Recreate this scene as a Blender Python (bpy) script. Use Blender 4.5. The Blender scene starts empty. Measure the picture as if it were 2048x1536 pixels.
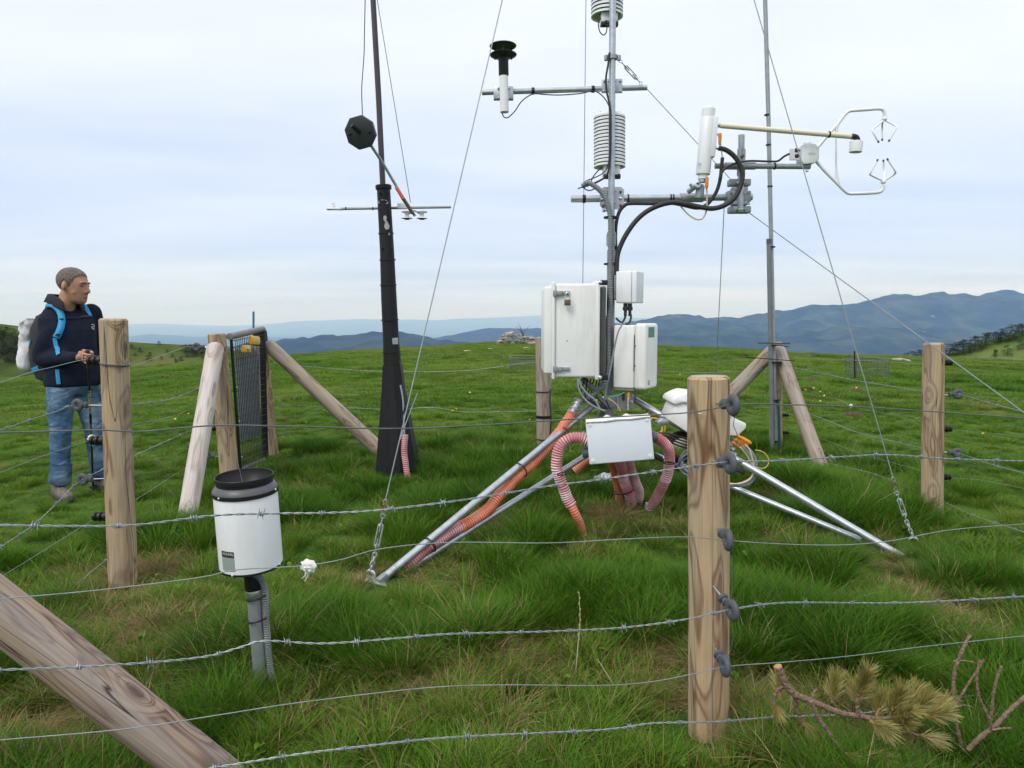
import bpy, bmesh, math, random
import numpy as np
from mathutils import Vector, Matrix, Quaternion, noise as mnoise

SC = bpy.context.scene
COL = SC.collection
rnd = random.Random(7)

# ------------------------------------------------------------------ camera
F = 1450.0                        # focal length in photo pixels (2048 wide)
PITCH = math.atan(123.0 / F)      # horizon stands at row 645
EYE = Vector((0.0, 0.0, 1.25))
cd = bpy.data.cameras.new('camera')
cd.sensor_width = 36.0
cd.lens = 36.0 * F / 2048.0
cd.clip_start = 0.05
cd.clip_end = 160000.0
cam = bpy.data.objects.new('camera', cd)
cam.location = EYE
cam.rotation_euler = (math.pi / 2 - PITCH, 0, 0)
COL.objects.link(cam)
SC.camera = cam

# ------------------------------------------------------------------ world, sun, exposure
SUN_EL, SUN_AZ = math.radians(48), math.radians(215)     # azimuth from +Y, clockwise: behind left of the camera
w = bpy.data.worlds.new('World')
SC.world = w
w.use_nodes = True
nt = w.node_tree
for n in list(nt.nodes):
    nt.nodes.remove(n)
def NN(tree, typ, **kw):
    n = tree.nodes.new(typ)
    for k, v in kw.items():
        if k == 'inp':
            for kk, vv in v.items():
                n.inputs[kk].default_value = vv
        else:
            setattr(n, k, v)
    return n
def ramp(tree, stops, interp='LINEAR'):
    n = tree.nodes.new('ShaderNodeValToRGB')
    cr = n.color_ramp
    cr.interpolation = interp
    while len(cr.elements) > 1:
        cr.elements.remove(cr.elements[0])
    cr.elements[0].position = stops[0][0]
    cr.elements[0].color = tuple(stops[0][1]) + (1,) if len(stops[0][1]) == 3 else stops[0][1]
    for p, c in stops[1:]:
        e = cr.elements.new(p)
        e.color = tuple(c) + (1,) if len(c) == 3 else c
    return n
def s2l(r, g, b):
    f = lambda c: (c / 255 / 12.92) if c / 255 <= 0.04045 else ((c / 255 + 0.055) / 1.055) ** 2.4
    return (f(r), f(g), f(b))
L = nt.links.new
sky = NN(nt, 'ShaderNodeTexSky', sky_type='NISHITA')
sky.sun_disc = False
sky.sun_elevation = SUN_EL
sky.sun_rotation = SUN_AZ
sky.altitude = 1000
tc = NN(nt, 'ShaderNodeTexCoord')
sep = NN(nt, 'ShaderNodeSeparateXYZ')
L(tc.outputs['Generated'], sep.inputs[0])
# overcast sky: brightness by height above the horizon
SKYK = 10.0
stops = [(0.0, s2l(176, 200, 230)), (0.012, s2l(188, 207, 232)), (0.036, s2l(206, 214, 229)), (0.060, s2l(196, 208, 229)),
         (0.10, s2l(191, 205, 231)), (0.20, s2l(205, 215, 236)), (0.31, s2l(221, 227, 242)), (0.45, s2l(229, 233, 245)),
         (0.75, (.98, 1.0, 1.06)), (1.0, (1.12, 1.13, 1.17))]
gr = ramp(nt, stops)
# cloud layer seen in perspective: direction projected on a flat ceiling
zc = NN(nt, 'ShaderNodeMath', operation='ADD', inp={1: 0.07})
L(sep.outputs['Z'], zc.inputs[0])
zm = NN(nt, 'ShaderNodeMath', operation='MAXIMUM', inp={1: 0.03})
L(zc.outputs[0], zm.inputs[0])
dx = NN(nt, 'ShaderNodeMath', operation='DIVIDE'); dy = NN(nt, 'ShaderNodeMath', operation='DIVIDE')
L(sep.outputs['X'], dx.inputs[0]); L(zm.outputs[0], dx.inputs[1])
L(sep.outputs['Y'], dy.inputs[0]); L(zm.outputs[0], dy.inputs[1])
cmb = NN(nt, 'ShaderNodeCombineXYZ')
L(dx.outputs[0], cmb.inputs[0]); L(dy.outputs[0], cmb.inputs[1])
mp = NN(nt, 'ShaderNodeMapping'); mp.inputs['Scale'].default_value = (0.42, 1.05, 1); mp.inputs['Rotation'].default_value = (0, 0, 0.25)
L(cmb.outputs[0], mp.inputs[0])
n1 = NN(nt, 'ShaderNodeTexNoise', inp={'Scale': 0.55, 'Detail': 5.0, 'Roughness': 0.52, 'Distortion': 0.35})
L(mp.outputs[0], n1.inputs['Vector'])
cr1 = ramp(nt, [(0.34, (0.80, 0.84, 0.93)), (0.45, (0.93, 0.945, 0.985)), (0.55, (1.03, 1.02, 1.02)), (0.68, (1.15, 1.11, 1.07))])
L(n1.outputs['Fac'], cr1.inputs[0])
L(sep.outputs['Z'], gr.inputs[0])
mulc = NN(nt, 'ShaderNodeMix', data_type='RGBA', blend_type='MULTIPLY'); mulc.inputs[0].default_value = 1.0
L(gr.outputs[0], mulc.inputs[6]); L(cr1.outputs[0], mulc.inputs[7])
sc10 = NN(nt, 'ShaderNodeVectorMath', operation='SCALE'); sc10.inputs['Scale'].default_value = SKYK
L(mulc.outputs[2], sc10.inputs[0])
mx = NN(nt, 'ShaderNodeMix', data_type='RGBA'); mx.inputs[0].default_value = 0.90
L(sky.outputs[0], mx.inputs[6]); L(sc10.outputs[0], mx.inputs[7])
bg = NN(nt, 'ShaderNodeBackground'); bg.inputs['Strength'].default_value = 0.10
L(mx.outputs[2], bg.inputs['Color'])
wo = NN(nt, 'ShaderNodeOutputWorld'); L(bg.outputs[0], wo.inputs['Surface'])

sd = bpy.data.lights.new('sun', 'SUN')
sd.energy = 1.2
sd.angle = math.radians(25)
sd.color = (1.0, 0.97, 0.92)
sun = bpy.data.objects.new('sun', sd)
d = Vector((math.sin(SUN_AZ) * math.cos(SUN_EL), math.cos(SUN_AZ) * math.cos(SUN_EL), math.sin(SUN_EL)))
sun.rotation_euler = d.to_track_quat('Z', 'Y').to_euler()
sun.location = (0, 0, 30)
COL.objects.link(sun)

vs = SC.view_settings
vs.view_transform = 'Standard'
vs.look = 'None'
vs.exposure = 0.48
vs.gamma = 1.0
vs.use_curve_mapping = False
SC.cycles.max_bounces = 5
SC.cycles.diffuse_bounces = 2
SC.cycles.transparent_max_bounces = 8
SC.cycles.volume_bounces = 2
SC.cycles.use_denoising = True

# ------------------------------------------------------------------ pixel -> ray helpers (photo pixels)
CF = Vector((0, math.cos(PITCH), -math.sin(PITCH)))
CU = Vector((0, math.sin(PITCH), math.cos(PITCH)))
CR = Vector((1, 0, 0))
def ray(px, py):
    return CF + CR * ((px - 1024) / F) + CU * (-(py - 768) / F)
def P(px, py, y):
    d = ray(px, py)
    return EYE + d * (y / d.y)
def PW(px, py, a, b):
    """point of the ray on the vertical plane through a=(x,y) and b=(x,y)"""
    d = ray(px, py)
    n = Vector((b[1] - a[1], -(b[0] - a[0]), 0))
    t = (Vector((a[0], a[1], 0)) - EYE).dot(n) / d.dot(n)
    return EYE + d * t

# ------------------------------------------------------------------ ground height
def vnoise(x, y, s, seed=0.0):
    """smooth value noise on numpy arrays, about -1..1"""
    x = np.asarray(x, float) / s + seed * 17.31
    y = np.asarray(y, float) / s + seed * 9.77
    xi = np.floor(x); yi = np.floor(y)
    fx = x - xi; fy = y - yi
    u = fx * fx * (3 - 2 * fx); v = fy * fy * (3 - 2 * fy)
    def h(a, b):
        t = np.sin(a * 127.1 + b * 311.7 + seed * 74.7) * 43758.5453
        return (t - np.floor(t)) * 2 - 1
    return (h(xi, yi) * (1 - u) + h(xi + 1, yi) * u) * (1 - v) + (h(xi, yi + 1) * (1 - u) + h(xi + 1, yi + 1) * u) * v
GS = [0, 2, 4, 6, 10, 16, 24, 30, 40, 60, 100, 200, 500, 2000, 6000, 90000]
GZ = [-.02, .01, .10, .20, .30, .42, .52, .40, -.4, -3.5, -14, -50, -180, -480, -620, -620]
def gz_smooth(x, y):
    x = np.asarray(x, float); y = np.asarray(y, float)
    s = np.hypot(x * 0.6, y)
    out = 0
    for k in (-.5, 0, .5):
        out = out + np.interp(s * (1 + 0.12 * k), GS, GZ)
    z = out / 3
    ax = np.abs(x)
    lat = np.where(x < 0, .02, .010) * x * x / (1 + ax / 4)
    z = z - np.minimum(lat, 40)
    z = z - .12 * np.exp(-((x + 3.5) ** 2 + (y - 5.4) ** 2) / (2 * 1.69))
    return z
def gz(x, y):
    z = gz_smooth(x, y)
    r = np.hypot(x, y)
    near = np.clip((14 - r) / 8, 0, 1)
    z = z + near * (.030 * vnoise(x, y, .42, 1) + .022 * vnoise(x, y, .21, 2) + .03 * vnoise(x, y, 1.1, 3))
    mid = np.clip((80 - r) / 50, 0, 1)
    z = z + mid * (.045 * vnoise(x, y, 2.3, 4)) * np.clip(r / 8, 0, 1)
    return z
def GZF(x, y):
    return float(gz(x, y))

# ------------------------------------------------------------------ mesh builder
class MB:
    K = 1.0        # size factor of the group being built (drawn sizes were measured for a nearer mast)
    def __init__(s):
        s.v = []; s.f = []; s.uv = []; s.m = []
    def add(s, vs, fs, uv=None, m=0):
        o = len(s.v)
        s.v += [tuple(p) for p in vs]
        s.uv += uv if uv else [(0, 0)] * len(vs)
        s.f += [tuple(i + o for i in f) for f in fs]
        s.m += [m] * len(fs)
        return s
    def tube(s, pts, r, n=8, caps=True, m=0):
        pts = [Vector(p) for p in pts]
        k = len(pts)
        rs = [q * MB.K for q in r] if isinstance(r, (list, tuple)) else [r * MB.K] * k
        t0 = (pts[1] - pts[0]).normalized()
        up = Vector((0, 0, 1)) if abs(t0.z) < .9 else Vector((1, 0, 0))
        nrm = (up - t0 * up.dot(t0)).normalized()
        vs = []; uv = []; ln = 0
        for i in range(k):
            a = pts[max(i - 1, 0)]; b = pts[min(i + 1, k - 1)]
            t = (b - a)
            if t.length < 1e-9: t = t0
            t = t.normalized()
            nrm = nrm - t * nrm.dot(t)
            if nrm.length < 1e-6:
                nrm = t.orthogonal()
            nrm.normalize()
            bn = t.cross(nrm)
            if i: ln += (pts[i] - pts[i - 1]).length
            for j in range(n):
                a_ = 2 * math.pi * j / n
                vs.append(pts[i] + (nrm * math.cos(a_) + bn * math.sin(a_)) * rs[i])
                uv.append((j / n, ln))
        fs = []
        for i in range(k - 1):
            for j in range(n):
                j2 = (j + 1) % n
                fs.append((i * n + j, i * n + j2, (i + 1) * n + j2, (i + 1) * n + j))
        if caps:
            fs.append(tuple(range(n - 1, -1, -1)))
            fs.append(tuple((k - 1) * n + j for j in range(n)))
        return s.add(vs, fs, uv, m)
    def lathe(s, prof, o, ax=(0, 0, 1), n=20, m=0, ref=None, caps=True):
        """prof: (radius, height) pairs along ax from o"""
        ax = Vector(ax).normalized(); o = Vector(o)
        u = (Vector(ref) - ax * Vector(ref).dot(ax)).normalized() if ref else ax.orthogonal().normalized()
        w_ = ax.cross(u)
        vs = []; uv = []; ln = 0
        prof = [(r * MB.K, h * MB.K) for r, h in prof]
        for i, (r, h) in enumerate(prof):
            if i: ln += math.hypot(r - prof[i - 1][0], h - prof[i - 1][1])
            for j in range(n):
                a = 2 * math.pi * j / n
                vs.append(o + ax * h + (u * math.cos(a) + w_ * math.sin(a)) * max(r, 1e-5))
                uv.append((j / n, ln))
        fs = []
        for i in range(len(prof) - 1):
            for j in range(n):
                j2 = (j + 1) % n
                fs.append((i * n + j, i * n + j2, (i + 1) * n + j2, (i + 1) * n + j))
        if caps:
            if prof[0][0] > 1e-4: fs.append(tuple(range(n - 1, -1, -1)))
            if prof[-1][0] > 1e-4: fs.append(tuple((len(prof) - 1) * n + j for j in range(n)))
        return s.add(vs, fs, uv, m)
    def box(s, c, size, R=None, bev=0.0, seg=2, m=0):
        bm = bmesh.new()
        bmesh.ops.create_cube(bm, size=1.0)
        bmesh.ops.scale(bm, vec=Vector(size) * MB.K, verts=bm.verts)
        if bev > 0:
            bmesh.ops.bevel(bm, geom=list(bm.edges), offset=bev * MB.K, segments=seg, affect='EDGES', profile=0.5)
        M = Matrix.Translation(Vector(c)) @ (R.to_4x4() if R is not None else Matrix.Identity(4))
        bm.transform(M)
        bm.verts.index_update()
        s.add([v.co.copy() for v in bm.verts], [[v.index for v in f.verts] for f in bm.faces], None, m)
        bm.free()
        return s
    def prism(s, poly, o, ux, uy, th, bev=0.0, m=0):
        """polygon (2D list) in the plane ux, uy at o, extruded by th along ux x uy (centred)"""
        ux = Vector(ux).normalized(); uy = Vector(uy).normalized(); uz = ux.cross(uy); o = Vector(o); th = th * MB.K; bev = bev * MB.K
        bm = bmesh.new()
        lo = [bm.verts.new(o + ux * a + uy * b - uz * th / 2) for a, b in poly]
        hi = [bm.verts.new(o + ux * a + uy * b + uz * th / 2) for a, b in poly]
        k = len(poly)
        bm.faces.new(lo[::-1]); bm.faces.new(hi)
        for i in range(k):
            bm.faces.new((lo[i], lo[(i + 1) % k], hi[(i + 1) % k], hi[i]))
        bmesh.ops.recalc_face_normals(bm, faces=bm.faces)
        if bev > 0:
            bmesh.ops.bevel(bm, geom=list(bm.edges), offset=bev, segments=2, affect='EDGES', profile=0.5)
        bm.verts.index_update()
        s.add([v.co.copy() for v in bm.verts], [[v.index for v in f.verts] for f in bm.faces], None, m)
        bm.free()
        return s
    def ball(s, c, r, R=None, nu=14, nv=9, m=0):
        r = Vector(r) if not isinstance(r, (int, float)) else Vector((r, r, r))
        c = Vector(c); r = r * MB.K
        vs = [Vector((0, 0, -1))]
        for i in range(1, nv):
            p = math.pi * i / nv - math.pi / 2
            for j in range(nu):
                a = 2 * math.pi * j / nu
                vs.append(Vector((math.cos(p) * math.cos(a), math.cos(p) * math.sin(a), math.sin(p))))
        vs.append(Vector((0, 0, 1)))
        fs = []
        for j in range(nu):
            fs.append((0, 1 + (j + 1) % nu, 1 + j))
            top = len(vs) - 1
            b = 1 + (nv - 2) * nu
            fs.append((top, b + j, b + (j + 1) % nu))
        for i in range(nv - 2):
            for j in range(nu):
                a = 1 + i * nu + j; b = 1 + i * nu + (j + 1) % nu
                fs.append((a, b, b + nu, a + nu))
        out = []
        for v in vs:
            q = Vector((v.x * r.x, v.y * r.y, v.z * r.z))
            if R is not None: q = R @ q
            out.append(c + q)
        return s.add(out, fs, None, m)
    def torus(s, c, ax, R_, r, n=20, k=8, a0=0, a1=2 * math.pi, m=0):
        ax = Vector(ax).normalized(); u = ax.orthogonal().normalized(); w_ = ax.cross(u); c = Vector(c)
        R_ = R_ * MB.K; r = r * MB.K
        full = abs(a1 - a0 - 2 * math.pi) < 1e-6
        cnt = n if full else n + 1
        vs = []; fs = []
        for i in range(cnt):
            a = a0 + (a1 - a0) * i / n
            d_ = u * math.cos(a) + w_ * math.sin(a)
            for j in range(k):
                b = 2 * math.pi * j / k
                vs.append(c + d_ * (R_ + r * math.cos(b)) + ax * r * math.sin(b))
        for i in range(n):
            i2 = (i + 1) % cnt
            for j in range(k):
                fs.append((i * k + j, i2 * k + j, i2 * k + (j + 1) % k, i * k + (j + 1) % k))
        return s.add(vs, fs, None, m)
    def mesh(s, name, off=Vector((0, 0, 0)), smooth=True, ang=40):
        me = bpy.data.meshes.new(name)
        me.from_pydata([(p[0] - off[0], p[1] - off[1], p[2] - off[2]) for p in s.v], [], s.f)
        if any(u != (0, 0) for u in s.uv):
            uvl = me.uv_layers.new(name='UVMap')
            li = np.zeros(len(me.loops), dtype=np.int32)
            me.loops.foreach_get('vertex_index', li)
            uvl.data.foreach_set('uv', np.array(s.uv, dtype=np.float32)[li].ravel())
        if any(s.m):
            me.polygons.foreach_set('material_index', s.m)
        if smooth:
            me.polygons.foreach_set('use_smooth', [True] * len(me.polygons))
            me.set_sharp_from_angle(angle=math.radians(ang))
        me.update()
        return me

def root_off(o):
    off = Vector((0, 0, 0))
    while o is not None:
        off += o.location
        o = o.parent
    return off
def thing(name, label, cat, loc, group=None):
    o = bpy.data.objects.new(name, None)
    o.empty_display_size = 0.05
    o.location = loc
    COL.objects.link(o)
    o['label'] = label; o['category'] = cat
    if group: o['group'] = group
    return o
def part(name, mb, mat, parent, smooth=True, ang=40, label=None):
    """mesh given in world coordinates, linked as a child (part or sub-part)"""
    me = mb.mesh(name, root_off(parent), smooth, ang)
    for mm in (mat if isinstance(mat, (list, tuple)) else [mat]):
        me.materials.append(mm)
    o = bpy.data.objects.new(name, me)
    o.parent = parent
    COL.objects.link(o)
    if label: o['label'] = label
    return o
def solo(name, mb, mat, label, cat, loc=None, group=None, smooth=True, ang=40):
    """a thing that is one mesh"""
    loc = Vector(loc) if loc is not None else Vector(mb.v[0])
    me = mb.mesh(name, loc, smooth, ang)
    for mm in (mat if isinstance(mat, (list, tuple)) else [mat]):
        me.materials.append(mm)
    o = bpy.data.objects.new(name, me)
    o.location = loc
    COL.objects.link(o)
    o['label'] = label; o['category'] = cat
    if group: o['group'] = group
    return o
def struct(name, me, mat, kind='structure'):
    o = bpy.data.objects.new(name, me)
    me.materials.append(mat)
    COL.objects.link(o)
    o['kind'] = kind
    return o
def inst(name, me, parent, M):
    """child sharing mesh data; M in world space (parents carry translation only)"""
    o = bpy.data.objects.new(name, me)
    o.parent = parent
    o.matrix_local = Matrix.Translation(-root_off(parent)) @ M
    COL.objects.link(o)
    return o
def frame(z, x=None):
    """3x3 rotation whose local Z is z (and local X near x)"""
    z = Vector(z).normalized()
    x = Vector(x) if x is not None else z.orthogonal()
    x = (x - z * x.dot(z)).normalized()
    y = z.cross(x)
    return Matrix((x, y, z)).transposed()
def spline(pts, step=None, per=8):
    """Catmull-Rom through points (tuples or Vectors)"""
    p = [Vector(q) for q in pts]
    if len(p) < 3:
        n = per if step is None else max(2, int((p[1] - p[0]).length / step))
        return [p[0].lerp(p[1], i / n) for i in range(n + 1)]
    p = [p[0] * 2 - p[1]] + p + [p[-1] * 2 - p[-2]]
    out = []
    for i in range(1, len(p) - 2):
        a, b, c, d_ = p[i - 1], p[i], p[i + 1], p[i + 2]
        n = per if step is None else max(1, int((c - b).length / step))
        for k in range(n):
            t = k / n
            out.append(0.5 * ((2 * b) + (c - a) * t + (2 * a - 5 * b + 4 * c - d_) * t * t + (3 * b - a - 3 * c + d_) * t ** 3))
    out.append(p[-2])
    return out
def resample(pts, step):
    pts = [Vector(p) for p in pts]
    out = [pts[0]]; acc = 0
    for a, b in zip(pts[:-1], pts[1:]):
        l = (b - a).length
        if l < 1e-9: continue
        t = step - acc
        while t <= l:
            out.append(a.lerp(b, t / l)); t += step
        acc = l - (t - step)
    if (out[-1] - pts[-1]).length > step * .2: out.append(pts[-1])
    return out

# ------------------------------------------------------------------ materials
def newmat(name):
    m = bpy.data.materials.new(name)
    m.use_nodes = True
    t = m.node_tree
    b = t.nodes['Principled BSDF']
    return m, t, b
def pm(name, col, rough=.5, metal=0.0, var=.10, vs=9.0, bump=0.0, bs=60.0, dirt=None, dscale=6.0, damt=.35, spec=.5, coord='Object', streak=None):
    m, t, b = newmat(name)
    l = t.links.new
    tcn = NN(t, 'ShaderNodeTexCoord')
    nz = NN(t, 'ShaderNodeTexNoise', inp={'Scale': vs, 'Detail': 4.0, 'Roughness': .6})
    l(tcn.outputs[coord], nz.inputs['Vector'])
    c = Vector(col)
    rp = ramp(t, [(.3, tuple(c * (1 - var))), (.7, tuple(min(1, q) for q in c * (1 + var)))])
    l(nz.outputs['Fac'], rp.inputs[0])
    outc = rp.outputs[0]
    if dirt:
        n2 = NN(t, 'ShaderNodeTexNoise', inp={'Scale': dscale, 'Detail': 6.0, 'Roughness': .7})
        if streak:
            mps = NN(t, 'ShaderNodeMapping'); mps.inputs['Scale'].default_value = streak
            l(tcn.outputs[coord], mps.inputs[0]); l(mps.outputs[0], n2.inputs['Vector'])
        else:
            l(tcn.outputs[coord], n2.inputs['Vector'])
        r2 = ramp(t, [(.48, (0, 0, 0)), (.75, (damt,) * 3)])
        l(n2.outputs['Fac'], r2.inputs[0])
        mxn = NN(t, 'ShaderNodeMix', data_type='RGBA')
        l(r2.outputs[0], mxn.inputs[0]); l(outc, mxn.inputs[6]); mxn.inputs[7].default_value = tuple(dirt) + (1,)
        outc = mxn.outputs[2]
    l(outc, b.inputs['Base Color'])
    b.inputs['Roughness'].default_value = rough
    b.inputs['Metallic'].default_value = metal
    b.inputs['Specular IOR Level'].default_value = spec
    if bump:
        n3 = NN(t, 'ShaderNodeTexNoise', inp={'Scale': bs, 'Detail': 3.0})
        l(tcn.outputs[coord], n3.inputs['Vector'])
        bp = NN(t, 'ShaderNodeBump', inp={'Strength': bump, 'Distance': .01})
        l(n3.outputs['Fac'], bp.inputs['Height']); l(bp.outputs[0], b.inputs['Normal'])
    return m
def wood(name, light, dark, grey, gamt=.4, seed=0.0, bands=26.0, crack=.5):
    """peeled round timber: contour bands of growth rings, knots, drying cracks; local Z runs along the log"""
    m, t, b = newmat(name)
    l = t.links.new
    tcn = NN(t, 'ShaderNodeTexCoord')
    oi = NN(t, 'ShaderNodeObjectInfo')
    ad = NN(t, 'ShaderNodeVectorMath', operation='ADD')
    cmbn = NN(t, 'ShaderNodeCombineXYZ')
    rs = NN(t, 'ShaderNodeMath', operation='MULTIPLY', inp={1: 7.0}); l(oi.outputs['Random'], rs.inputs[0])
    ra = NN(t, 'ShaderNodeMath', operation='ADD', inp={1: seed}); l(rs.outputs[0], ra.inputs[0])
    l(ra.outputs[0], cmbn.inputs[2])
    l(tcn.outputs['Object'], ad.inputs[0]); l(cmbn.outputs[0], ad.inputs[1])
    mpn = NN(t, 'ShaderNodeMapping'); mpn.inputs['Scale'].default_value = (11, 11, 2.1)
    l(ad.outputs[0], mpn.inputs[0])
    n1_ = NN(t, 'ShaderNodeTexNoise', inp={'Scale': 1.0, 'Detail': 1.5, 'Roughness': .4, 'Distortion': .25})
    l(mpn.outputs[0], n1_.inputs['Vector'])
    # knots: sparse cells bend the contours
    mk = NN(t, 'ShaderNodeMapping'); mk.inputs['Scale'].default_value = (6.5, 6.5, 3.2)
    l(ad.outputs[0], mk.inputs[0])
    vo = NN(t, 'ShaderNodeTexVoronoi', feature='F1', inp={'Scale': 1.0, 'Randomness': 1.0})
    l(mk.outputs[0], vo.inputs['Vector'])
    kn = NN(t, 'ShaderNodeMapRange', inp={1: 0.0, 2: .34, 3: .42, 4: 0.0}); kn.interpolation_type = 'SMOOTHSTEP'
    l(vo.outputs['Distance'], kn.inputs[0])
    sm = NN(t, 'ShaderNodeMath', operation='ADD'); l(n1_.outputs['Fac'], sm.inputs[0]); l(kn.outputs[0], sm.inputs[1])
    ml = NN(t, 'ShaderNodeMath', operation='MULTIPLY', inp={1: bands}); l(sm.outputs[0], ml.inputs[0])
    sn = NN(t, 'ShaderNodeMath', operation='SINE'); l(ml.outputs[0], sn.inputs[0])
    r1 = ramp(t, [(.0, (0, 0, 0)), (.52, (.10,) * 3), (.72, (.8,) * 3), (.86, (1, 1, 1)), (1.0, (.35,) * 3)])
    mrn = NN(t, 'ShaderNodeMapRange', inp={1: -1.0, 2: 1.0, 3: 0.0, 4: 1.0}); l(sn.outputs[0], mrn.inputs[0]); l(mrn.outputs[0], r1.inputs[0])
    # the bands show more in some places than in others
    mb_ = NN(t, 'ShaderNodeMapping'); mb_.inputs['Scale'].default_value = (8, 8, 2.2); mb_.inputs['Location'].default_value = (3, 1, 5)
    l(ad.outputs[0], mb_.inputs[0])
    n5 = NN(t, 'ShaderNodeTexNoise', inp={'Scale': 1.0, 'Detail': 3.0}); l(mb_.outputs[0], n5.inputs['Vector'])
    r5 = ramp(t, [(.32, (.6,) * 3), (.52, (1,) * 3)]); l(n5.outputs['Fac'], r5.inputs[0])
    mm5 = NN(t, 'ShaderNodeMath', operation='MULTIPLY'); l(r1.outputs[0], mm5.inputs[0]); l(r5.outputs[0], mm5.inputs[1])
    c1 = NN(t, 'ShaderNodeMix', data_type='RGBA'); c1.inputs[6].default_value = tuple(light) + (1,); c1.inputs[7].default_value = tuple(dark) + (1,)
    l(mm5.outputs[0], c1.inputs[0])
    # knot heart
    kh = NN(t, 'ShaderNodeMapRange', inp={1: .06, 2: .15, 3: .85, 4: 0.0}); l(vo.outputs['Distance'], kh.inputs[0])
    c2 = NN(t, 'ShaderNodeMix', data_type='RGBA'); c2.inputs[7].default_value = tuple(Vector(dark) * .55) + (1,)
    l(kh.outputs[0], c2.inputs[0]); l(c1.outputs[2], c2.inputs[6])
    # grey weathering, streaked along the grain
    mg = NN(t, 'ShaderNodeMapping'); mg.inputs['Scale'].default_value = (14, 14, 1.1)
    l(ad.outputs[0], mg.inputs[0])
    ng = NN(t, 'ShaderNodeTexNoise', inp={'Scale': 1.0, 'Detail': 5.0, 'Roughness': .6}); l(mg.outputs[0], ng.inputs['Vector'])
    rg = ramp(t, [(.40, (0, 0, 0)), (.66, (gamt,) * 3)]); l(ng.outputs['Fac'], rg.inputs[0])
    c3 = NN(t, 'ShaderNodeMix', data_type='RGBA'); c3.inputs[7].default_value = tuple(grey) + (1,)
    l(rg.outputs[0], c3.inputs[0]); l(c2.outputs[2], c3.inputs[6])
    # fine fibre
    mf = NN(t, 'ShaderNodeMapping'); mf.inputs['Scale'].default_value = (150, 150, 5)
    l(ad.outputs[0], mf.inputs[0])
    nf = NN(t, 'ShaderNodeTexNoise', inp={'Scale': 1.0, 'Detail': 3.0}); l(mf.outputs[0], nf.inputs['Vector'])
    rf = ramp(t, [(.3, (.78,) * 3), (.7, (1.08,) * 3)]); l(nf.outputs['Fac'], rf.inputs[0])
    c4 = NN(t, 'ShaderNodeMix', data_type='RGBA', blend_type='MULTIPLY'); c4.inputs[0].default_value = 1
    l(c3.outputs[2], c4.inputs[6]); l(rf.outputs[0], c4.inputs[7])
    # drying cracks: thin, long, dark
    mc = NN(t, 'ShaderNodeMapping'); mc.inputs['Scale'].default_value = (24, 24, .85); mc.inputs['Location'].default_value = (1.3, 4, 2)
    l(ad.outputs[0], mc.inputs[0])
    nc = NN(t, 'ShaderNodeTexNoise', inp={'Scale': 1.0, 'Detail': 1.0}); l(mc.outputs[0], nc.inputs['Vector'])
    rc = ramp(t, [(.490, (0,) * 3), (.4985, (crack,) * 3), (.5015, (crack,) * 3), (.510, (0,) * 3)]); l(nc.outputs['Fac'], rc.inputs[0])
    c5 = NN(t, 'ShaderNodeMix', data_type='RGBA'); c5.inputs[7].default_value = (.035, .025, .018, 1)
    l(rc.outputs[0], c5.inputs[0]); l(c4.outputs[2], c5.inputs[6])
    l(c5.outputs[2], b.inputs['Base Color'])
    b.inputs['Roughness'].default_value = .78
    b.inputs['Specular IOR Level'].default_value = .25
    hs = NN(t, 'ShaderNodeMath', operation='SUBTRACT'); l(nf.outputs['Fac'], hs.inputs[0]); l(rc.outputs[0], hs.inputs[1])
    bp = NN(t, 'ShaderNodeBump', inp={'Strength': .35, 'Distance': .004}); l(hs.outputs[0], bp.inputs['Height']); l(bp.outputs[0], b.inputs['Normal'])
    return m
def endgrain(name, col, dark):
    m, t, b = newmat(name); l = t.links.new
    tcn = NN(t, 'ShaderNodeTexCoord')
    wv = NN(t, 'ShaderNodeTexWave', wave_type='RINGS', rings_direction='Z', inp={'Scale': 34.0, 'Distortion': 2.5, 'Detail': 2.0})
    mpn = NN(t, 'ShaderNodeMapping'); mpn.inputs['Location'].default_value = (.03, .02, 0)
    l(tcn.outputs['Object'], mpn.inputs[0]); l(mpn.outputs[0], wv.inputs['Vector'])
    rp = ramp(t, [(.2, dark), (.6, col)]); l(wv.outputs['Fac'], rp.inputs[0])
    l(rp.outputs[0], b.inputs['Base Color']); b.inputs['Roughness'].default_value = .85
    return m
M = {}
M['galv'] = pm('galvanised_steel', (.44, .48, .51), .42, .75, .16, 26, dirt=(.30, .31, .30), dscale=14, damt=.4)
M['galv_dull'] = pm('dull_galvanised_steel', (.33, .36, .37), .55, .55, .15, 20, dirt=(.20, .20, .19), dscale=9)
M['wire'] = pm('fence_wire', (.29, .32, .34), .45, .6, .2, 30)
M['wire_dark'] = pm('dark_wire', (.13, .14, .15), .5, .5, .2, 30)
M['steel'] = pm('bright_steel', (.62, .63, .64), .28, .9, .08, 20)
M['brass'] = pm('dark_brass', (.16, .13, .09), .45, .7, .1, 20)
M['rust'] = pm('rusty_steel', (.22, .08, .035), .8, .2, .3, 40)
M['white'] = pm('white_enclosure_plastic', (.80, .80, .78), .42, 0, .03, 5, dirt=(.50, .48, .41), dscale=11, damt=.42, streak=(1, 1, .16))
M['white2'] = pm('white_painted_metal', (.80, .81, .83), .36, 0, .02, 5, dirt=(.54, .53, .49), dscale=14, damt=.35, streak=(1, 1, .2))
M['whitegrey'] = pm('grey_white_lid', (.66, .70, .76), .45, 0, .02, 4, dirt=(.5, .5, .48), dscale=5, damt=.2)
M['cream'] = pm('cream_tube', (.72, .66, .50), .45, 0, .04, 6)
M['black'] = pm('black_plastic', (.013, .013, .015), .42, 0, .2, 12, spec=.35)
M['rubber'] = pm('black_rubber', (.022, .020, .022), .6, 0, .25, 15)
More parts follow.
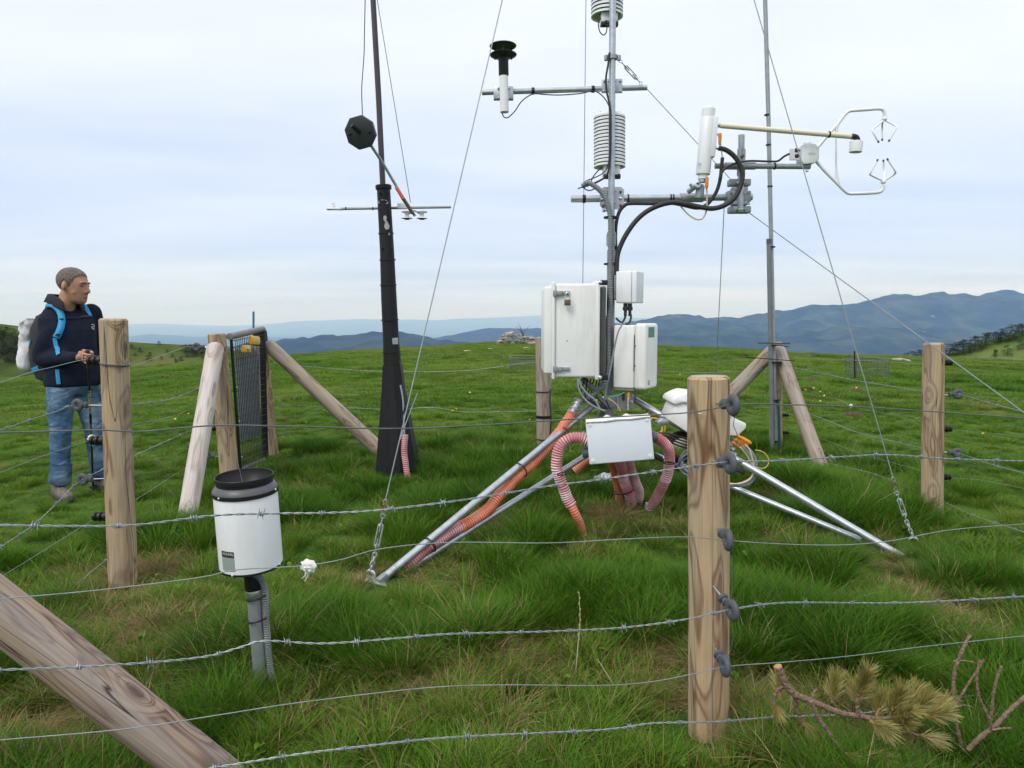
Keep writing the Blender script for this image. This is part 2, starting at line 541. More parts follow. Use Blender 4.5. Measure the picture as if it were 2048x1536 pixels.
M['blackpaint'] = pm('black_painted_steel', (.012, .012, .014), .5, 0, .25, 12, bump=.08, bs=80, spec=.28)
M['grey'] = pm('grey_plastic', (.085, .095, .11), .55, 0, .15, 20, spec=.3)
M['greyhose'] = pm('grey_conduit', (.17, .185, .195), .5, 0, .12, 12)
M['greycable'] = pm('grey_cable', (.24, .28, .32), .5, 0, .1, 12)
M['orange'] = pm('orange_connector', (.75, .25, .015), .45, 0, .08, 20)
M['yellow'] = pm('yellow_cable', (.62, .45, .10), .5, 0, .08, 10)
M['palecable'] = pm('pale_cable', (.55, .47, .33), .5, 0, .08, 10)
M['greenwire'] = pm('green_wire', (.05, .35, .16), .5, 0, .1, 10)
M['green'] = pm('green_hose', (.012, .07, .055), .5, 0, .15, 10)
M['yellowlatch'] = pm('yellow_latch', (.72, .42, .03), .45, 0, .08, 10)
M['blue'] = pm('blue_stick', (.02, .19, .32), .45, 0, .05, 10)
M['sheet'] = pm('galvanised_sheet', (.27, .31, .31), .5, .4, .15, 7, dirt=(.16, .18, .17), dscale=5)
M['rag'] = pm('white_rag', (.72, .70, .66), .9, 0, .08, 40)
M['foil'] = pm('silver_foil', (.75, .75, .76), .3, .85, .1, 25, bump=.6, bs=40)
M['darkgap'] = pm('shield_core', (.20, .21, .26), .6)  # grey-blue tone paints the shade in the gaps between the plates
# ================================================================== SETTING
def GP(px, py, lo=.8, hi=60.0):
    """point where the ray through a photo pixel meets the ground"""
    d_ = ray(px, py)
    prev = lo
    y = lo
    while y < hi:
        p = EYE + d_ * (y / d_.y)
        if p.z <= GZF(p.x, p.y):
            a, b = prev, y
            for _ in range(24):
                c = (a + b) / 2
                q = EYE + d_ * (c / d_.y)
                if q.z <= GZF(q.x, q.y): b = c
                else: a = c
            q = EYE + d_ * (b / d_.y)
            return Vector((q.x, q.y, GZF(q.x, q.y)))
        prev = y
        y *= 1.02
    q = EYE + d_ * (hi / d_.y)
    return Vector((q.x, q.y, GZF(q.x, q.y)))

def grid_mesh(name, X, Y, Z, wrap=False):
    r, c = X.shape
    v = np.stack([X, Y, Z], -1).reshape(-1, 3)
    i = np.arange(r - 1)[:, None]; j = np.arange(c if wrap else c - 1)[None, :]
    j2 = (j + 1) % c
    f = np.stack([i * c + j, i * c + j2, (i + 1) * c + j2, (i + 1) * c + j], -1).reshape(-1, 4)
    me = bpy.data.meshes.new(name)
    me.vertices.add(len(v)); me.vertices.foreach_set('co', v.astype(np.float32).ravel())
    me.loops.add(f.size); me.loops.foreach_set('vertex_index', f.astype(np.int32).ravel())
    me.polygons.add(len(f)); me.polygons.foreach_set('loop_start', np.arange(0, f.size, 4, dtype=np.int32))
    me.polygons.foreach_set('loop_total', np.full(len(f), 4, dtype=np.int32))
    me.polygons.foreach_set('use_smooth', np.ones(len(f), dtype=bool))
    me.update(calc_edges=True)
    return me

# ---- ground: one sheet from the fence out to the valley and the horizon
th_front = np.linspace(-math.radians(56), math.radians(56), 210)
th_back = np.linspace(math.radians(56), 2 * math.pi - math.radians(56), 62)[1:-1]
th = np.concatenate([th_front, th_back])
rr = np.concatenate([[0.02, .2, .4, .6], np.arange(.75, 12, .055), 12 * 1.045 ** np.arange(0, 200)])
rr = rr[rr < 78000]
R_, T_ = np.meshgrid(rr, th, indexing='ij')
X_, Y_ = R_ * np.sin(T_), R_ * np.cos(T_)
gm, gt, gb = newmat('meadow_soil')
l = gt.links.new
g_tc = NN(gt, 'ShaderNodeTexCoord')
g_n = NN(gt, 'ShaderNodeTexNoise', inp={'Scale': 1.3, 'Detail': 8.0, 'Roughness': .62}); l(g_tc.outputs['Object'], g_n.inputs['Vector'])
g_r = ramp(gt, [(.32, (.022, .045, .008)), (.47, (.042, .095, .012)), (.58, (.060, .125, .017)), (.70, (.10, .115, .03)), (.80, (.17, .13, .06))])
l(g_n.outputs['Fac'], g_r.inputs[0])
g_n2 = NN(gt, 'ShaderNodeTexNoise', inp={'Scale': .11, 'Detail': 5.0}); l(g_tc.outputs['Object'], g_n2.inputs['Vector'])
g_r2 = ramp(gt, [(.38, (.8, .85, .8)), (.62, (1.45, 1.2, .9))]); l(g_n2.outputs['Fac'], g_r2.inputs[0])
g_m = NN(gt, 'ShaderNodeMix', data_type='RGBA', blend_type='MULTIPLY'); g_m.inputs[0].default_value = 1
l(g_r.outputs[0], g_m.inputs[6]); l(g_r2.outputs[0], g_m.inputs[7]); l(g_m.outputs[2], gb.inputs['Base Color'])
gb.inputs['Roughness'].default_value = .95; gb.inputs['Specular IOR Level'].default_value = .1
g_n3 = NN(gt, 'ShaderNodeTexNoise', inp={'Scale': 60.0, 'Detail': 4.0}); l(g_tc.outputs['Object'], g_n3.inputs['Vector'])
g_b = NN(gt, 'ShaderNodeBump', inp={'Strength': .6, 'Distance': .02}); l(g_n3.outputs['Fac'], g_b.inputs['Height']); l(g_b.outputs[0], gb.inputs['Normal'])
ground = struct('ground', grid_mesh('ground', X_, Y_, gz(X_, Y_), wrap=True), gm)

# ---- hills and mountains: ridges traced in the photo, each at its own distance, with real slopes
def hillmat(name, c1, c2, c3, scale, rock=None, rs=1.0, rthr=.62):
    m, t, b = newmat(name); l = t.links.new
    tcn = NN(t, 'ShaderNodeTexCoord')
    n = NN(t, 'ShaderNodeTexNoise', inp={'Scale': scale, 'Detail': 9.0, 'Roughness': .62}); l(tcn.outputs['Object'], n.inputs['Vector'])
    r = ramp(t, [(.36, c1), (.5, c2), (.64, c3)]); l(n.outputs['Fac'], r.inputs[0])
    out = r.outputs[0]
    if rock:
        n2 = NN(t, 'ShaderNodeTexNoise', inp={'Scale': rs, 'Detail': 7.0, 'Roughness': .66}); l(tcn.outputs['Object'], n2.inputs['Vector'])
        r2 = ramp(t, [(rthr, (0,) * 3), (rthr + .05, (1,) * 3)]); l(n2.outputs['Fac'], r2.inputs[0])
        mxn = NN(t, 'ShaderNodeMix', data_type='RGBA'); l(r2.outputs[0], mxn.inputs[0]); l(out, mxn.inputs[6]); mxn.inputs[7].default_value = tuple(rock) + (1,)
        out = mxn.outputs[2]
    l(out, b.inputs['Base Color']); b.inputs['Roughness'].default_value = 1; b.inputs['Specular IOR Level'].default_value = 0
    return m
def ridge(name, prof, R, front, back, base, mat, gul, nx=260, ny=60, wob=0.0, seed=1.0, fine=0.0, pf=1.25):
    px = np.linspace(prof[0][0], prof[-1][0], nx)
    py = np.interp(px, [p[0] for p in prof], [p[1] for p in prof])
    k = np.ones(5) / 5
    py = np.convolve(np.pad(py, 2, mode='edge'), k, mode='valid')
    q = np.array([list(P(a, b, 1.0) - EYE) for a, b in zip(px, py)])      # ray at Y = 1
    Rv = R * (1 + wob * vnoise(px, px * 0, 170, seed))
    t = np.concatenate([-np.linspace(1, 0, ny) ** 1.0, np.linspace(0, 1, 14)[1:]])
    Tm, Q = np.meshgrid(t, np.arange(nx), indexing='ij')
    Rm = Rv[Q]
    Y = np.where(Tm < 0, Rm + Tm * front, Rm + Tm * back)
    X = q[Q, 0] * Y
    top = EYE.z + q[Q, 2] * Rm
    s = np.where(Tm < 0, (1 + Tm), (1 - Tm))
    s = s ** pf if pf else s
    Z = base + (top - base) * s
    a = np.abs(Tm)
    g = vnoise(X, Y * .35, gul * 3.5, seed) * .6 + (1 - 2 * np.abs(vnoise(X, Y * .4, gul * 1.6, seed + 1))) * .45 + (1 - 2 * np.abs(vnoise(X, Y * .5, gul * .7, seed + 2))) * .22
    Z = Z + g * (top - base) * .30 * np.clip(a * 4, 0, 1) * np.clip(s * 3, 0, 1)
    if fine:
        Z = Z + fine * vnoise(X, Y, gul * .22, seed + 5) * s
    return struct(name, grid_mesh(name, X, Y, Z), mat)
m_forest = hillmat('far_forest', (.008, .016, .010), (.022, .036, .018), (.060, .075, .034), .0026, (.36, .34, .31), .0030, .665)  # strong albedo contrast also stands in for shading in the gullies
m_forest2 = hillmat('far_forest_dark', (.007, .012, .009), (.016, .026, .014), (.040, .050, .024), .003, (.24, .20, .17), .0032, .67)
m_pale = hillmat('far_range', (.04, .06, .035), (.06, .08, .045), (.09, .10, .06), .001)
RIGHT = [(1000, 700), (1120, 672), (1200, 655), (1283, 641), (1308, 636), (1345, 630), (1374, 629), (1407, 633), (1469, 633), (1531, 627), (1585, 619),
         (1610, 609), (1639, 610), (1680, 611), (1705, 606), (1738, 601), (1771, 590), (1792, 588), (1829, 591), (1879, 585), (1912, 589), (1958, 588),
         (1999, 578), (2016, 578), (2048, 585), (2150, 590), (2300, 600), (2500, 630), (2800, 660)]
ridge('mountain_range', RIGHT, 11000, 5200, 5000, -600, m_forest, 620, 520, 90, .05, 1.0, 34)
# a lower shoulder in front of it
ridge('mountain_shoulder', [(1150, 705), (1230, 690), (1310, 664), (1370, 655), (1440, 656), (1520, 668), (1600, 664), (1690, 656), (1800, 655), (1900, 664), (2000, 672), (2200, 690), (2400, 705)],
      8300, 3000, 2500, -600, m_forest, 420, 380, 70, .05, 3.0, 22)
ridge('dark_ridge', [(380, 712), (450, 694), (521, 684), (553, 680), (595, 677), (622, 674), (650, 670), (668, 672), (696, 671), (719, 668), (742, 664), (769, 665),
                     (797, 665), (824, 667), (856, 674), (879, 680), (934, 683), (1000, 690), (1080, 705)], 7600, 3000, 3000, -600, m_forest2, 420, 340, 60, .05, 5.0, 16)
ridge('middle_ridge', [(780, 700), (850, 680), (900, 670), (934, 663), (976, 656), (1000, 655), (1026, 657), (1090, 657), (1150, 654), (1230, 662), (1330, 680), (1420, 700)],
      14000, 5000, 3000, -600, m_forest2, 620, 240, 50, .04, 6.0, 12)
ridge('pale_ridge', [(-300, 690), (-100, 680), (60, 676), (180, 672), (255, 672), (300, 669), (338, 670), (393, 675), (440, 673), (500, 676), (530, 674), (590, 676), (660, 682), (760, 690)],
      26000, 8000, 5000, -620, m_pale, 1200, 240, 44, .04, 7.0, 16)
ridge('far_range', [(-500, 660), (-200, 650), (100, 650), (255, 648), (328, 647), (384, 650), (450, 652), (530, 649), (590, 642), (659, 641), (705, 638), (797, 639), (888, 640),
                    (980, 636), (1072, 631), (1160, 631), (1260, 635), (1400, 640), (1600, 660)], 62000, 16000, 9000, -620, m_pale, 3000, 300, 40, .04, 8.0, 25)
m_left = hillmat('hill_meadow', (.040, .058, .018), (.075, .105, .026), (.115, .125, .040), .05)
ridge('left_hill', [(-500, 620), (-300, 628), (-120, 640), (0, 647), (41, 652), (120, 663), (190, 675), (254, 684), (323, 687), (410, 692), (480, 700), (560, 712), (660, 730)],
      190, 120, 120, -44, m_left, 26, 220, 70, .03, 9.0, .25, 1.0)
m_right = hillmat('pine_slope_meadow', (.045, .085, .020), (.08, .135, .028), (.13, .16, .045), .06)
RH = [(1640, 742), (1740, 727), (1809, 717), (1854, 712), (1900, 706), (1966, 686), (2048, 661), (2150, 628), (2300, 590), (2500, 560), (2800, 540)]
ridge('right_hill', RH, 170, 110, 120, -40, m_right, 22, 200, 70, .02, 10.0, .25, 1.0)

# ---- pine trees and shrubs on the two hills
lm, ltt, lb = newmat('pine_needles_far')
l = ltt.links.new
o_i = NN(ltt, 'ShaderNodeObjectInfo')
o_g = NN(ltt, 'ShaderNodeNewGeometry')
l_r = ramp(ltt, [(0, (.014, .026, .012)), (.5, (.024, .042, .016)), (1, (.042, .062, .022))])
l(o_g.outputs['Random Per Island'], l_r.inputs[0]); l(l_r.outputs[0], lb.inputs['Base Color'])
lb.inputs['Roughness'].default_value = .8; lb.inputs['Specular IOR Level'].default_value = .15
M['needles_far'] = lm
M['bark'] = pm('pine_bark', (.11, .075, .05), .9, 0, .3, 20)
def tree_meshes(seed, h, wide, low=.18):
    r = random.Random(seed)
    tr = MB()
    tr.tube([(0, 0, -.3), (r.uniform(-.06, .06), 0, h * .4), (r.uniform(-.1, .1), r.uniform(-.1, .1), h * .86)], [h * .030, h * .022, h * .006], 6)
    crown = MB()
    for k in range(9):                      # limbs
        z = h * r.uniform(low, .85); a = r.uniform(0, 6.28); ln = wide * r.uniform(.5, .9) * (1.15 - z / h)
        tr.tube([(0, 0, z), (math.cos(a) * ln * .6, math.sin(a) * ln * .6, z + ln * .2), (math.cos(a) * ln, math.sin(a) * ln, z + ln * .45)], [h * .010, h * .006, h * .002], 4, caps=False)
    clumps = []
    for k in range(34):
        z = r.uniform(low, 1.0)
        rad = wide * (1.08 - z) ** .6 * (.62 if z > .3 else .8)
        a = r.uniform(0, 6.28); q = rad * math.sqrt(r.uniform(.05, 1))
        clumps.append((math.cos(a) * q, math.sin(a) * q, z * h, wide * r.uniform(.16, .34)))
    clumps.append((0, 0, h * .97, wide * .18))
    for (cx, cy, cz, cr) in clumps:
        for j in range(34):
            d_ = Vector((r.gauss(0, 1), r.gauss(0, 1), r.gauss(0, .75))).normalized() * cr * r.uniform(.35, 1.05)
            p = Vector((cx, cy, cz)) + d_
            ax = Vector((r.gauss(0, 1), r.gauss(0, 1), r.gauss(.4, 1))).normalized()
            s1 = h * r.uniform(.03, .06); u = ax.orthogonal().normalized() * s1 * .45
            crown.add([p - u, p + ax * s1 * .4 + u * .6, p + ax * s1 * 1.2, p + u], [(0, 1, 2, 3)])
    return tr.mesh('trunk'), crown.mesh('crown', smooth=False)
TM = []
for k in range(5):
    a_, b_ = tree_meshes(100 + k, 1.0, .42 + .05 * (k % 3), .05 + .03 * (k % 2))
    a_.materials.append(M['bark']); b_.materials.append(M['needles_far'])
    TM.append((a_, b_))
def plant_tree(name, label, cat, loc, h, wsc, k, group):
    t = thing(name, label, cat, loc, group)
    for nm, me in zip(('trunk', 'crown'), TM[k % 5]):
        o = bpy.data.objects.new(nm, me); o.parent = t
        o.scale = (h * wsc, h * wsc, h); o.rotation_euler = (0, 0, rnd.uniform(0, 6.28))
        COL.objects.link(o)
    return t
dg = bpy.context.evaluated_depsgraph_get()
dg.update()
def on_hill(obj, px, py):
    ob = bpy.data.objects[obj]
    d_ = ray(px, py).normalized()
    ok, loc, nrm, idx = ob.ray_cast(EYE, d_)
    return loc if ok else None
# dark pine belt along the crest of the right hill; singles lower down
crest = [(1800, 722, 15, 1.5), (1812, 719, 17, 1.5), (1826, 717, 18, 1.4), (1840, 716, 20, 1.4), (1852, 714, 20, 1.3), (1866, 713, 20, 1.3), (1884, 711, 22, 1.3),
         (1900, 708, 24, 1.35), (1915, 706, 26, 1.3), (1928, 703, 27, 1.3), (1940, 700, 24, 1.3), (1950, 697, 28, 1.2), (1962, 693, 24, 1.2), (1974, 688, 26, 1.25),
         (1988, 684, 24, 1.2), (2001, 680, 26, 1.2), (2016, 678, 28, 1.25), (2030, 676, 30, 1.2), (2043, 668, 24, 1.2)]
words = ['lowest', 'second', 'third', 'fourth', 'fifth', 'sixth', 'seventh', 'eighth', 'ninth', 'tenth', 'eleventh', 'twelfth', 'thirteenth', 'fourteenth',
         'fifteenth', 'sixteenth', 'seventeenth', 'eighteenth', 'last']
for i, (px, py, hp, ws) in enumerate(crest):
    q = on_hill('right_hill', px, py + 4) or on_hill('right_hill', px, py + 9)
    if q is None: continue
    plant_tree('pine_tree', 'dark small pine on the crest of the right hill, %s counting uphill from the left' % words[i], 'tree', q, hp * 1.0 / F * q.y, ws * 1.75, i, 'pines along the crest of the right hill')
lows = [(2014, 712, 17, 'dark round pine below the crest, standing alone on the right slope'), (1990, 718, 14, 'small dark pine on the bare slope left of the lone round pine'),
        (1922, 741, 13, 'low dark bush at the foot of the right slope near the tall post'), (2022, 741, 11, 'low dark bush at the foot of the right slope by the frame edge'),
        (1968, 733, 7, 'tiny bush in the middle of the right slope'), (2040, 700, 15, 'small pine at the frame edge halfway up the right slope')]
for i, (px, py, hp, lab) in enumerate(lows):
    q = on_hill('right_hill', px, py)
    if q is not None: plant_tree('pine_tree', lab, 'tree', q, hp * 1.3 / F * q.y, 1.6, i + 2, 'single bushes on the right slope')
sh = [(264, 697, 7), (258, 722, 6), (296, 722, 8), (322, 720, 6), (280, 704, 6), (372, 703, 11), (383, 706, 13), (395, 709, 15), (388, 714, 13), (372, 713, 9), (345, 715, 6),
      (362, 722, 7), (410, 704, 8), (318, 690, 6), (300, 712, 6), (335, 705, 5), (405, 716, 9), (270, 711, 5), (352, 726, 6), (425, 712, 7)]
for i, (px, py, hp) in enumerate(sh):
    q = on_hill('left_hill', px, py)
    if q is not None: plant_tree('shrub', 'small dark shrub dotted on the far left hillside between the big post and the gate', 'shrub', q, hp * 1.3 / F * q.y, 2.4, i, 'shrubs on the left hillside')
lt = [(2, 676, 14), (14, 672, 12), (26, 678, 14), (8, 690, 18), (22, 694, 18), (36, 688, 14), (4, 706, 20), (18, 710, 20), (32, 706, 18), (44, 702, 16), (10, 724, 22), (26, 726, 20), (42, 720, 20), (56, 714, 18), (-8, 700, 20), (-10, 720, 20)]
for i, (px, py, hp) in enumerate(lt):
    q = on_hill('left_hill', px, py)
    if q is not None: plant_tree('oak_shrub', 'dark bush in the thicket on the slope behind the hiker', 'shrub', q, hp * 1.5 / F * q.y, 1.9, i, 'thicket behind the hiker')

# ---- grass
gmat, t, b = newmat('grass_blades')
l = t.links.new
uvn = NN(t, 'ShaderNodeUVMap')
sp = NN(t, 'ShaderNodeSeparateXYZ'); l(uvn.outputs[0], sp.inputs[0])
a_dry = NN(t, 'ShaderNodeAttribute', attribute_type='INSTANCER', attribute_name='dry')
a_hue = NN(t, 'ShaderNodeAttribute', attribute_type='INSTANCER', attribute_name='hue')
h1 = NN(t, 'ShaderNodeMath', operation='MULTIPLY', inp={1: 17.37}); l(sp.outputs[0], h1.inputs[0])
h2 = NN(t, 'ShaderNodeMath', operation='FRACT'); l(h1.outputs[0], h2.inputs[0])
gr1 = ramp(t, [(0, (.038, .106, .007)), (.35, (.066, .166, .010)), (.7, (.110, .228, .016)), (1, (.17, .265, .030))])
h3 = NN(t, 'ShaderNodeMath', operation='MULTIPLY_ADD', inp={1: .55}); l(h2.outputs[0], h3.inputs[0]); l(a_hue.outputs['Fac'], h3.inputs[2])
l(h3.outputs[0], gr1.inputs[0])
# straw blades
ss = NN(t, 'ShaderNodeMath', operation='LESS_THAN'); l(sp.outputs[0], ss.inputs[0]); l(a_dry.outputs['Fac'], ss.inputs[1])
str1 = ramp(t, [(0, (.16, .095, .038)), (.5, (.32, .225, .10)), (1, (.46, .36, .18))]); l(h2.outputs[0], str1.inputs[0])
mixg = NN(t, 'ShaderNodeMix', data_type='RGBA'); l(ss.outputs[0], mixg.inputs[0]); l(gr1.outputs[0], mixg.inputs[6]); l(str1.outputs[0], mixg.inputs[7])
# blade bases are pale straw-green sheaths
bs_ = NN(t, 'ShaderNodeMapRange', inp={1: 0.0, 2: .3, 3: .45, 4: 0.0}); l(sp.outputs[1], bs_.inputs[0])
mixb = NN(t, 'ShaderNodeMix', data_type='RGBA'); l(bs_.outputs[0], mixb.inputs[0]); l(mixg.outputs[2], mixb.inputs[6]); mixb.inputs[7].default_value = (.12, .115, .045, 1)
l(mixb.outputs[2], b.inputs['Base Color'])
b.inputs['Roughness'].default_value = .5; b.inputs['Specular IOR Level'].default_value = .12
tr_ = NN(t, 'ShaderNodeBsdfTranslucent'); l(mixb.outputs[2], tr_.inputs['Color'])
ms = NN(t, 'ShaderNodeMixShader'); ms.inputs[0].default_value = .32
l(b.outputs[0], ms.inputs[1]); l(tr_.outputs[0], ms.inputs[2])
l(ms.outputs[0], t.nodes['Material Output'].inputs['Surface'])

def tuft(name, seed, n, rad, hmin, hmax, lean, droop, width, segs=3, flat=0.0):
    r = np.random.RandomState(seed)
    a = r.uniform(0, 2 * np.pi, n); q = rad * np.sqrt(r.uniform(0, 1, n))
    bx, by = q * np.cos(a), q * np.sin(a)
    hgt = r.uniform(hmin, hmax, n) * (1 - .35 * (q / rad) ** 2)
    la = a + r.normal(0, .9, n)
    ln = (lean * (.25 + q / rad) + r.normal(0, .12, n)) * hgt
    dr = droop * r.uniform(.4, 1.3, n) * hgt
    wdt = width * r.uniform(.6, 1.3, n)
    wa = la + np.pi / 2 + r.normal(0, .5, n)
    u = r.uniform(0, 1, n)
    V = []; UV = []; Fc = []
    rows = segs + 1
    ts = np.linspace(0, 1, rows)
    per = segs * 2 + 1
    co = np.zeros((n, per, 3)); uv = np.zeros((n, per, 2))
    for i, tt in enumerate(ts):
        cx = bx + np.cos(la) * (ln * tt + dr * tt ** 2.2)
        cy = by + np.sin(la) * (ln * tt + dr * tt ** 2.2)
        cz = hgt * (tt - .45 * droop * tt ** 2.4) * (1 - flat) - .012
        ww = wdt * (1 - tt) ** .6 * .5
        if i < segs:
            co[:, 2 * i] = np.stack([cx - np.cos(wa) * ww, cy - np.sin(wa) * ww, cz], -1)
            co[:, 2 * i + 1] = np.stack([cx + np.cos(wa) * ww, cy + np.sin(wa) * ww, cz], -1)
            uv[:, 2 * i] = uv[:, 2 * i + 1] = np.stack([u, np.full(n, tt)], -1)
        else:
            co[:, per - 1] = np.stack([cx, cy, cz], -1); uv[:, per - 1] = np.stack([u, np.full(n, tt)], -1)
    faces = []
    for k in range(n):
        o = k * per
        for i in range(segs - 1):
            faces.append((o + 2 * i, o + 2 * i + 1, o + 2 * i + 3, o + 2 * i + 2))
        faces.append((o + per - 3, o + per - 2, o + per - 1))
    me = bpy.data.meshes.new(name)
    me.from_pydata(co.reshape(-1, 3).tolist(), [], faces)
    ul = me.uv_layers.new(name='UVMap')
    li = np.zeros(len(me.loops), dtype=np.int32); me.loops.foreach_get('vertex_index', li)
    ul.data.foreach_set('uv', uv.reshape(-1, 2)[li].astype(np.float32).ravel())
    me.polygons.foreach_set('use_smooth', [True] * len(me.polygons))
    me.materials.append(gmat)
    return bpy.data.objects.new(name, me)
pc = bpy.data.collections.new('grass_tufts')          # prototypes only, never linked to the scene
protos = []
for k in range(4): protos.append(tuft('a%d' % k, 10 + k, 150, .085, .06, .15, .55, .45, .0042))       # 0-3 meadow tufts
for k in range(3): protos.append(tuft('b%d' % k, 20 + k, 230, .070, .13, .23, .42, .42, .0036))       # 4-6 tall fine tussocks
for k in range(3): protos.append(tuft('c%d' % k, 30 + k, 150, .085, .09, .17, 1.0, 1.25, .0028))      # 7-9 drooping straw
for k in range(3): protos.append(tuft('d%d' % k, 40 + k, 170, .20, .035, .075, .5, .5, .0055, 2))     # 10-12 short turf, far
for k in range(2): protos.append(tuft('e%d' % k, 50 + k, 150, .12, .09, .15, .6, .6, .0050, 2))       # 13-14 far clump
for k in range(2): protos.append(tuft('f%d' % k, 60 + k, 12, .09, .18, .32, .45, .4, .0042, 4))       # 15-16 long single stalks
for k in range(2): protos.append(tuft('g%d' % k, 70 + k, 150, .09, .03, .07, .7, .7, .0032))          # 17-18 short turf, near
def rosette(name, seed):
    """small broad-leaved weed"""
    r = random.Random(seed); mb = MB()
    for k in range(11):
        a_ = k * 2.4 + r.uniform(-.3, .3); ln = r.uniform(.03, .06); w_ = ln * .24; el = r.uniform(.35, 1.0)
        d_ = Vector((math.cos(a_), math.sin(a_), 0)); s_ = Vector((-d_.y, d_.x, 0)); pts_ = []
        for t_, wf in ((0, .15), (.35, .8), (.65, 1.0), (1.0, .0)):
            c = d_ * ln * t_ * math.cos(el) + Vector((0, 0, ln * (t_ * math.sin(el) - .35 * t_ * t_) + .01 + .02 * (k % 3)))
            pts_ += [c - s_ * w_ * wf, c + s_ * w_ * wf]
        u = r.random() * .5 + .45
        mb.add(pts_, [(0, 1, 3, 2), (2, 3, 5, 4), (4, 5, 7, 6)], [(u, .5)] * 8)
    me = mb.mesh(name); me.materials.append(gmat)
    return bpy.data.objects.new(name, me)
for k in range(2): protos.append(rosette('h%d' % k, 80 + k))                                          # 19-20 broad-leaved weeds
for o in protos: pc.objects.link(o)
pts = []; att = []       # x y z | kind scale rot dry hue tilt
rs = np.random.RandomState(3)
# dry spots of the photo: (pixel, radius m, amount)
DRY = [(730, 1165, .16, 1.0), (915, 1150, .16, 1.0), (850, 1160, .12, .8), (1280, 960, .14, .5), (1210, 1035, .17, .7), (1030, 1050, .15, .75), (300, 1145, .22, .8), (225, 1200, .18, .8),
       (200, 1260, .2, .7), (290, 1270, .2, .7), (500, 1330, .13, .9), (1790, 1130, .16, 1.0), (1780, 1165, .18, .8), (1580, 1100, .15, .8), (1575, 1000, .13, .8), (1330, 1040, .15, .7),
       (1180, 1120, .1, .8), (600, 990, .12, .7), (1960, 1290, .16, .55), (1900, 1240, .2, .5), (1340, 1350, .2, .5), (1100, 1330, .13, .6), (1000, 1300, .12, .6), (1480, 1420, .22, .75), (1530, 1480, .22, .5),
       (60, 1480, .15, .5), (620, 1420, .15, .45), (380, 1040, .1, .9), (30, 1400, .14, .4), (1750, 1480, .25, .6), (150, 1145, .09, .9), (1000, 1470, .15, .4), (830, 1385, .2, .45)]
DP = [(GP(a, b_), c, d_) for a, b_, c, d_ in DRY]
def dryness(x, y):
    v = np.clip(vnoise(x, y, .55, 11) * .55 + vnoise(x, y, .23, 12) * .45 - .42, 0, 1) * 1.0
    for p, r_, a_ in DP:
        v = np.maximum(v, a_ * np.exp(-((x - p.x) ** 2 + ((y - p.y) * .8) ** 2) / (r_ * r_)))
    return np.clip(v, 0, 1)
def scatter(y0, y1, dens, margin, fn):
    half = .74 * y1 + margin
    n = int(dens * (y1 - y0) * 2 * half)
    x = rs.uniform(-half, half, n); y = rs.uniform(y0, y1, n)
    k = np.abs(x) < .74 * y + margin
    x, y = x[k], y[k]
    z = gz(x, y)
    fn(x, y, z)
TRAMP = [(GP(a, b_), r_) for a, b_, r_ in ((1790, 1120, .30), (1720, 1085, .16), (772, 1160, .20), (738, 1185, .13), (1828, 1110, .16), (1166, 1075, .12), (1265, 1015, .10), (1300, 1035, .12), (525, 1368, .07), (812, 950, .15), (130, 985, .22), (195, 975, .2), (1712, 1495, .16), (860, 1120, .12), (1417, 1500, .16), (1417, 1470, .10))]
def near_fn(x, y, z):
    n = len(x)
    tramp = np.zeros(n)
    for q, r_ in TRAMP: tramp = np.maximum(tramp, np.exp(-((x - q.x) ** 2 + (y - q.y) ** 2) / (r_ * r_)))
    cl = vnoise(x, y, .38, 21) * .6 + vnoise(x, y, .19, 22) * .4          # tussock pattern
    dr = dryness(x, y)
    long_zone = np.clip((7.2 - y) / 1.6, 0, 1) * np.clip((x + 2.9) / .6, 0, 1) * np.clip((3.4 - x) / .8, 0, 1)   # fenced plot is not grazed
    u = rs.uniform(0, 1, n)
    kind = rs.randint(0, 4, n)
    tall = (cl > .16) & (long_zone > .35)
    kind = np.where(tall, rs.randint(4, 7, n), kind)
    short = (long_zone < .35) & (u > .25)
    kind = np.where(short, rs.randint(17, 19, n), kind)
    low = (cl < -.38) & (~short)
    kind = np.where(low & (u > .45), rs.randint(17, 19, n), kind)
    straw = (u < dr * .88) & (dr > .25)
    kind = np.where(straw, rs.randint(7, 10, n), kind)
    stalk = rs.uniform(0, 1, n) <   .05 * long_zone
    kind = np.where(stalk, rs.randint(15, 17, n), kind)
    scl = rs.uniform(.75, 1.25, n) * (.85 + .28 * cl) * (.72 + .28 * long_zone)
    scl = np.where(straw, scl * .85, scl) * (1 - .62 * tramp)
    weed = (rs.uniform(0, 1, n) < .035) & (~tall) & (~straw)
    kind = np.where(weed, rs.randint(19, 21, n), kind)
    hue = np.clip(.22 + .22 * vnoise(x, y, 1.1, 31) + .20 * vnoise(x, y, .35, 32) + rs.normal(0, .08, n) + .22 * (1 - long_zone) - .12 * tall + .08 * (cl < -.1) + .25 * stalk, 0, .7)
    dd = np.clip(dr * .6 + .03 + .06 * (cl < -.2), 0, .9)
    dd = np.where(straw, .92, dd); dd = np.where(stalk, .45, dd)
    dd = np.where(tall, dd * .55, dd)
    for i in range(n):
        pts.append((x[i], y[i], z[i]))
    att.append(np.stack([kind, scl, rs.uniform(0, 6.28, n), dd, hue, rs.normal(0, .10, n), rs.normal(0, .10, n)], -1))
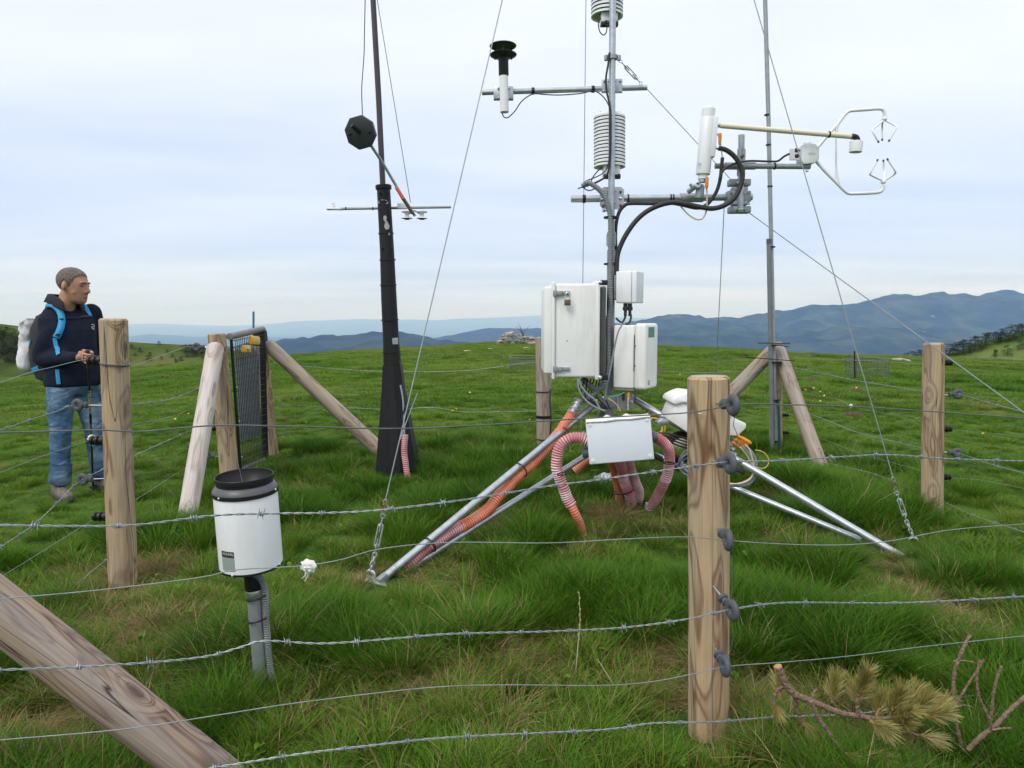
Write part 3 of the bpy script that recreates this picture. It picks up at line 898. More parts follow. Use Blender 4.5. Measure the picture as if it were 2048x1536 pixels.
def far_fn(x, y, z):
    n = len(x)
    cl = vnoise(x, y, .9, 41) * .5 + vnoise(x, y, .45, 42) * .3 + vnoise(x, y, 3.0, 43) * .35
    u = rs.uniform(0, 1, n)
    kind = rs.randint(10, 13, n)
    kind = np.where((cl > .26) & (u > .35), rs.randint(13, 15, n), kind)
    scl = rs.uniform(.7, 1.2, n) * (1 + .25 * cl)
    hue = np.clip(.56 + .25 * vnoise(x, y, 4.0, 44) + .18 * vnoise(x, y, 1.4, 45) - .30 * np.clip(cl, 0, 1) + rs.normal(0, .07, n), 0, .8)
    dd = np.clip(.05 + .10 * vnoise(x, y, 2.2, 46) + np.clip(y - 14, 0, 20) * .006, .01, .3)
    for i in range(n):
        pts.append((x[i], y[i], z[i]))
    att.append(np.stack([kind, scl, rs.uniform(0, 6.28, n), dd, hue, rs.normal(0, .06, n), rs.normal(0, .06, n)], -1))
scatter(.9, 3.2, 230, 1.0, near_fn)
scatter(3.2, 9.5, 150, 1.0, near_fn)
scatter(9.0, 16.0, 36, 1.5, far_fn)
scatter(16.0, 36.0, 20, 2.0, far_fn)
att = np.concatenate(att)
me = bpy.data.meshes.new('grass')
me.from_pydata(pts, [], [])
def addattr(nm, typ, data):
    a_ = me.attributes.new(nm, typ, 'POINT')
    key = {'FLOAT': 'value', 'INT': 'value', 'FLOAT_VECTOR': 'vector'}[typ]
    a_.data.foreach_set(key, np.ascontiguousarray(data).ravel())
addattr('kind', 'INT', att[:, 0].astype(np.int32))
addattr('scl', 'FLOAT', att[:, 1].astype(np.float32))
addattr('rot', 'FLOAT_VECTOR', np.stack([att[:, 5], att[:, 6], att[:, 2]], -1).astype(np.float32))
addattr('dry', 'FLOAT', att[:, 3].astype(np.float32))
addattr('hue', 'FLOAT', att[:, 4].astype(np.float32))
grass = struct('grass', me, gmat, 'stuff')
grass['label'] = 'green tufted meadow grass with dry straw patches'; grass['category'] = 'grass'
ng = bpy.data.node_groups.new('grass_instances', 'GeometryNodeTree')
ng.interface.new_socket('Geometry', in_out='INPUT', socket_type='NodeSocketGeometry')
ng.interface.new_socket('Geometry', in_out='OUTPUT', socket_type='NodeSocketGeometry')
gi = ng.nodes.new('NodeGroupInput'); go = ng.nodes.new('NodeGroupOutput')
iop = ng.nodes.new('GeometryNodeInstanceOnPoints')
ci = ng.nodes.new('GeometryNodeCollectionInfo'); ci.inputs['Collection'].default_value = pc
ci.inputs['Separate Children'].default_value = True; ci.inputs['Reset Children'].default_value = True
def nattr(nm, typ):
    n = ng.nodes.new('GeometryNodeInputNamedAttribute'); n.data_type = typ; n.inputs['Name'].default_value = nm
    return n
ak, as_, ar = nattr('kind', 'INT'), nattr('scl', 'FLOAT'), nattr('rot', 'FLOAT_VECTOR')
l = ng.links.new
l(gi.outputs[0], iop.inputs['Points']); l(ci.outputs[0], iop.inputs['Instance'])
iop.inputs['Pick Instance'].default_value = True
l(ak.outputs['Attribute'], iop.inputs['Instance Index']); l(as_.outputs['Attribute'], iop.inputs['Scale']); l(ar.outputs['Attribute'], iop.inputs['Rotation'])
l(iop.outputs[0], go.inputs[0])
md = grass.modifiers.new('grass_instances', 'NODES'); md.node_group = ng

# ---- air: blue haze over the valley
hz = MB(); hz.box((0, 35000, 220), (150000, 110000, 1900))
hm = bpy.data.materials.new('haze_air'); hm.use_nodes = True
ht = hm.node_tree
for n in list(ht.nodes):
    if n.type != 'OUTPUT_MATERIAL': ht.nodes.remove(n)
pv = NN(ht, 'ShaderNodeVolumePrincipled')
pv.inputs['Color'].default_value = (.33, .54, 1.0, 1)
pv.inputs['Absorption Color'].default_value = (1, 1, 1, 1)
pv.inputs['Density'].default_value = 5.2e-5
pv.inputs['Anisotropy'].default_value = 0.0
ht.links.new(pv.outputs[0], [n for n in ht.nodes if n.type == 'OUTPUT_MATERIAL'][0].inputs['Volume'])
haze = struct('haze', hz.mesh('haze', smooth=False), hm, 'stuff')
# ================================================================== FENCE
W_tan = wood('tan_pine_log', (.46, .34, .20), (.20, .112, .062), (.39, .34, .28), .5, 0.0, 27, .9)
W_front = wood('front_pine_log', (.50, .36, .205), (.165, .080, .040), (.40, .355, .30), .4, 3.1, 30, .6)
W_grey = wood('grey_pine_log', (.36, .29, .215), (.17, .11, .075), (.42, .38, .33), .8, 5.0, 22)
W_pale = wood('bleached_pine_log', (.62, .55, .50), (.36, .27, .23), (.66, .61, .58), .8, 8.0, 22, .3)
W_brace = wood('weathered_brace_log', (.36, .265, .185), (.105, .050, .038), (.38, .335, .31), .7, 2.0, 30, .95)
W_end = endgrain('sawn_end', (.46, .40, .32), (.25, .20, .15))

def log_part(parent, a, b, r0, r1, mat, name='log', seed=0, ch=.008, round_top=False):
    """peeled log from a to b as a part with its own local Z axis"""
    a, b = Vector(a), Vector(b)
    ln = (b - a).length
    r = random.Random(seed)
    n = 28; k = max(6, int(ln / .05))
    rows = [(t * (ln - ch) / k) for t in range(k + 1)]
    vs = []; 
    ph = [r.uniform(0, 6.28) for _ in range(6)]
    def rad(z, ang):
        t = z / ln
        base = r0 + (r1 - r0) * t
        return base * (1 + .014 * math.sin(2 * ang + ph[0] + z * 1.2) + .010 * math.sin(3 * ang + ph[1] - z * 2.3) + .012 * math.sin(z * 5.1 + ph[2]) + .006 * math.sin(5 * ang + 9 * z + ph[3]))
    mb = MB()
    for z in rows:
        for j in range(n):
            an = 2 * math.pi * j / n
            q = rad(z, an)
            vs.append((q * math.cos(an), q * math.sin(an), z))
    if round_top:
        extra = [(.97, ln - ch + r1 * .12), (.85, ln - ch + r1 * .33), (.62, ln - ch + r1 * .55), (.3, ln - ch + r1 * .68)]
    else:
        extra = [((r1 - ch) / r1, ln)]
    for (f_, z) in extra:
        for j in range(n):
            an = 2 * math.pi * j / n
            q = rad(ln - ch, an) * f_
            vs.append((q * math.cos(an), q * math.sin(an), z))
    kk = len(rows) + len(extra)
    fs = []
    for i in range(kk - 1):
        for j in range(n):
            fs.append((i * n + j, i * n + (j + 1) % n, (i + 1) * n + (j + 1) % n, (i + 1) * n + j))
    mb.add(vs, fs, None, 0)
    mb.f.append(tuple((kk - 1) * n + j for j in range(n))); mb.m.append(1)
    mb.f.append(tuple(range(n - 1, -1, -1))); mb.m.append(1)
    me = mb.mesh(name, Vector((0, 0, 0)), True, 35)
    me.materials.append(mat); me.materials.append(mat if round_top else W_end)
    Rm = frame(b - a, (1, 0, 0) if abs((b - a).normalized().x) < .9 else (0, 1, 0))
    Rm = Rm @ Matrix.Rotation(r.uniform(0, 6.28), 3, 'Z')
    return inst(name, me, parent, Matrix.Translation(a) @ Rm.to_4x4())

# --- insulators (shared meshes): local Z = screw axis, pointing away from the post; local X = wire direction
def ring_insulator_meshes():
    rod = MB(); rod.lathe([(.0028, -.02), (.0028, .0)], (0, 0, 0), n=8)
    body = MB()
    body.lathe([(.006, -.004), (.016, -.003), (.0185, .002), (.016, .007), (.009, .010), (.008, .016), (.0145, .019), (.0150, .024), (.009, .027), (.008, .036)], (0, 0, 0), n=18)
    ring = MB()
    # flattened ring with a slot: wide bead with its hole along local X
    prof = []
    for j in range(12):
        b_ = 2 * math.pi * j / 12
        prof.append((.0215 + .0145 * math.cos(b_), .0105 * math.sin(b_)))
    prof.append(prof[0])
    ring.lathe(prof, (0, 0, .058), (1, 0, 0), 26, caps=False)
    lug = MB(); lug.box((0.0, .018, .064), (.008, .026, .010), None, .003)
    ms = []
    for mbx, nm, mt in ((rod, 'screw', 'steel'), (body, 'insulator_body', 'grey'), (ring, 'insulator_ring', 'grey'), (lug, 'wire_clip', 'black')):
        me = mbx.mesh(nm); me.materials.append(M[mt]); ms.append(me)
    return ms
RI = ring_insulator_meshes()
kb = MB(); kb.lathe([(.012, -.004), (.020, 0), (.021, .010), (.013, .014), (.013, .020), (.020, .024), (.021, .032), (.013, .036), (.013, .042), (.019, .046), (.019, .056), (.010, .062), (.004, .063)], (0, 0, 0), n=18)
KN = kb.mesh('barrel_insulator'); KN.materials.append(M['black'])
def ring_insulator(post, base, tip, wiredir, rodlen):
    """base: where the screw enters the post, tip: centre of the ring"""
    base, tip = Vector(base), Vector(tip)
    z = (tip - base).normalized()
    o = tip - z * .058
    Rm = frame(z, wiredir)
    top = inst('insulator', RI[1], post, Matrix.Translation(tip - z * .058 * .86) @ Rm.to_4x4() @ Matrix.Scale(.86, 4))
    for me in (RI[2], RI[3]):
        c = bpy.data.objects.new(me.name, me); c.parent = top; COL.objects.link(c)
    mb = MB(); mb.tube([base - z * .01, o], .0026, 8)
    c = part('screw', mb, M['steel'], post)
    return top
def barrel_insulator(post, base, dirn, scale=1.0):
    Rm = frame(dirn)
    return inst('insulator', KN, post, Matrix.Translation(Vector(base)) @ Rm.to_4x4() @ Matrix.Scale(scale, 4))
def tie_band(c, ax, r, h=.006, t=.002, tail=0.0):
    mb = MB(); mb.lathe([(r, -h / 2), (r + t, -h / 2), (r + t, h / 2), (r, h / 2)], c, ax, 18)
    return mb
def post(name, label, a, b, r0, r1, mat, seed, group='wooden posts of the fenced plot', cat='fence post'):
    t = thing(name, label, cat, Vector(a), group)
    log_part(t, a, b, r0, r1, mat, 'log', seed)
    return t
FA, FB = (-1.55, 1.375), (.58, 1.955)        # plan line of the front wires
LA, LB = (-2.05, 3.4), (-2.17, 5.0)       # left wires
RA, RB = (2.58, 4.2), (2.28, 5.9)         # right wires
BA, BB = (-2.1, 6.2), (2.2, 6.15)         # rear wires
fwd_dir = Vector((FB[0] - FA[0], FB[1] - FA[1], 0)).normalized()

# front post
fp = post('fence_post', 'nearest thick round pine post with five grey ring insulators down its side', P(1417, 1520, 2.10), P(1417, 752, 2.10), .0600, .0590, W_front, 3)
for (bx_, by_, tx_, ty_) in ((1433, 806, 1466, 810), (1424, 923, 1460, 927), (1438, 1056, 1456, 1080), (1427, 1172, 1464, 1220), (1427, 1290, 1450, 1332)):
    ring_insulator(fp, P(bx_, by_, 2.043), P(tx_, ty_, 1.955), fwd_dir, .03)
mb = MB()
for seg in ([(1470, 832), (1467, 850), (1475, 873), (1471, 900), (1464, 914)], [(1451, 936), (1447, 955), (1449, 985), (1454, 1010), (1452, 1040), (1450, 1062)],
            [(1458, 1095), (1463, 1120), (1465, 1160), (1462, 1200)], [(1465, 1238), (1467, 1265), (1461, 1300), (1454, 1318)]):
    mb.tube(spline([P(x, y, 1.95) for x, y in seg], per=5), .0011, 5)
part('jumper_wire', mb, M['wire_dark'], fp)
for (x, y) in ((1401, 827), (1437, 1442)):
    mb = MB(); mb.torus(P(x, y, 2.038), (0, 0, 1), .006, .0014, 10, 5)
    part('staple', mb, M['steel'], fp)

# left post
lp = post('fence_post', 'tan post in front of the hiker, a long drying crack near its top', P(246, 1168, 3.38), P(227, 637, 3.36), .0625, .0605, W_tan, 11)
left_dir = Vector((LB[0] - LA[0], LB[1] - LA[1], 0)).normalized()
ring_insulator(lp, P(206, 811, 3.38), P(155, 810, 3.40), left_dir.lerp(Vector((.3, 1, 0)), .3), .08)
ring_insulator(lp, P(213, 957, 3.38), P(165, 959, 3.40), left_dir.lerp(Vector((.3, 1, 0)), .3), .08)
for (x, y) in ((204, 721), (209, 881), (215, 1033)):
    barrel_insulator(lp, P(x, y, 3.38), (-1, .05, 0), 1.15)
mb = MB(); mb.lathe([(.0640, -.002), (.0665, -.002), (.0665, .002), (.0640, .002)], P(230.5, 728, 3.36), (.10, 0, 1), 24)
part('wrapped_wire', mb, M['wire_dark'], lp)

# right post
rp = post('fence_post', 'grey-tan post standing alone on the right with black insulators towards the frame edge', P(1864, 1032, 4.2), P(1867, 686, 4.2), .0600, .0570, W_tan, 21)
right_dir = Vector((RB[0] - RA[0], RB[1] - RA[1], 0)).normalized()
ring_insulator(rp, P(1886, 790, 4.2), P(1916, 788, 4.2), right_dir, .05)
ring_insulator(rp, P(1884, 904, 4.2), P(1914, 906, 4.2), right_dir, .05)
for (x, y) in ((1886, 725), (1885, 858), (1883, 954)):
    barrel_insulator(rp, P(x, y, 4.2), (1, .05, 0), .9)

# gate posts, rear posts, corner post
gp1 = post('gate_post', 'leaning tan gate post on the hinge side, behind the bleached brace', P(460, 958, 5.0), P(433, 667, 5.0), .0640, .0590, W_tan, 31, 'gate posts')
ring_insulator(gp1, P(425, 694, 5.0), P(393, 694, 5.0), left_dir, .06)
ring_insulator(gp1, P(443, 913, 5.0), P(413, 912, 4.95), left_dir, .06)
barrel_insulator(gp1, P(438, 856, 5.0), (-1, .05, 0), 1.1)
gp2 = post('gate_post', 'far gate post with a black collar round its top and a blue rod behind', P(544, 908, 6.15), P(518, 656, 6.15), .0560, .0540, W_tan, 33, 'gate posts')
mb = MB(); ax = (P(518, 656, 6.15) - P(544, 908, 6.15)).normalized()
mb.lathe([(.0560, 0), (.0600, 0), (.0610, -.10), (.0590, -.12), (.0560, -.12)], P(519, 662, 6.15), ax, 20)
part('collar', mb, M['black'], gp2)
mb = MB(); mb.tube([P(507, 664, 6.3), P(507, 623, 6.3)], .0095, 10)
part('rod', mb, M['blue'], gp2, label='thin blue plastic rod')
bp_ = post('fence_post', 'grey weathered rear post beside the big white cabinet, with black straps', P(1089, 906, 5.95), P(1085, 674, 5.95), .0620, .0600, W_grey, 41)
ax = Vector((0, 0, 1))
for (x, y, h) in ((1086, 783, .006), (1087.5, 833, .022), (1088, 878, .008)):
    part('strap', tie_band(P(x, y, 5.95), ax, .0635, h, .003), M['black'], bp_)
mb = MB(); mb.tube(spline([P(1101, 778, 5.9), P(1100, 800, 5.88), P(1102, 840, 5.88), P(1100, 882, 5.9)], per=5), .006, 6)
part('cable', mb, M['rubber'], bp_)
cp = post('corner_post', 'rear corner post between two slanting braces, behind the grey mast', P(1552, 912, 6.02), P(1551, 684, 6.02), .0540, .0520, W_tan, 51)
for (x, y) in ((1571, 830), (1572, 865)):
    barrel_insulator(cp, P(x - 6, y, 6.0), (1, -.1, 0), .8)
# off-frame corner that carries the near brace and the front wires
fc = post('corner_post', 'front left corner post of the fenced plot, just outside the picture', (-1.64, 1.66, -.05), (-1.66, 1.64, 1.12), .062, .060, W_tan, 53)

post('corner_post', 'front right corner post of the fenced plot, just outside the picture', (2.86, 2.60, -.05), (2.87, 2.60, 1.10), .060, .058, W_tan, 54)

def brace(label, a, b, r0, r1, mat, seed, rt=True):
    t = thing('brace_log', label, 'brace log', Vector(a), 'slanting braces of the fence')
    log_part(t, a, b, r0, r1, mat, 'log', seed, round_top=rt)
    return t
brace('bleached whitish log propping the gate post', P(368, 1075, 4.25), P(431, 695, 4.92), .0575, .0575, W_pale, 61)
brace('brown-grey log slanting right from the far gate post down to the black mast', P(775, 915, 5.9), P(537, 690, 6.1), .060, .056, W_grey, 62)
brace('pale log slanting down left from the rear corner post behind the nearest post', P(1345, 905, 5.9), P(1545, 702, 6.0), .0575, .055, W_grey, 63)
brace('pale log slanting down right from the rear corner post', P(1645, 945, 5.35), P(1557, 700, 5.98), .056, .055, W_grey, 64)
brace('big streaked log crossing the near bottom left corner', P(520, 1625, 1.92), P(-330, 965, 1.70), .0655, .062, W_brace, 65)

# --- wires
bmb = MB()
for s_ in (0, 1):
    h_ = []
    for k in range(15):
        a_ = k / 14 * 2 * math.pi * 1.6 + s_ * math.pi
        h_.append((-.006 + s_ * .004 + k * .0006, .0052 * math.cos(a_), .0052 * math.sin(a_)))
    a0, a1 = s_ * math.pi, 2 * math.pi * 1.6 + s_ * math.pi
    tip0 = (h_[0][0] - .003, h_[0][1] - .014 * math.sin(a0) * -1, h_[0][2] - .014 * math.cos(a0))
    tip1 = (h_[-1][0] + .003, h_[-1][1] - .014 * math.sin(a1), h_[-1][2] + .014 * math.cos(a1))
    bmb.tube([tip0] + h_ + [tip1], [.0004] + [.00125] * 15 + [.0004], 5)
BARB = bmb.mesh('barb'); BARB.materials.append(M['wire'])
def barbed(label, pts, group, step=.009, gap=.145, r=.0014, off=.0017, seed=0, n=5, mat='wire'):
    rr_ = random.Random(seed)
    path = resample(spline(pts, per=14), step)
    t = thing('barbed_wire', label, 'barbed wire', path[0], group)
    for s_ in (0, 1):
        q = []
        for i, p in enumerate(path):
            tn = (path[min(i + 1, len(path) - 1)] - path[max(i - 1, 0)]).normalized()
            u = tn.cross(Vector((0, 0, 1))).normalized(); v = tn.cross(u)
            a_ = i * step / .052 * 2 * math.pi + s_ * math.pi
            q.append(p + (u * math.cos(a_) + v * math.sin(a_)) * off)
        mb = MB(); mb.tube(q, r, n)
        part('strand', mb, M[mat], t)
    ln = len(path) * step
    d_ = rr_.uniform(.03, .1)
    while d_ < ln - .03:
        i = min(int(d_ / step), len(path) - 2)
        tn = (path[i + 1] - path[i]).normalized()
        Rm = frame(tn.cross(Vector((0, 0, 1))), tn)
        sc_ = r / .0015
        o = inst('barb', BARB, t, Matrix.Translation(path[i]) @ (Rm @ Matrix.Rotation(rr_.uniform(0, 6.28), 3, 'X')).to_4x4() @ Matrix.Scale(sc_, 4))
        d_ += gap * rr_.uniform(.85, 1.15)
    return t
def plain(label, pts, group, r=.0014, mat='wire', n=6, name='fence_wire', cat='wire', step=.03):
    path = resample(spline(pts, per=12), step)
    mb = MB(); mb.tube(path, r, n)
    return solo(name, mb, M[mat], label, cat, path[0], group)
def W(lst, a, b):
    q = [PW(x, y, a, b) for x, y in lst]
    if a == FA: q = [Vector((-1.60, 1.60, q[0].z))] + q + [Vector((2.80, 2.56, q[-1].z))]     # on to the corner posts outside the frame
    if a == LA: q = [Vector((-1.67, 1.72, q[0].z))] + q
    if a == RA: q = q + [Vector((2.88, 2.64, q[-1].z))]
    return q
gF, gL, gR, gB = 'front fence wires', 'left fence wires', 'right fence wires', 'rear fence wires'
plain('uppermost front wire, dark and smooth, crossing the gate and the grey junction box', W([(-120, 866), (0, 865), (120, 862), (205, 860), (285, 863), (430, 851), (600, 853), (800, 857), (1000, 848), (1150, 838), (1300, 830), (1380, 825), (1440, 815), (1468, 808), (1560, 809), (1700, 813), (1850, 822), (2048, 836), (2160, 842)], FA, FB), gF, .0017, 'wire_dark')
barbed('upper barbed front wire crossing the white rain gauge', W([(-120, 1050), (0, 1050), (130, 1052), (270, 1050), (430, 1031), (550, 1027), (650, 1026), (760, 1020), (940, 998), (1100, 972), (1180, 962), (1375, 934), (1460, 924), (1560, 921), (1700, 913), (1780, 910), (1900, 918), (2048, 922), (2160, 922)], FA, FB), gF, seed=1)
plain('smooth front wire passing just under the rain gauge drum, carrying the white rag', W([(-120, 1210), (0, 1198), (200, 1180), (400, 1155), (470, 1140), (600, 1132), (680, 1120), (760, 1098), (900, 1085), (1100, 1086), (1250, 1078), (1370, 1074), (1456, 1081), (1560, 1088), (1680, 1090), (1780, 1082), (1900, 1060), (2048, 1048), (2160, 1040)], FA, FB), gF, .0013)
barbed('middle barbed front wire crossing the steel pole of the rain gauge', W([(-120, 1346), (0, 1340), (230, 1330), (400, 1315), (480, 1295), (530, 1282), (650, 1287), (800, 1276), (900, 1268), (1100, 1263), (1250, 1255), (1375, 1238), (1462, 1219), (1560, 1206), (1700, 1206), (1800, 1206), (1930, 1200), (2048, 1193), (2160, 1188)], FA, FB), gF, seed=2)
plain('lower smooth front wire above the bottom barbed one', W([(-120, 1490), (0, 1480), (250, 1458), (450, 1428), (600, 1405), (850, 1376), (1000, 1370), (1200, 1371), (1300, 1364), (1390, 1347), (1452, 1333), (1560, 1325), (1700, 1312), (1850, 1293), (2048, 1272), (2160, 1262)], FA, FB), gF, .0013)
barbed('bottom barbed front wire running behind the cut pine branch', W([(240, 1560), (430, 1535), (600, 1508), (750, 1490), (900, 1475), (1200, 1460), (1300, 1447), (1375, 1445), (1440, 1443), (1560, 1434), (1680, 1430), (1760, 1422), (1900, 1398), (2048, 1378), (2160, 1366)], FA, FB), gF, seed=3)
plain('smooth top wire on the left passing the hiker at his waist', W([(-60, 782), (0, 765), (60, 745), (110, 733), (170, 719), (200, 721), (262, 731), (300, 720), (345, 703), (372, 694), (393, 694)], LA, LB), gL, .0016)
barbed('highest barbed wire on the left, at the hiker\'s thighs', W([(-60, 872), (0, 860), (60, 840), (110, 824), (155, 810), (258, 809), (301, 805), (350, 796), (396, 777), (425, 765)], LA, LB), gL, step=.012, r=.0014, seed=4)
plain('thin left wire with the white knotted scrap', W([(-60, 970), (0, 945), (80, 914), (130, 897), (183, 879), (262, 850), (342, 833), (388, 816), (420, 810)], LA, LB), gL, .0012)
barbed('middle barbed wire on the left, crossing the hiker\'s ankle', W([(-60, 1140), (0, 1095), (67, 1050), (120, 1000), (165, 959), (263, 914), (320, 888), (381, 862), (430, 845)], LA, LB), gL, step=.012, r=.0014, seed=5)
plain('low smooth wire on the left below the barbed one', W([(-60, 1205), (0, 1156), (60, 1118), (121, 1080), (200, 1032), (268, 1001), (363, 941), (430, 905)], LA, LB), gL, .0012)
barbed('lowest barbed wire on the left, running past the foot of the tan post', W([(-60, 1390), (0, 1335), (100, 1228), (145, 1177), (218, 1116), (269, 1085), (348, 1041), (400, 1005), (440, 975)], LA, LB), gL, step=.012, r=.0014, seed=6)
plain('thin top wire on the right leaving the lone post towards the frame edge', W([(1590, 716), (1700, 720), (1850, 727), (1900, 725), (1960, 714), (2048, 720), (2110, 728)], RA, RB), gR, .0010)
barbed('highest barbed wire on the right', W([(1585, 735), (1655, 749), (1713, 761), (1780, 772), (1846, 782), (1916, 788), (1980, 806), (2048, 824), (2120, 845)], RA, RB), gR, step=.012, r=.0013, seed=7)
plain('thin right wire with a small white scrap on it', W([(1570, 784), (1614, 788), (1676, 799), (1700, 811), (1740, 821), (1846, 838), (1893, 858), (1960, 864), (2048, 875), (2110, 884)], RA, RB), gR, .0010)
barbed('middle barbed wire on the right', W([(1575, 820), (1621, 829), (1658, 842), (1701, 860), (1747, 873), (1845, 896), (1914, 906), (1980, 928), (2048, 946), (2120, 970)], RA, RB), gR, step=.012, r=.0013, seed=8)
plain('low thin wire on the right', W([(1580, 862), (1644, 878), (1701, 900), (1770, 921), (1842, 941), (1891, 954), (1960, 960), (2048, 977), (2110, 990)], RA, RB), gR, .0010)
barbed('lowest barbed wire on the right, running past the foot of the lone post', W([(1580, 908), (1667, 929), (1735, 944), (1778, 959), (1845, 985), (1885, 1002), (1948, 1031), (2048, 1064), (2120, 1090)], RA, RB), gR, step=.012, r=.0013, seed=9)
barbed('highest rear wire between the far gate post and the rear corner', W([(545, 722), (590, 730), (650, 736), (774, 743), (934, 741), (1067, 725), (1180, 731), (1303, 741), (1378, 745), (1460, 744), (1545, 742)], BA, BB), gB, step=.016, r=.0013, seed=10)
barbed('middle rear wire between the far gate post and the rear corner', W([(545, 812), (636, 812), (774, 819), (865, 815), (934, 824), (1072, 822), (1130, 820), (1300, 818), (1440, 817), (1545, 815)], BA, BB), gB, step=.016, r=.0013, seed=11)
barbed('lowest rear wire, half hidden in the grass', W([(700, 884), (842, 888), (953, 891), (1072, 890), (1200, 892), (1380, 892), (1545, 890)], BA, BB), gB, step=.016, r=.0012, seed=12)

# rags knotted on wires
def rag(px, py, pl, size, label, seed):
    r = random.Random(seed)
    c = PW(px, py, *pl)
    t = thing('rag', label, 'rag', c, 'scraps of cloth tied on wires')
    mb = MB()
    bm = bmesh.new(); bmesh.ops.create_icosphere(bm, subdivisions=3, radius=1)
    for v in bm.verts:
        n_ = mnoise.fractal(v.co * 2.4 + Vector((seed, 0, 0)), 1, 2, 4)
        v.co = c + Vector((v.co.x * 1.1, v.co.y * .8, v.co.z)) * size * (1 + .55 * n_)
    bm.verts.index_update()
    mb.add([v.co.copy() for v in bm.verts], [[v.index for v in f.verts] for f in bm.faces]); bm.free()
    part('knot', mb, M['rag'], t)
    for k in range(3):
        mb = MB(); p0 = c + Vector((r.uniform(-.4, .4), 0, -.4)) * size
        pth = spline([p0, p0 + Vector((r.uniform(-.6, .1), r.uniform(-.4, .2), -.8)) * size, p0 + Vector((r.uniform(-1.1, .2), r.uniform(-.5, .2), -r.uniform(1.3, 2.1))) * size], per=4)
        mb.tube(pth, [size * q for q in np.linspace(.22, .05, len(pth))], 5)
        part('loose_end', mb, M['rag'], t)
rag(617, 1133, (FA, FB), .015, 'frayed white rag knotted on the wire beside the rain gauge', 3)
rag(183, 877, (LA, LB), .016, 'small white scrap tied on the wire in front of the hiker\'s leg', 5)
rag(1702, 811, (RA, RB), .010, 'tiny white scrap on the right-hand wire near the guy wire', 8)

# --- gate
g0, g1 = P(462, 674, 5.1), P(524, 662, 6.02)
h0, h1 = P(481, 938, 5.1), P(531, 918, 6.02)
gt_ = thing('gate', 'narrow wire-mesh gate with a ribbed grey sheet and yellow latch', 'gate', h0.lerp(h1, .5) - Vector((0, 0, .05)))
def gq(u, v):   # u 0..1 along the gate, v 0 bottom .. 1 top
    return h0.lerp(h1, u).lerp(g0.lerp(g1, u), v)
gn = (gq(1, .5) - gq(0, .5)).cross(gq(.5, 1) - gq(.5, 0)).normalized()
if gn.x < 0: gn = -gn
mb = MB(); mb.tube([gq(0, -.01), gq(0, 1.0)], .011, 10); part('frame_stile', mb, M['black'], gt_)
mb = MB(); mb.tube([gq(1, -.01), gq(1, 1.0)], .026, 12); part('frame_stile', mb, M['black'], gt_)
mb = MB(); mb.tube([gq(-.04, 1.005), gq(1.03, 1.015)], .024, 14); part('top_rail', mb, pm('weathered_rail', (.20, .18, .165), .6, 0, .15, 20), gt_)
mb = MB(); mb.tube([gq(0, .0), gq(1, .0)], .012, 10); part('bottom_rail', mb, M['galv_dull'], gt_)
mb = MB()
for k in range(1, 18): mb.tube([gq(k / 18, 0) + gn * .012, gq(k / 18, 1) + gn * .012], .0026, 5)
for k in range(0, 21): mb.tube([gq(-.01, (k + .4) / 21) + gn * .015, gq(1.01, (k + .4) / 21) + gn * .015], .0028, 5)
mesh_o = part('wire_mesh', mb, M['black'], gt_)
mb = MB(); vs = []; fs = []
nu = 96
for i in range(nu + 1):
    u = .17 + .76 * i / nu
    wv = .010 * math.sin(i / nu * 2 * math.pi * 11)
    for v in (.20, .86):
        for s_ in (0, 1):
            vs.append(gq(u, v) - gn * (.022 - wv + s_ * .0015))
for i in range(nu):
    a_ = i * 4; b_ = a_ + 4
    fs += [(a_, b_, b_ + 2, a_ + 2), (a_ + 1, a_ + 3, b_ + 3, b_ + 1), (a_, a_ + 1, b_ + 1, b_), (a_ + 2, b_ + 2, b_ + 3, a_ + 3)]
mb.add(vs, fs); part('corrugated_sheet', mb, M['sheet'], gt_)
lt_ = MB(); Rg = frame(gn, gq(1, .5) - gq(0, .5))
lt_.box(gq(.30, .895) + gn * .03, (.20, .055, .03), Rg, .01)
latch = part('latch', lt_, M['yellowlatch'], gt_)
mb = MB(); mb.box(gq(.58, .945) + gn * .03, (.26, .07, .035), Rg, .015); part('latch_arm', mb, M['yellowlatch'], latch)
mb = MB(); mb.lathe([(.016, 0), (.016, .008), (.004, .010)], gq(.27, .895) + gn * .045, gn, 10); part('bolt', mb, M['steel'], latch)
for v in (.09, .36, .62, .9):
    mb = MB(); mb.lathe([(.007, 0), (.007, .006), (.002, .008)], gq(0.01, v) + gn * .011, gn, 8); part('staple', mb, M['steel'], gt_)
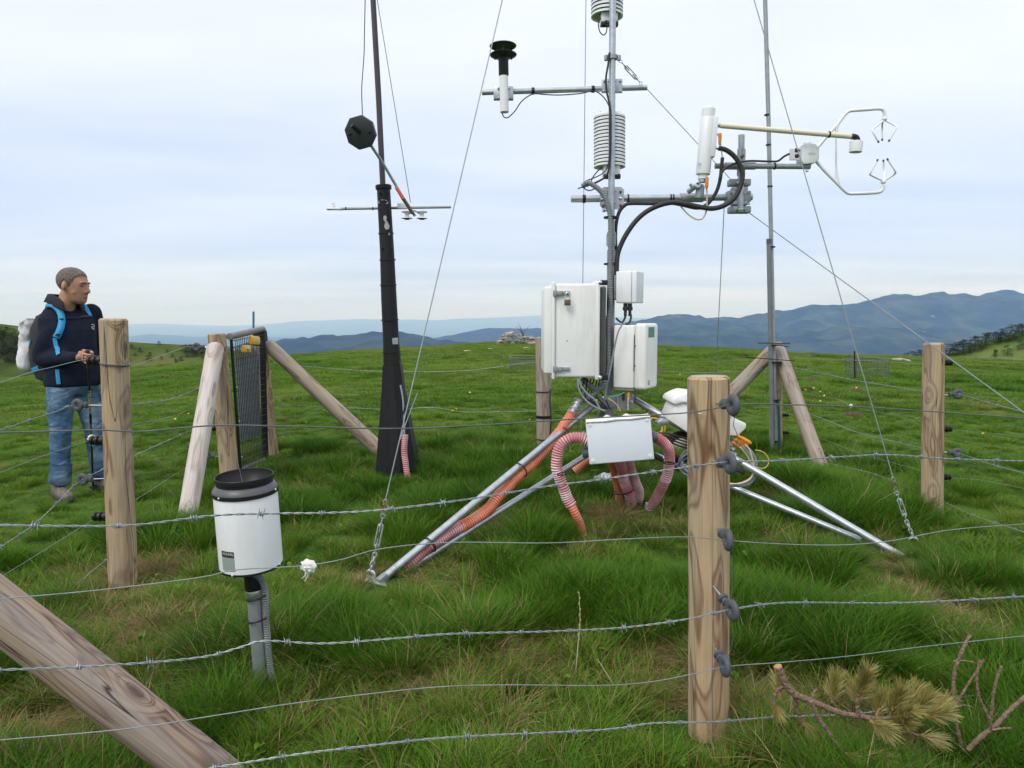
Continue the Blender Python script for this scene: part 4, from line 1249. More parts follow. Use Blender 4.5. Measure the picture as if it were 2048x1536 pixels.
# ================================================================== STATION
def hosemat(name, c1, c2, period, patch=.5, rough=.5):
    """ribbed hose: two colours by rib along its length, sun-bleached patches"""
    m, t, b = newmat(name); l = t.links.new
    uvn = NN(t, 'ShaderNodeUVMap'); sp = NN(t, 'ShaderNodeSeparateXYZ'); l(uvn.outputs[0], sp.inputs[0])
    mu = NN(t, 'ShaderNodeMath', operation='MULTIPLY', inp={1: 2 * math.pi / period}); l(sp.outputs[1], mu.inputs[0])
    si = NN(t, 'ShaderNodeMath', operation='SINE'); l(mu.outputs[0], si.inputs[0])
    mr = NN(t, 'ShaderNodeMapRange', inp={1: -.3, 2: .5, 3: 0.0, 4: 1.0}); l(si.outputs[0], mr.inputs[0])
    tcn = NN(t, 'ShaderNodeTexCoord')
    nz = NN(t, 'ShaderNodeTexNoise', inp={'Scale': 9.0, 'Detail': 3.0}); l(tcn.outputs['Object'], nz.inputs['Vector'])
    rp = ramp(t, [(.40, (1 - patch,) * 3), (.58, (1, 1, 1))]); l(nz.outputs['Fac'], rp.inputs[0])
    mm = NN(t, 'ShaderNodeMath', operation='MULTIPLY'); l(mr.outputs[0], mm.inputs[0]); l(rp.outputs[0], mm.inputs[1])
    mx_ = NN(t, 'ShaderNodeMix', data_type='RGBA'); l(mm.outputs[0], mx_.inputs[0]); mx_.inputs[6].default_value = tuple(c1) + (1,); mx_.inputs[7].default_value = tuple(c2) + (1,)
    l(mx_.outputs[2], b.inputs['Base Color']); b.inputs['Roughness'].default_value = rough
    return m
M['orangehose'] = hosemat('orange_ribbed_conduit', (.62, .12, .045), (.76, .36, .24), .0135, .5)  # lighter rib tone paints the highlights on the crests into the colour
M['pinkhose'] = hosemat('bleached_pink_ribbed_conduit', (.44, .13, .14), (.76, .60, .60), .0135, .75)
M['redhose'] = hosemat('red_ribbed_conduit', (.40, .075, .09), (.74, .48, .50), .0135, .5)
M['ribgrey'] = hosemat('grey_ribbed_conduit', (.11, .12, .13), (.27, .29, .30), .0085, .2)
def ribbed(pts, r, pitch=.0135, amp=.10, n=12, step=None):
    path = resample(spline(pts, per=10), pitch / 4)
    rs_ = [r * (1 + amp * math.sin(2 * math.pi * i / 4 + .6) + .05 * mnoise.noise(p_ * 14)) for i, p_ in enumerate(path)]
    path = [p_ + Vector((mnoise.noise(p_ * 11), mnoise.noise(p_ * 11 + Vector((5, 0, 0))), mnoise.noise(p_ * 11 + Vector((0, 7, 0))))) * r * .28 for p_ in path]
    mb = MB(); mb.tube(path, rs_, n)
    return mb
def cable(pts, r, n=6, step=.012):
    mb = MB(); mb.tube(resample(spline(pts, per=10), step), r, n)
    return mb
def PP(lst, y): return [P(x, yy, y) for x, yy in lst]
def bolt(c, ax, r=.006, h=.006):
    mb = MB(); mb.lathe([(r, 0), (r, h), (r * .5, h * 1.3)], c, ax, 6)
    return mb
# the tripod's feet show where its hub stands: 4.4 m away; sizes below were drawn for 3.8 m, MB.K brings both to 4.4 m
P0 = P
def P(px, py, y): return P0(px, py, y * MB.K)
STK = 4.40 / 3.80
MB.K = STK
MY = 3.80
MX = P(1222, 700, MY).x; MYW = MY * STK
mast_base = P(1218, 838, MY)

# ---- tripod tower
tw = thing('tripod_tower', 'central galvanised instrument mast standing on three slanting pipe legs', 'mast', Vector((MX, MYW, GZF(MX, MYW))))
mb = MB(); mb.tube([P(1218, 905, MY), P(1221, 640, MY), P(1222.5, 500, MY)], .0215, 16); part('lower_mast', mb, M['galv_dull'], tw)
mb = MB(); mb.tube([P(1222, 540, MY), P(1224, 200, MY), P(1226, -100, MY), P(1229, -1000, MY)], .0172, 16); part('upper_mast', mb, M['galv'], tw)
mb = MB(); mb.lathe([(.019, -.02), (.025, -.02), (.026, .03), (.022, .05), (.018, .05)], P(1222.4, 484, MY), (0, 0, 1), 18); part('coupling', mb, M['galv_dull'], tw)
for (x, y) in ((1206, 400), (1211, 421)):
    mb = MB(); mb.lathe([(.006, 0), (.006, .022), (.010, .022), (.010, .032)], P(x + 6, y, 3.78), (-1, -.3, 0), 8); part('bolt', mb, M['steel'], tw)
fL = P0(772, 1152, 3.37); fR = P0(1790, 1106, 3.58); fB = Vector((MX - .05, MYW + 1.25, 0)); fB.z = GZF(fB.x, fB.y) + .02
def legY(x): return float(1 / np.interp(x, [772, 1192], [1 / 3.37, 1 / (3.76 * STK)]))      # depth of the left leg under a pixel column
hubT = P(1219, 792, MY); hubL = P(1219, 903, MY)
legs = ((P(1192, 806, 3.76), fL, P(1180, 906, 3.76), P0(802, 1148, 3.43)), (P(1262, 795, 3.80), fR, P(1300, 906, 3.80), P0(1722, 1080, 3.70)), (hubT, fB, hubL + Vector((0, .05, 0)), fB + Vector((.01, -.12, .02))))
for k, (a, b, c, d_) in enumerate(legs):
    mb = MB(); mb.tube([a, b], .0172, 14); lg = part('leg', mb, M['galv'], tw)
    mb = MB(); mb.tube([c, d_], .0148, 12); part('lower_strut', mb, M['galv'], tw)
    mb = MB(); dr = (b - a).normalized(); mb.box(b + dr * .02, (.030, .030, .045), frame(dr, (0, 0, 1)), .004); ft = part('foot_bracket', mb, M['galv_dull'], tw)
    mb = MB(); mb.box(b + Vector((dr.x * .05, dr.y * .05, -.015)), (.10, .07, .006), Matrix.Rotation(.25 * (-1 if k else 1), 3, 'Y'), .002); part('foot_plate', mb, M['galv'], tw)
    mb = MB(); mb.tube([b + dr * .05, b + dr * .05 + Vector((dr.x * .05, dr.y * .05, -.10))], .006, 8); part('ground_pin', mb, M['steel'], tw)
for (x, y, wpx, hpx, yy) in ((1222, 803, 44, 26, 3.755), (1250, 805, 34, 26, 3.74)):
    mb = MB(); mb.box(P(x, y, yy), (wpx / F * yy, .012, hpx / F * yy), None, .002); part('hub_plate', mb, M['galv_dull'], tw)
for (x, y) in ((1192, 801), (1262, 803), (1206, 795)):
    mb = bolt(P(x, y, 3.735), (0, -1, 0), .008, .008); part('bolt', mb, M['steel'], tw)
for k, (x, y, ax) in enumerate(((1127, 860, None), (1040, 933, None), (857, 1082, None))):      # ties on the left leg
    c = P0(x, y, legY(x)); dr = (fL - legs[0][0]).normalized()
    mb = MB(); mb.torus(c + Vector((.006, 0, -.018)), dr, .036, .0032, 18, 6); part('cable_tie', mb, M['black'], tw)
for (x, y) in ((1289, 812), (1297, 817)):
    mb = MB(); mb.torus(P(x, y, 3.79), (fR - legs[1][0]).normalized(), .019, .0028, 16, 6); part('cable_tie', mb, M['black'], tw)
mb = MB(); mb.lathe([(.018, -.010), (.027, -.010), (.028, .010), (.018, .010)], P(1224, 115, MY), (0, 0, 1), 18)
clr = part('guy_collar', mb, M['galv_dull'], tw)
for x in (1212, 1238):
    mb = MB(); mb.lathe([(.009, -.013), (.010, 0), (.009, .013)], P(x, 116, 3.79), (0, 0, 1), 10); part('lug', mb, M['galv_dull'], clr)

# ---- cross arms
def pipe_thing(name, label, cat, a, b, r, mat='galv', group=None):
    t = thing(name, label, cat, a.lerp(b, .5), group)
    mb = MB(); mb.tube([a, b], r, 14); part('pipe', mb, M[mat], t)
    return t
ua = pipe_thing('instrument_boom', 'upper horizontal pipe on the mast carrying the black-capped sensor', 'boom', P(964, 185, 3.87), P(1294, 175, 3.87), .0140, 'galv', 'cross arms of the instrument mast')
mb = MB(); mb.box(P(1224, 172, 3.845), (.106, .012, .070), None, .002); br = part('clamp_plate', mb, M['galv'], ua)
for x in (1208, 1241):
    for y in (162, 183):
        part('bolt', bolt(P(x, y, 3.838), (0, -1, 0), .006, .008), M['steel'], br)
for y in (163, 182):
    mb = MB(); mb.torus(P(1224, y, MY + .01), (0, 0, 1), .020, .0030, 16, 6, 0, 2 * math.pi); part('u_bolt', mb, M['steel'], br)
la = pipe_thing('instrument_boom', 'lower horizontal pipe on the mast carrying the gas analyser end', 'boom', P(1142, 398, 3.87), P(1504, 394, 3.87), .0178, 'galv', 'cross arms of the instrument mast')
poly = [(-.045, -.055), (.045, -.055), (.062, -.038), (.062, .045), (.045, .058), (-.045, .058), (-.062, .04), (-.062, -.035)]
poly = [(a_ * MB.K, b_ * MB.K) for a_, b_ in poly]
mb = MB(); mb.prism(poly, P(1224, 397, 3.845), (1, 0, 0), (0, 0, 1), .012); br = part('clamp_plate', mb, M['galv'], la)
for x in (1207, 1241):
    for y in (384, 397, 411):
        part('bolt', bolt(P(x, y, 3.838), (0, -1, 0), .007, .008), M['rust'] if y != 397 else M['steel'], br)
for y in (382, 406):
    mb = MB(); mb.torus(P(1223, y, MY + .01), (0, 0, 1), .021, .0034, 16, 6); part('u_bolt', mb, M['steel'], br)
mb = MB(); mb.lathe([(.0182, -.008), (.0215, -.008), (.0215, .008), (.0182, .008)], P(1168, 397.7, 3.87), (1, 0, 0), 16); part('tape_band', mb, M['black'], la)
for x in (1256, 1341, 1346):
    mb = MB(); mb.lathe([(.0182, -.004), (.0215, -.004), (.0215, .004), (.0182, .004)], P(x, 396.5, 3.87), (1, 0, 0), 16); part('cable_tie', mb, M['black'], la)
mb = MB(); mb.lathe([(.0180, -.06), (.0235, -.06), (.0235, .06), (.0180, .06)], P(1383, 395.5, 3.87), (1, 0, 0), 16); part('sleeve', mb, M['galv_dull'], la)
# end clamp, upright and second arm
up = thing('upright_clamp', 'short upright pipe in a dark bolted clamp at the end of the lower arm', 'clamp', P(1480, 426, 3.84), None)
mb = MB(); mb.tube([P(1481, 424, 3.83), P(1483, 270, 3.83)], .0165, 14); part('upright_pipe', mb, M['galv'], up)
mb = MB(); mb.tube([P(1482, 352, 3.83), P(1483, 298, 3.83)], .0215, 4); part('square_sleeve', mb, M['galv_dull'], up)
for (dx_, y, w_, h_) in ((-4, 366, 42, 13), (-4, 380, 30, 10), (-6, 394, 46, 22), (-4, 407, 30, 9), (-4, 420, 42, 13)):
    mb = MB(); mb.box(P(1482 + dx_, y, 3.86), (w_ / F * 3.86, .055, h_ / F * 3.86), None, .006); part('clamp_block', mb, M['galv_dull'], up)
for (x, y) in ((1463, 384), (1463, 408), (1498, 384), (1498, 408)):
    mb = MB(); mb.tube([P(x, y, 3.80), P(x, y, 3.93)], .006, 8); part('bolt', mb, M['galv'], up)
for y in (366, 420):
    mb = MB(); mb.torus(P(1481, y, 3.83), (0, 0, 1), .022, .0038, 16, 6); part('u_bolt', mb, M['steel'], up)
part('bolt', bolt(P(1484, 313, 3.81), (0, -1, 0), .010, .012), M['rust'], up)
a2 = pipe_thing('sonic_boom', 'short grey boom under the sonic anemometer box', 'boom', P(1430, 332, 3.80), P(1620, 333, 3.80), .0140, 'galv_dull', 'cross arms of the instrument mast')
mb = MB(); mb.lathe([(.0142, 0), (.0185, 0), (.0185, .155), (.0142, .155)], P(1450, 332, 3.80), (1, 0, 0), 14); part('sleeve', mb, M['galv_dull'], a2)
mb = MB(); mb.lathe([(.0145, -.004), (.0175, -.004), (.0175, .004), (.0145, .004)], P(1549, 332.5, 3.80), (1, 0, 0), 14); part('cable_tie', mb, M['black'], a2)
part('bolt', bolt(P(1614, 339, 3.79), (0, 0, -1), .008, .010), M['steel'], a2)

# ---- radiation shields
pl = MB(); pl.lathe([(.040, .012), (.078, .004), (.0825, .000), (.0825, -.0095), (.079, -.0095), (.074, -.005), (.040, .005)], (0, 0, 0), n=32)
PLATE = pl.mesh('plate'); PLATE.materials.append(M['white2'])
def shield(label, px, ytop, ybot, yd, count):
    top, bot = P(px, ytop, yd), P(px, ybot, yd)
    t = thing('radiation_shield', label, 'radiation shield', bot, 'multi-plate radiation shields')
    for k in range(count):
        c = top.lerp(bot, k / (count - 1))
        inst('plate', PLATE, t, Matrix.Translation(c))
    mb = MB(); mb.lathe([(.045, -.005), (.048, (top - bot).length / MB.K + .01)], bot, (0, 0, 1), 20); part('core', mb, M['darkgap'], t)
    mb = MB(); mb.lathe([(.079, 0), (.070, .010), (.03, .018), (.001, .020)], top + Vector((0, 0, .002)), (0, 0, 1), 32); part('cap', mb, M['white2'], t)
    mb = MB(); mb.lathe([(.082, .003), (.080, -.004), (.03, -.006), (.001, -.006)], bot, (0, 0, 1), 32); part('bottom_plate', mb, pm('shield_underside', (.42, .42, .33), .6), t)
    mb = MB(); mb.box(bot + MB.K * Vector((.006, -.02, -.03)), (.085, .075, .055), None, .006); part('mount', mb, M['white2'], t)
    mb = MB(); mb.box(bot + MB.K * Vector((.006, -.055, -.068)), (.088, .03, .022), None, .003); cl = part('clamp', mb, M['black'], t)
    mb = MB(); mb.torus(bot + MB.K * Vector((.006, -.075, -.062)), (0, 0, 1), .024, .0035, 16, 6, math.pi * .0, math.pi * 2); part('u_bolt', mb, M['steel'], cl)
    for s_ in (-1, 1):
        mb = MB(); mb.tube([top + Vector((s_ * .058, -.02, .012)), top + Vector((s_ * .058, -.02, .030))], .003, 6); part('stud', mb, M['steel'], t)
    return t
shield('louvred white radiation shield halfway up the mast, between the two arms', 1219, 234, 331, 3.895, 15)
s2 = shield('louvred white radiation shield cut off by the top edge', 1214, -80, 30, 3.895, 15)

# ---- black-capped sensor on the upper arm
vs_ = thing('disc_sensor', 'white tube sensor with two stacked black discs at the end of the upper arm', 'sensor', P(1009, 226, 3.80))
ax = (P(1006, 90, 3.80) - P(1009, 226, 3.80)).normalized()
mb = MB(); mb.lathe([(.019, 0), (.0225, .002), (.0225, .205)], P(1009, 225, 3.80), ax, 20); part('tube', mb, M['white2'], vs_)
mb = MB(); mb.lathe([(.0235, 0), (.0255, .004), (.0255, .075), (.030, .088), (.050, .094), (.066, .100), (.0685, .104), (.066, .107), (.03, .112), (.02, .118)], P(1007.5, 152, 3.80), ax, 32); part('lower_disc', mb, M['black'], vs_)
mb = MB(); mb.lathe([(.066, 0), (.0685, .004), (.064, .008), (.03, .013), (.001, .014)], P(1006, 93.5, 3.80), ax, 32); part('upper_disc', mb, M['black'], vs_)
for a_ in (0.5, 2.6, 4.71):
    mb = MB(); o_ = Vector((math.cos(a_), math.sin(a_), 0)) * .049 * MB.K
    mb.tube([P(1006.5, 116, 3.80) + o_, P(1006, 92, 3.80) + o_], .0035, 6); part('spacer', mb, M['black'], vs_)
mb = MB(); mb.box(P(1007, 187, 3.835), (.102, .03, .066), None, .004); cb = part('clamp', mb, M['galv'], vs_)
for x in (997, 1018):
    for y in (177, 196):
        part('bolt', bolt(P(x, y, 3.819), (0, -1, 0), .006, .008), M['steel'], cb)
def cable_thing(label, pts, r, mat, cat='cable', name='cable', group='cables of the station', n=7):
    return solo(name, cable(pts, r, n), M[mat], label, cat, pts[0], group)
cable_thing('thin black cable drooping from the black-capped sensor along the upper arm to the mast', [P(1004, 226, 3.80), P(1008, 234, 3.79), P(1016, 235, 3.79), P(1030, 222, 3.80), P(1044, 202, 3.82), P(1066, 188, 3.845), P(1090, 189, 3.845), P(1120, 190, 3.845), P(1160, 187, 3.845), P(1188, 182, 3.845), P(1205, 192, 3.84), P(1216, 208, 3.81), P(1219, 222, 3.785), P(1219, 260, 3.775), P(1219, 300, 3.775), P(1216, 330, 3.775), P(1206, 346, 3.77), P(1190, 355, 3.77), P(1172, 362, 3.77), P(1168, 368, 3.77), P(1170, 378, 3.77), P(1180, 381, 3.77), P(1190, 377, 3.77)], .0030, 'rubber')
for x in (1066, 1186):
    mb = MB(); mb.lathe([(.0143, -.008), (.0180, -.008), (.0180, .008), (.0143, .008)], P(x, 182 - (x - 1066) * .03, 3.87), (1, 0, 0), 14); part('cable_tie', mb, M['black'], ua)
cable_thing('black cable running down the mast past the collar and the upper arm', [P(1219, 105, 3.775), P(1216, 130, 3.78), P(1212, 155, 3.775), P(1213, 180, 3.775), P(1218, 205, 3.775), P(1221, 230, 3.772), P(1221, 290, 3.772), P(1218, 335, 3.772), P(1212, 352, 3.772), P(1198, 362, 3.772), P(1180, 370, 3.78)], .0052, 'rubber')
cable_thing('small black cable loop under the topmost shield', [P(1203, 34, 3.85), P(1197, 46, 3.83), P(1199, 62, 3.80), P(1206, 70, 3.79), P(1212, 66, 3.785), P(1215, 48, 3.785)], .0030, 'rubber')
cable_thing('black cable loop below the lower radiation shield', [P(1203, 335, 3.85), P(1192, 346, 3.80), P(1184, 358, 3.78), P(1182, 366, 3.775), P(1176, 372, 3.77), P(1166, 374, 3.76), P(1156, 377, 3.75)], .0032, 'rubber')

# ---- turnbuckles, guys, stays
def turnbuckle(label, a, b, r=.0035, wd=.012, group='turnbuckles', mat='steel'):
    t = thing('turnbuckle', label, 'turnbuckle', b, group)
    d_ = (b - a).normalized(); u = d_.cross(Vector((0, 1, 0))).normalized(); ln = (b - a).length
    for s_ in (-1, 1):
        mb = MB(); mb.tube([a + d_ * ln * .25 + u * s_ * wd, a + d_ * ln * .75 + u * s_ * wd], r, 8); part('body_rod', mb, M[mat], t)
    for f_ in (.25, .75):
        mb = MB(); mb.lathe([(r * 2.2, -.008), (r * 2.2, .008)], a + d_ * ln * f_, d_, 8); mb.tube([a + d_ * ln * f_ - u * wd, a + d_ * ln * f_ + u * wd], r * 1.2, 8); part('end_nut', mb, M[mat], t)
    mb = MB(); mb.tube([a + d_ * ln * .06, a + d_ * ln * .42], r * .9, 8); mb.torus(a + d_ * ln * .03, Vector((0, 1, 0)), r * 2.6, r * .8, 14, 6); part('eye_screw', mb, M[mat], t)
    mb = MB(); mb.tube([b - d_ * ln * .06, b - d_ * ln * .42], r * .9, 8); mb.torus(b - d_ * ln * .03, Vector((0, 1, 0)), r * 2.6, r * .8, 14, 6); part('eye_screw', mb, M[mat], t)
    return t
turnbuckle('small turnbuckle between the mast collar and the right end of the upper arm', P(1240, 121, 3.79), P(1283, 168, 3.85), .003, .010)
top_guy = P(1229, -960, MY)
gG = 'guy wires'
gw1b = P0(771, 1000, 3.40); gw3b = P0(1786, 955, 3.80)
plain('guy wire falling from the mast top past the black mast to the left anchor', [top_guy, gw1b], gG, .0026, 'galv_dull', name='guy_wire', cat='guy wire', step=.3)
plain('guy wire falling from the mast top past the grey mast to the right anchor', [top_guy, gw3b], gG, .0026, 'galv_dull', name='guy_wire', cat='guy wire', step=.3)
plain('thin guy wire hanging behind the mast, down behind the big cabinet', [P0(1182, -900, 4.7), Vector((P0(1162, 880, 5.6).x, 5.6, GZF(.6, 5.6)))], gG, .0024, 'galv_dull', name='guy_wire', cat='guy wire', step=.3)
plain('stay wire from the tip of the upper arm down to the bolted clamp', [P(1292, 176, 3.86), P(1396, 288, 3.92), P(1468, 366, 3.90)], gG, .0022, 'galv_dull', name='guy_wire', cat='guy wire', step=.2)
plain('stay wire slanting from the bolted clamp down to the right frame edge', [P(1496, 424, 3.88), P0(2060, 834, 3.5)], gG, .0026, 'galv_dull', name='guy_wire', cat='guy wire', step=.2)
plain('stay wire hanging from the lower arm down behind the nearest post', [P(1449, 402, 3.87), P0(1430, 790, 5.1), Vector((P0(1427, 860, 5.4).x, 5.4, GZF(1.5, 5.4)))], gG, .0024, 'galv_dull', name='guy_wire', cat='guy wire', step=.2)
MB.K = 1.0
def anchor(label, wtop, tb0, tb1, link, eye, pin):
    turnbuckle('long steel turnbuckle ' + label, tb0, tb1, .0042, .011)
    t = thing('ground_anchor', 'shiny eye bolt anchor in the grass ' + label, 'anchor', pin, 'ground anchors')
    chain = []
    for k in range(4):
        c = tb1.lerp(eye, (k + .3) / 4)
        dd = (eye - tb1).normalized(); u = Vector((0, 1, 0)) if k % 2 else Vector((1, 0, 0)); u = (u - dd * u.dot(dd)).normalized()
        mb = MB(); pts_ = []
        for j in range(13):
            a_ = 2 * math.pi * j / 12; pts_.append(c + dd * .020 * math.cos(a_) + u * .009 * math.sin(a_))
        mb.tube(pts_, .0034, 6); part('chain_link', mb, M['steel'], t)
    mb = MB(); mb.torus(eye + Vector((0, 0, -.02)), (.5, 1, 0), .022, .0085, 18, 8); part('eye', mb, M['steel'], t)
    mb = MB(); mb.tube([eye + Vector((0, 0, -.04)), pin], .0085, 10); part('shank', mb, M['steel'], t)
    # the wire's own thimble and free end
    for k in range(3):
        c = wtop.lerp(tb0, (k + .5) / 3)
        dd = (tb0 - wtop).normalized(); u = dd.cross(Vector((0, 1, 0))).normalized(); pts_ = []
        for j in range(13):
            a_ = 2 * math.pi * j / 12; pts_.append(c + dd * (tb0 - wtop).length * .2 * math.cos(a_) + u * .008 * math.sin(a_))
        mb = MB(); mb.tube(pts_, .0032, 6); part('thimble' if k == 0 else 'chain_link', mb, M['rust'] if k == 1 else M['steel'], t)
anchor('beside the left tripod foot', gw1b, P(766, 1030, 3.40), P(749, 1112, 3.38), None, P(741, 1142, 3.37), P(740, 1200, 3.36))
anchor('beside the right tripod foot', gw3b, P(1793, 985, 3.80), P(1814, 1046, 3.79), None, P(1827, 1076, 3.78), P(1828, 1125, 3.77))
plain('loose grey wire end sticking up beside the black mast', [P(835, 786, 3.46), P(806, 862, 3.44), P(800, 880, 3.43)], gG, .0026, 'galv_dull', name='guy_wire', cat='guy wire', step=.05)

MB.K = STK
# ---- enclosures
def frame_axes(u, yaw): pass
def bx3(c, size, bev, R=None):
    mb = MB(); mb.box(c, size, R, bev, 3); return mb
def pxbox(x0, x1, y0, y1, yf, depth):
    """world box whose front face at depth yf spans the pixel rectangle"""
    a, b = P(x0, y1, yf), P(x1, y0, yf)
    c = (a + b) / 2
    return Vector((c.x, a.y + depth * MB.K / 2, c.z)), Vector((abs(b.x - a.x) / MB.K, depth, abs(b.z - a.z) / MB.K))
en = thing('instrument_cabinet', 'biggest white cabinet on the left of the mast, padlocked, with steel latches', 'cabinet', P(1150, 757, 3.8), 'white instrument boxes')
c, s_ = pxbox(1109, 1194, 567, 755, 3.60, .40); part('body', bx3(c, s_, .012), M['white'], en)
c, s_ = pxbox(1088, 1106, 573, 748, 3.615, .37); part('door', bx3(c, s_, .010), M['white'], en)
c, s_ = pxbox(1103.5, 1111, 563, 760, 3.585, .43); part('door_flange', bx3(c, s_, .009), M['white'], en)
c, s_ = pxbox(1190, 1201, 561, 761, 3.59, .42); part('rear_flange', bx3(c, s_, .011), M['white'], en)
c, s_ = pxbox(1199, 1213, 572, 750, 3.66, .30); part('back_plate', bx3(c, s_, .01), pm('dark_backplate', (.10, .10, .10), .5), en)
for (y0, y1) in ((560, 570), (750, 760)):
    c, s_ = pxbox(1196, 1216, y0, y1, 3.60, .03); mo = part('mounting_ear', bx3(c, s_, .004), M['black'], en)
    mb = bolt(P(1200, (y0 + y1) / 2, 3.597), (0, -1, 0), .010, .010); part('bolt', mb, M['steel'], mo)
for k, y in enumerate((586, 738)):
    c, s_ = pxbox(1106, 1114, y - 6, y + 6, 3.578, .02); lt1 = part('latch', bx3(c, s_, .002), M['galv_dull'], en)
    c, s_ = pxbox(1113, 1125, y - 4.5, y + 4.5, 3.582, .02); part('latch_lever', bx3(c, s_, .003), M['galv_dull'], lt1)
    c, s_ = pxbox(1125, 1140, y - 4, y + 3.5, 3.588, .014); part('latch_hook', bx3(c, s_, .003), M['galv_dull'], lt1)
part('bolt', bolt(P(1134, 682, 3.602), (0, -1, 0), .0035, .003), M['grey'], en)
pk = thing('padlock', 'small dark padlock hanging on the upper latch of the biggest cabinet', 'padlock', P(1135, 611, 3.572))
c, s_ = pxbox(1129, 1141.5, 599, 611, 3.562, .018); part('lock_body', bx3(c, s_, .003), M['brass'], pk)
mb = MB(); mb.tube(spline([P(1130.5, 601, 3.571), P(1130.5, 592, 3.571), P(1132, 587, 3.571), P(1135, 585, 3.571), P(1138, 587, 3.571), P(1139.5, 592, 3.571), P(1139.5, 601, 3.571)], per=4), .0026, 8); part('shackle', mb, M['steel'], pk)
def yawbox(t, name, corner, u, v, du, dv, dz, bev, mat, u0=0, v0=0, z0=0):
    """box in a frame: u = direction the door faces, v = away along the width; corner is the bottom near corner"""
    c = corner + (u * (u0 + du / 2) + v * (v0 + dv / 2) + Vector((0, 0, z0 + dz / 2))) * MB.K
    mb = MB(); mb.box(c, (du, dv, dz), Matrix((u, v, Vector((0, 0, 1)))).transposed(), bev, 3)
    return part(name, mb, mat, t)
u_ = Vector((math.cos(.50), -math.sin(.50), 0)); v_ = Vector((math.sin(.50), math.cos(.50), 0))
sb = thing('junction_box', 'smallest white box high on the right of the mast', 'box', P(1240, 606, 3.68), 'white instrument boxes')
k0 = P(1231, 606, 3.72)
yawbox(sb, 'base', k0, u_, v_, .083, .115, .160, .006, M['white2'])
yawbox(sb, 'lid', k0, u_, v_, .026, .115, .160, .006, M['white2'], .0845)
yawbox(sb, 'bracket', k0, u_, v_, .006, .10, .12, .001, M['galv_dull'], -.008, .0, .02)
for zz in (.012, .148):
    for vv in (.015, .10):
        part('lid_screw', bolt(k0 + (u_ * .110 + v_ * vv + Vector((0, 0, zz))) * MB.K, u_, .006, .002), M['whitegrey'], sb)
for (x, dz) in ((1251, .0), (1260, .0)):
    mb = MB(); mb.lathe([(.011, 0), (.011, -.018), (.014, -.018), (.014, -.034), (.008, -.036), (.008, -.065)], P(x, 607, 3.72), (0, 0, 1), 12); part('cable_gland', mb, M['rubber'], sb)
mbx = thing('analyser_box', 'upright white box right of the mast with a green label near its top', 'box', P(1262, 782, 3.66), 'white instrument boxes')
k1 = P(1226, 777, 3.68)
hgt = (782 - 650) / F * 3.64
yawbox(mbx, 'base', k1, u_, v_, .110, .185, hgt * .96, .008, M['white'], 0, 0, .004)
cv = yawbox(mbx, 'cover', k1, u_, v_, .062, .200, hgt, .016, M['white'], .111, -.008)
gl = MB(); gl.box(k1 + (u_ * .1735 + v_ * .075 + Vector((0, 0, hgt * .865))) * MB.K, (.001, .095, .052), Matrix((u_, v_, Vector((0, 0, 1)))).transposed())
part('green_label', gl, pm('green_label_print', (.10, .24, .17), .4, 0, .3, 60), cv)
gl = MB(); gl.box(k1 + (u_ * .1735 + v_ * .045 + Vector((0, 0, hgt * .10))) * MB.K, (.001, .03, .026), Matrix((u_, v_, Vector((0, 0, 1)))).transposed())
part('rating_label', gl, pm('tan_label_print', (.38, .33, .22), .4, 0, .4, 80), cv)
for zz in (.36, .66):
    part('cover_screw', bolt(k1 + (u_ * .118 + v_ * -.008 + Vector((0, 0, hgt * zz))) * MB.K, -v_, .0035, .0015), M['grey'], cv)
yawbox(mbx, 'hinge_seam', k1, u_, v_, .003, .004, hgt * .55, .0005, M['grey'], .108, -.003, hgt * .28)
yawbox(mbx, 'bottom_tray', k1, u_, v_, .10, .16, .012, .002, pm('grey_tray', (.32, .30, .27), .5), .004, .01, -.008)
for (x, y, mt) in ((1247, 786, 'rubber'), (1257, 788, 'orange'), (1270, 786, 'grey')):
    mb = MB(); mb.lathe([(.008, .012), (.008, -.012), (.006, -.030), (.003, -.034)], P(x, y + 2, 3.66), (0, 0, 1), 10); part('connector', mb, M[mt], mbx)
# lower junction box facing the camera
jb = thing('junction_box', 'wide grey-lidded white box hanging low between the tripod legs', 'box', P(1240, 927, 3.36), 'white instrument boxes')
j0, j1, j2, j3 = P(1180, 928, 3.32), P(1306, 919, 3.30), P(1302, 832, 3.32), P(1172, 845, 3.34)
jc = (j0 + j1 + j2 + j3) / 4; ju = ((j1 - j0) + (j2 - j3)).normalized(); jv0 = ((j3 - j0) + (j2 - j1)).normalized()
jn = ju.cross(jv0).normalized(); jv = jn.cross(ju)
jR = Matrix((ju, jv, jn)).transposed(); jw = ((j1 - j0).length + (j2 - j3).length) / 2; jh = ((j3 - j0).length + (j2 - j1).length) / 2
mb = MB(); mb.box(jc - jn * .055 * MB.K, (jw / MB.K, jh / MB.K, .075), jR, .010, 3); part('base', mb, M['white'], jb)
mb = MB(); mb.box(jc - jn * .008 * MB.K, (jw / MB.K + .004, jh / MB.K + .004, .018), jR, .006, 3); lid = part('lid', mb, M['whitegrey'], jb)  # bluish grey paints the weaker light on this front face
for sx in (-1, 1):
    for sy in (-1, 1):
        p_ = jc + ju * sx * (jw / 2 - .018) + jv * sy * (jh / 2 - .018) + jn * .001
        mb = MB(); mb.lathe([(.009, 0), (.009, .0025), (.007, .003)], p_, jn, 16); sc_ = part('lid_screw', mb, M['whitegrey'], lid)
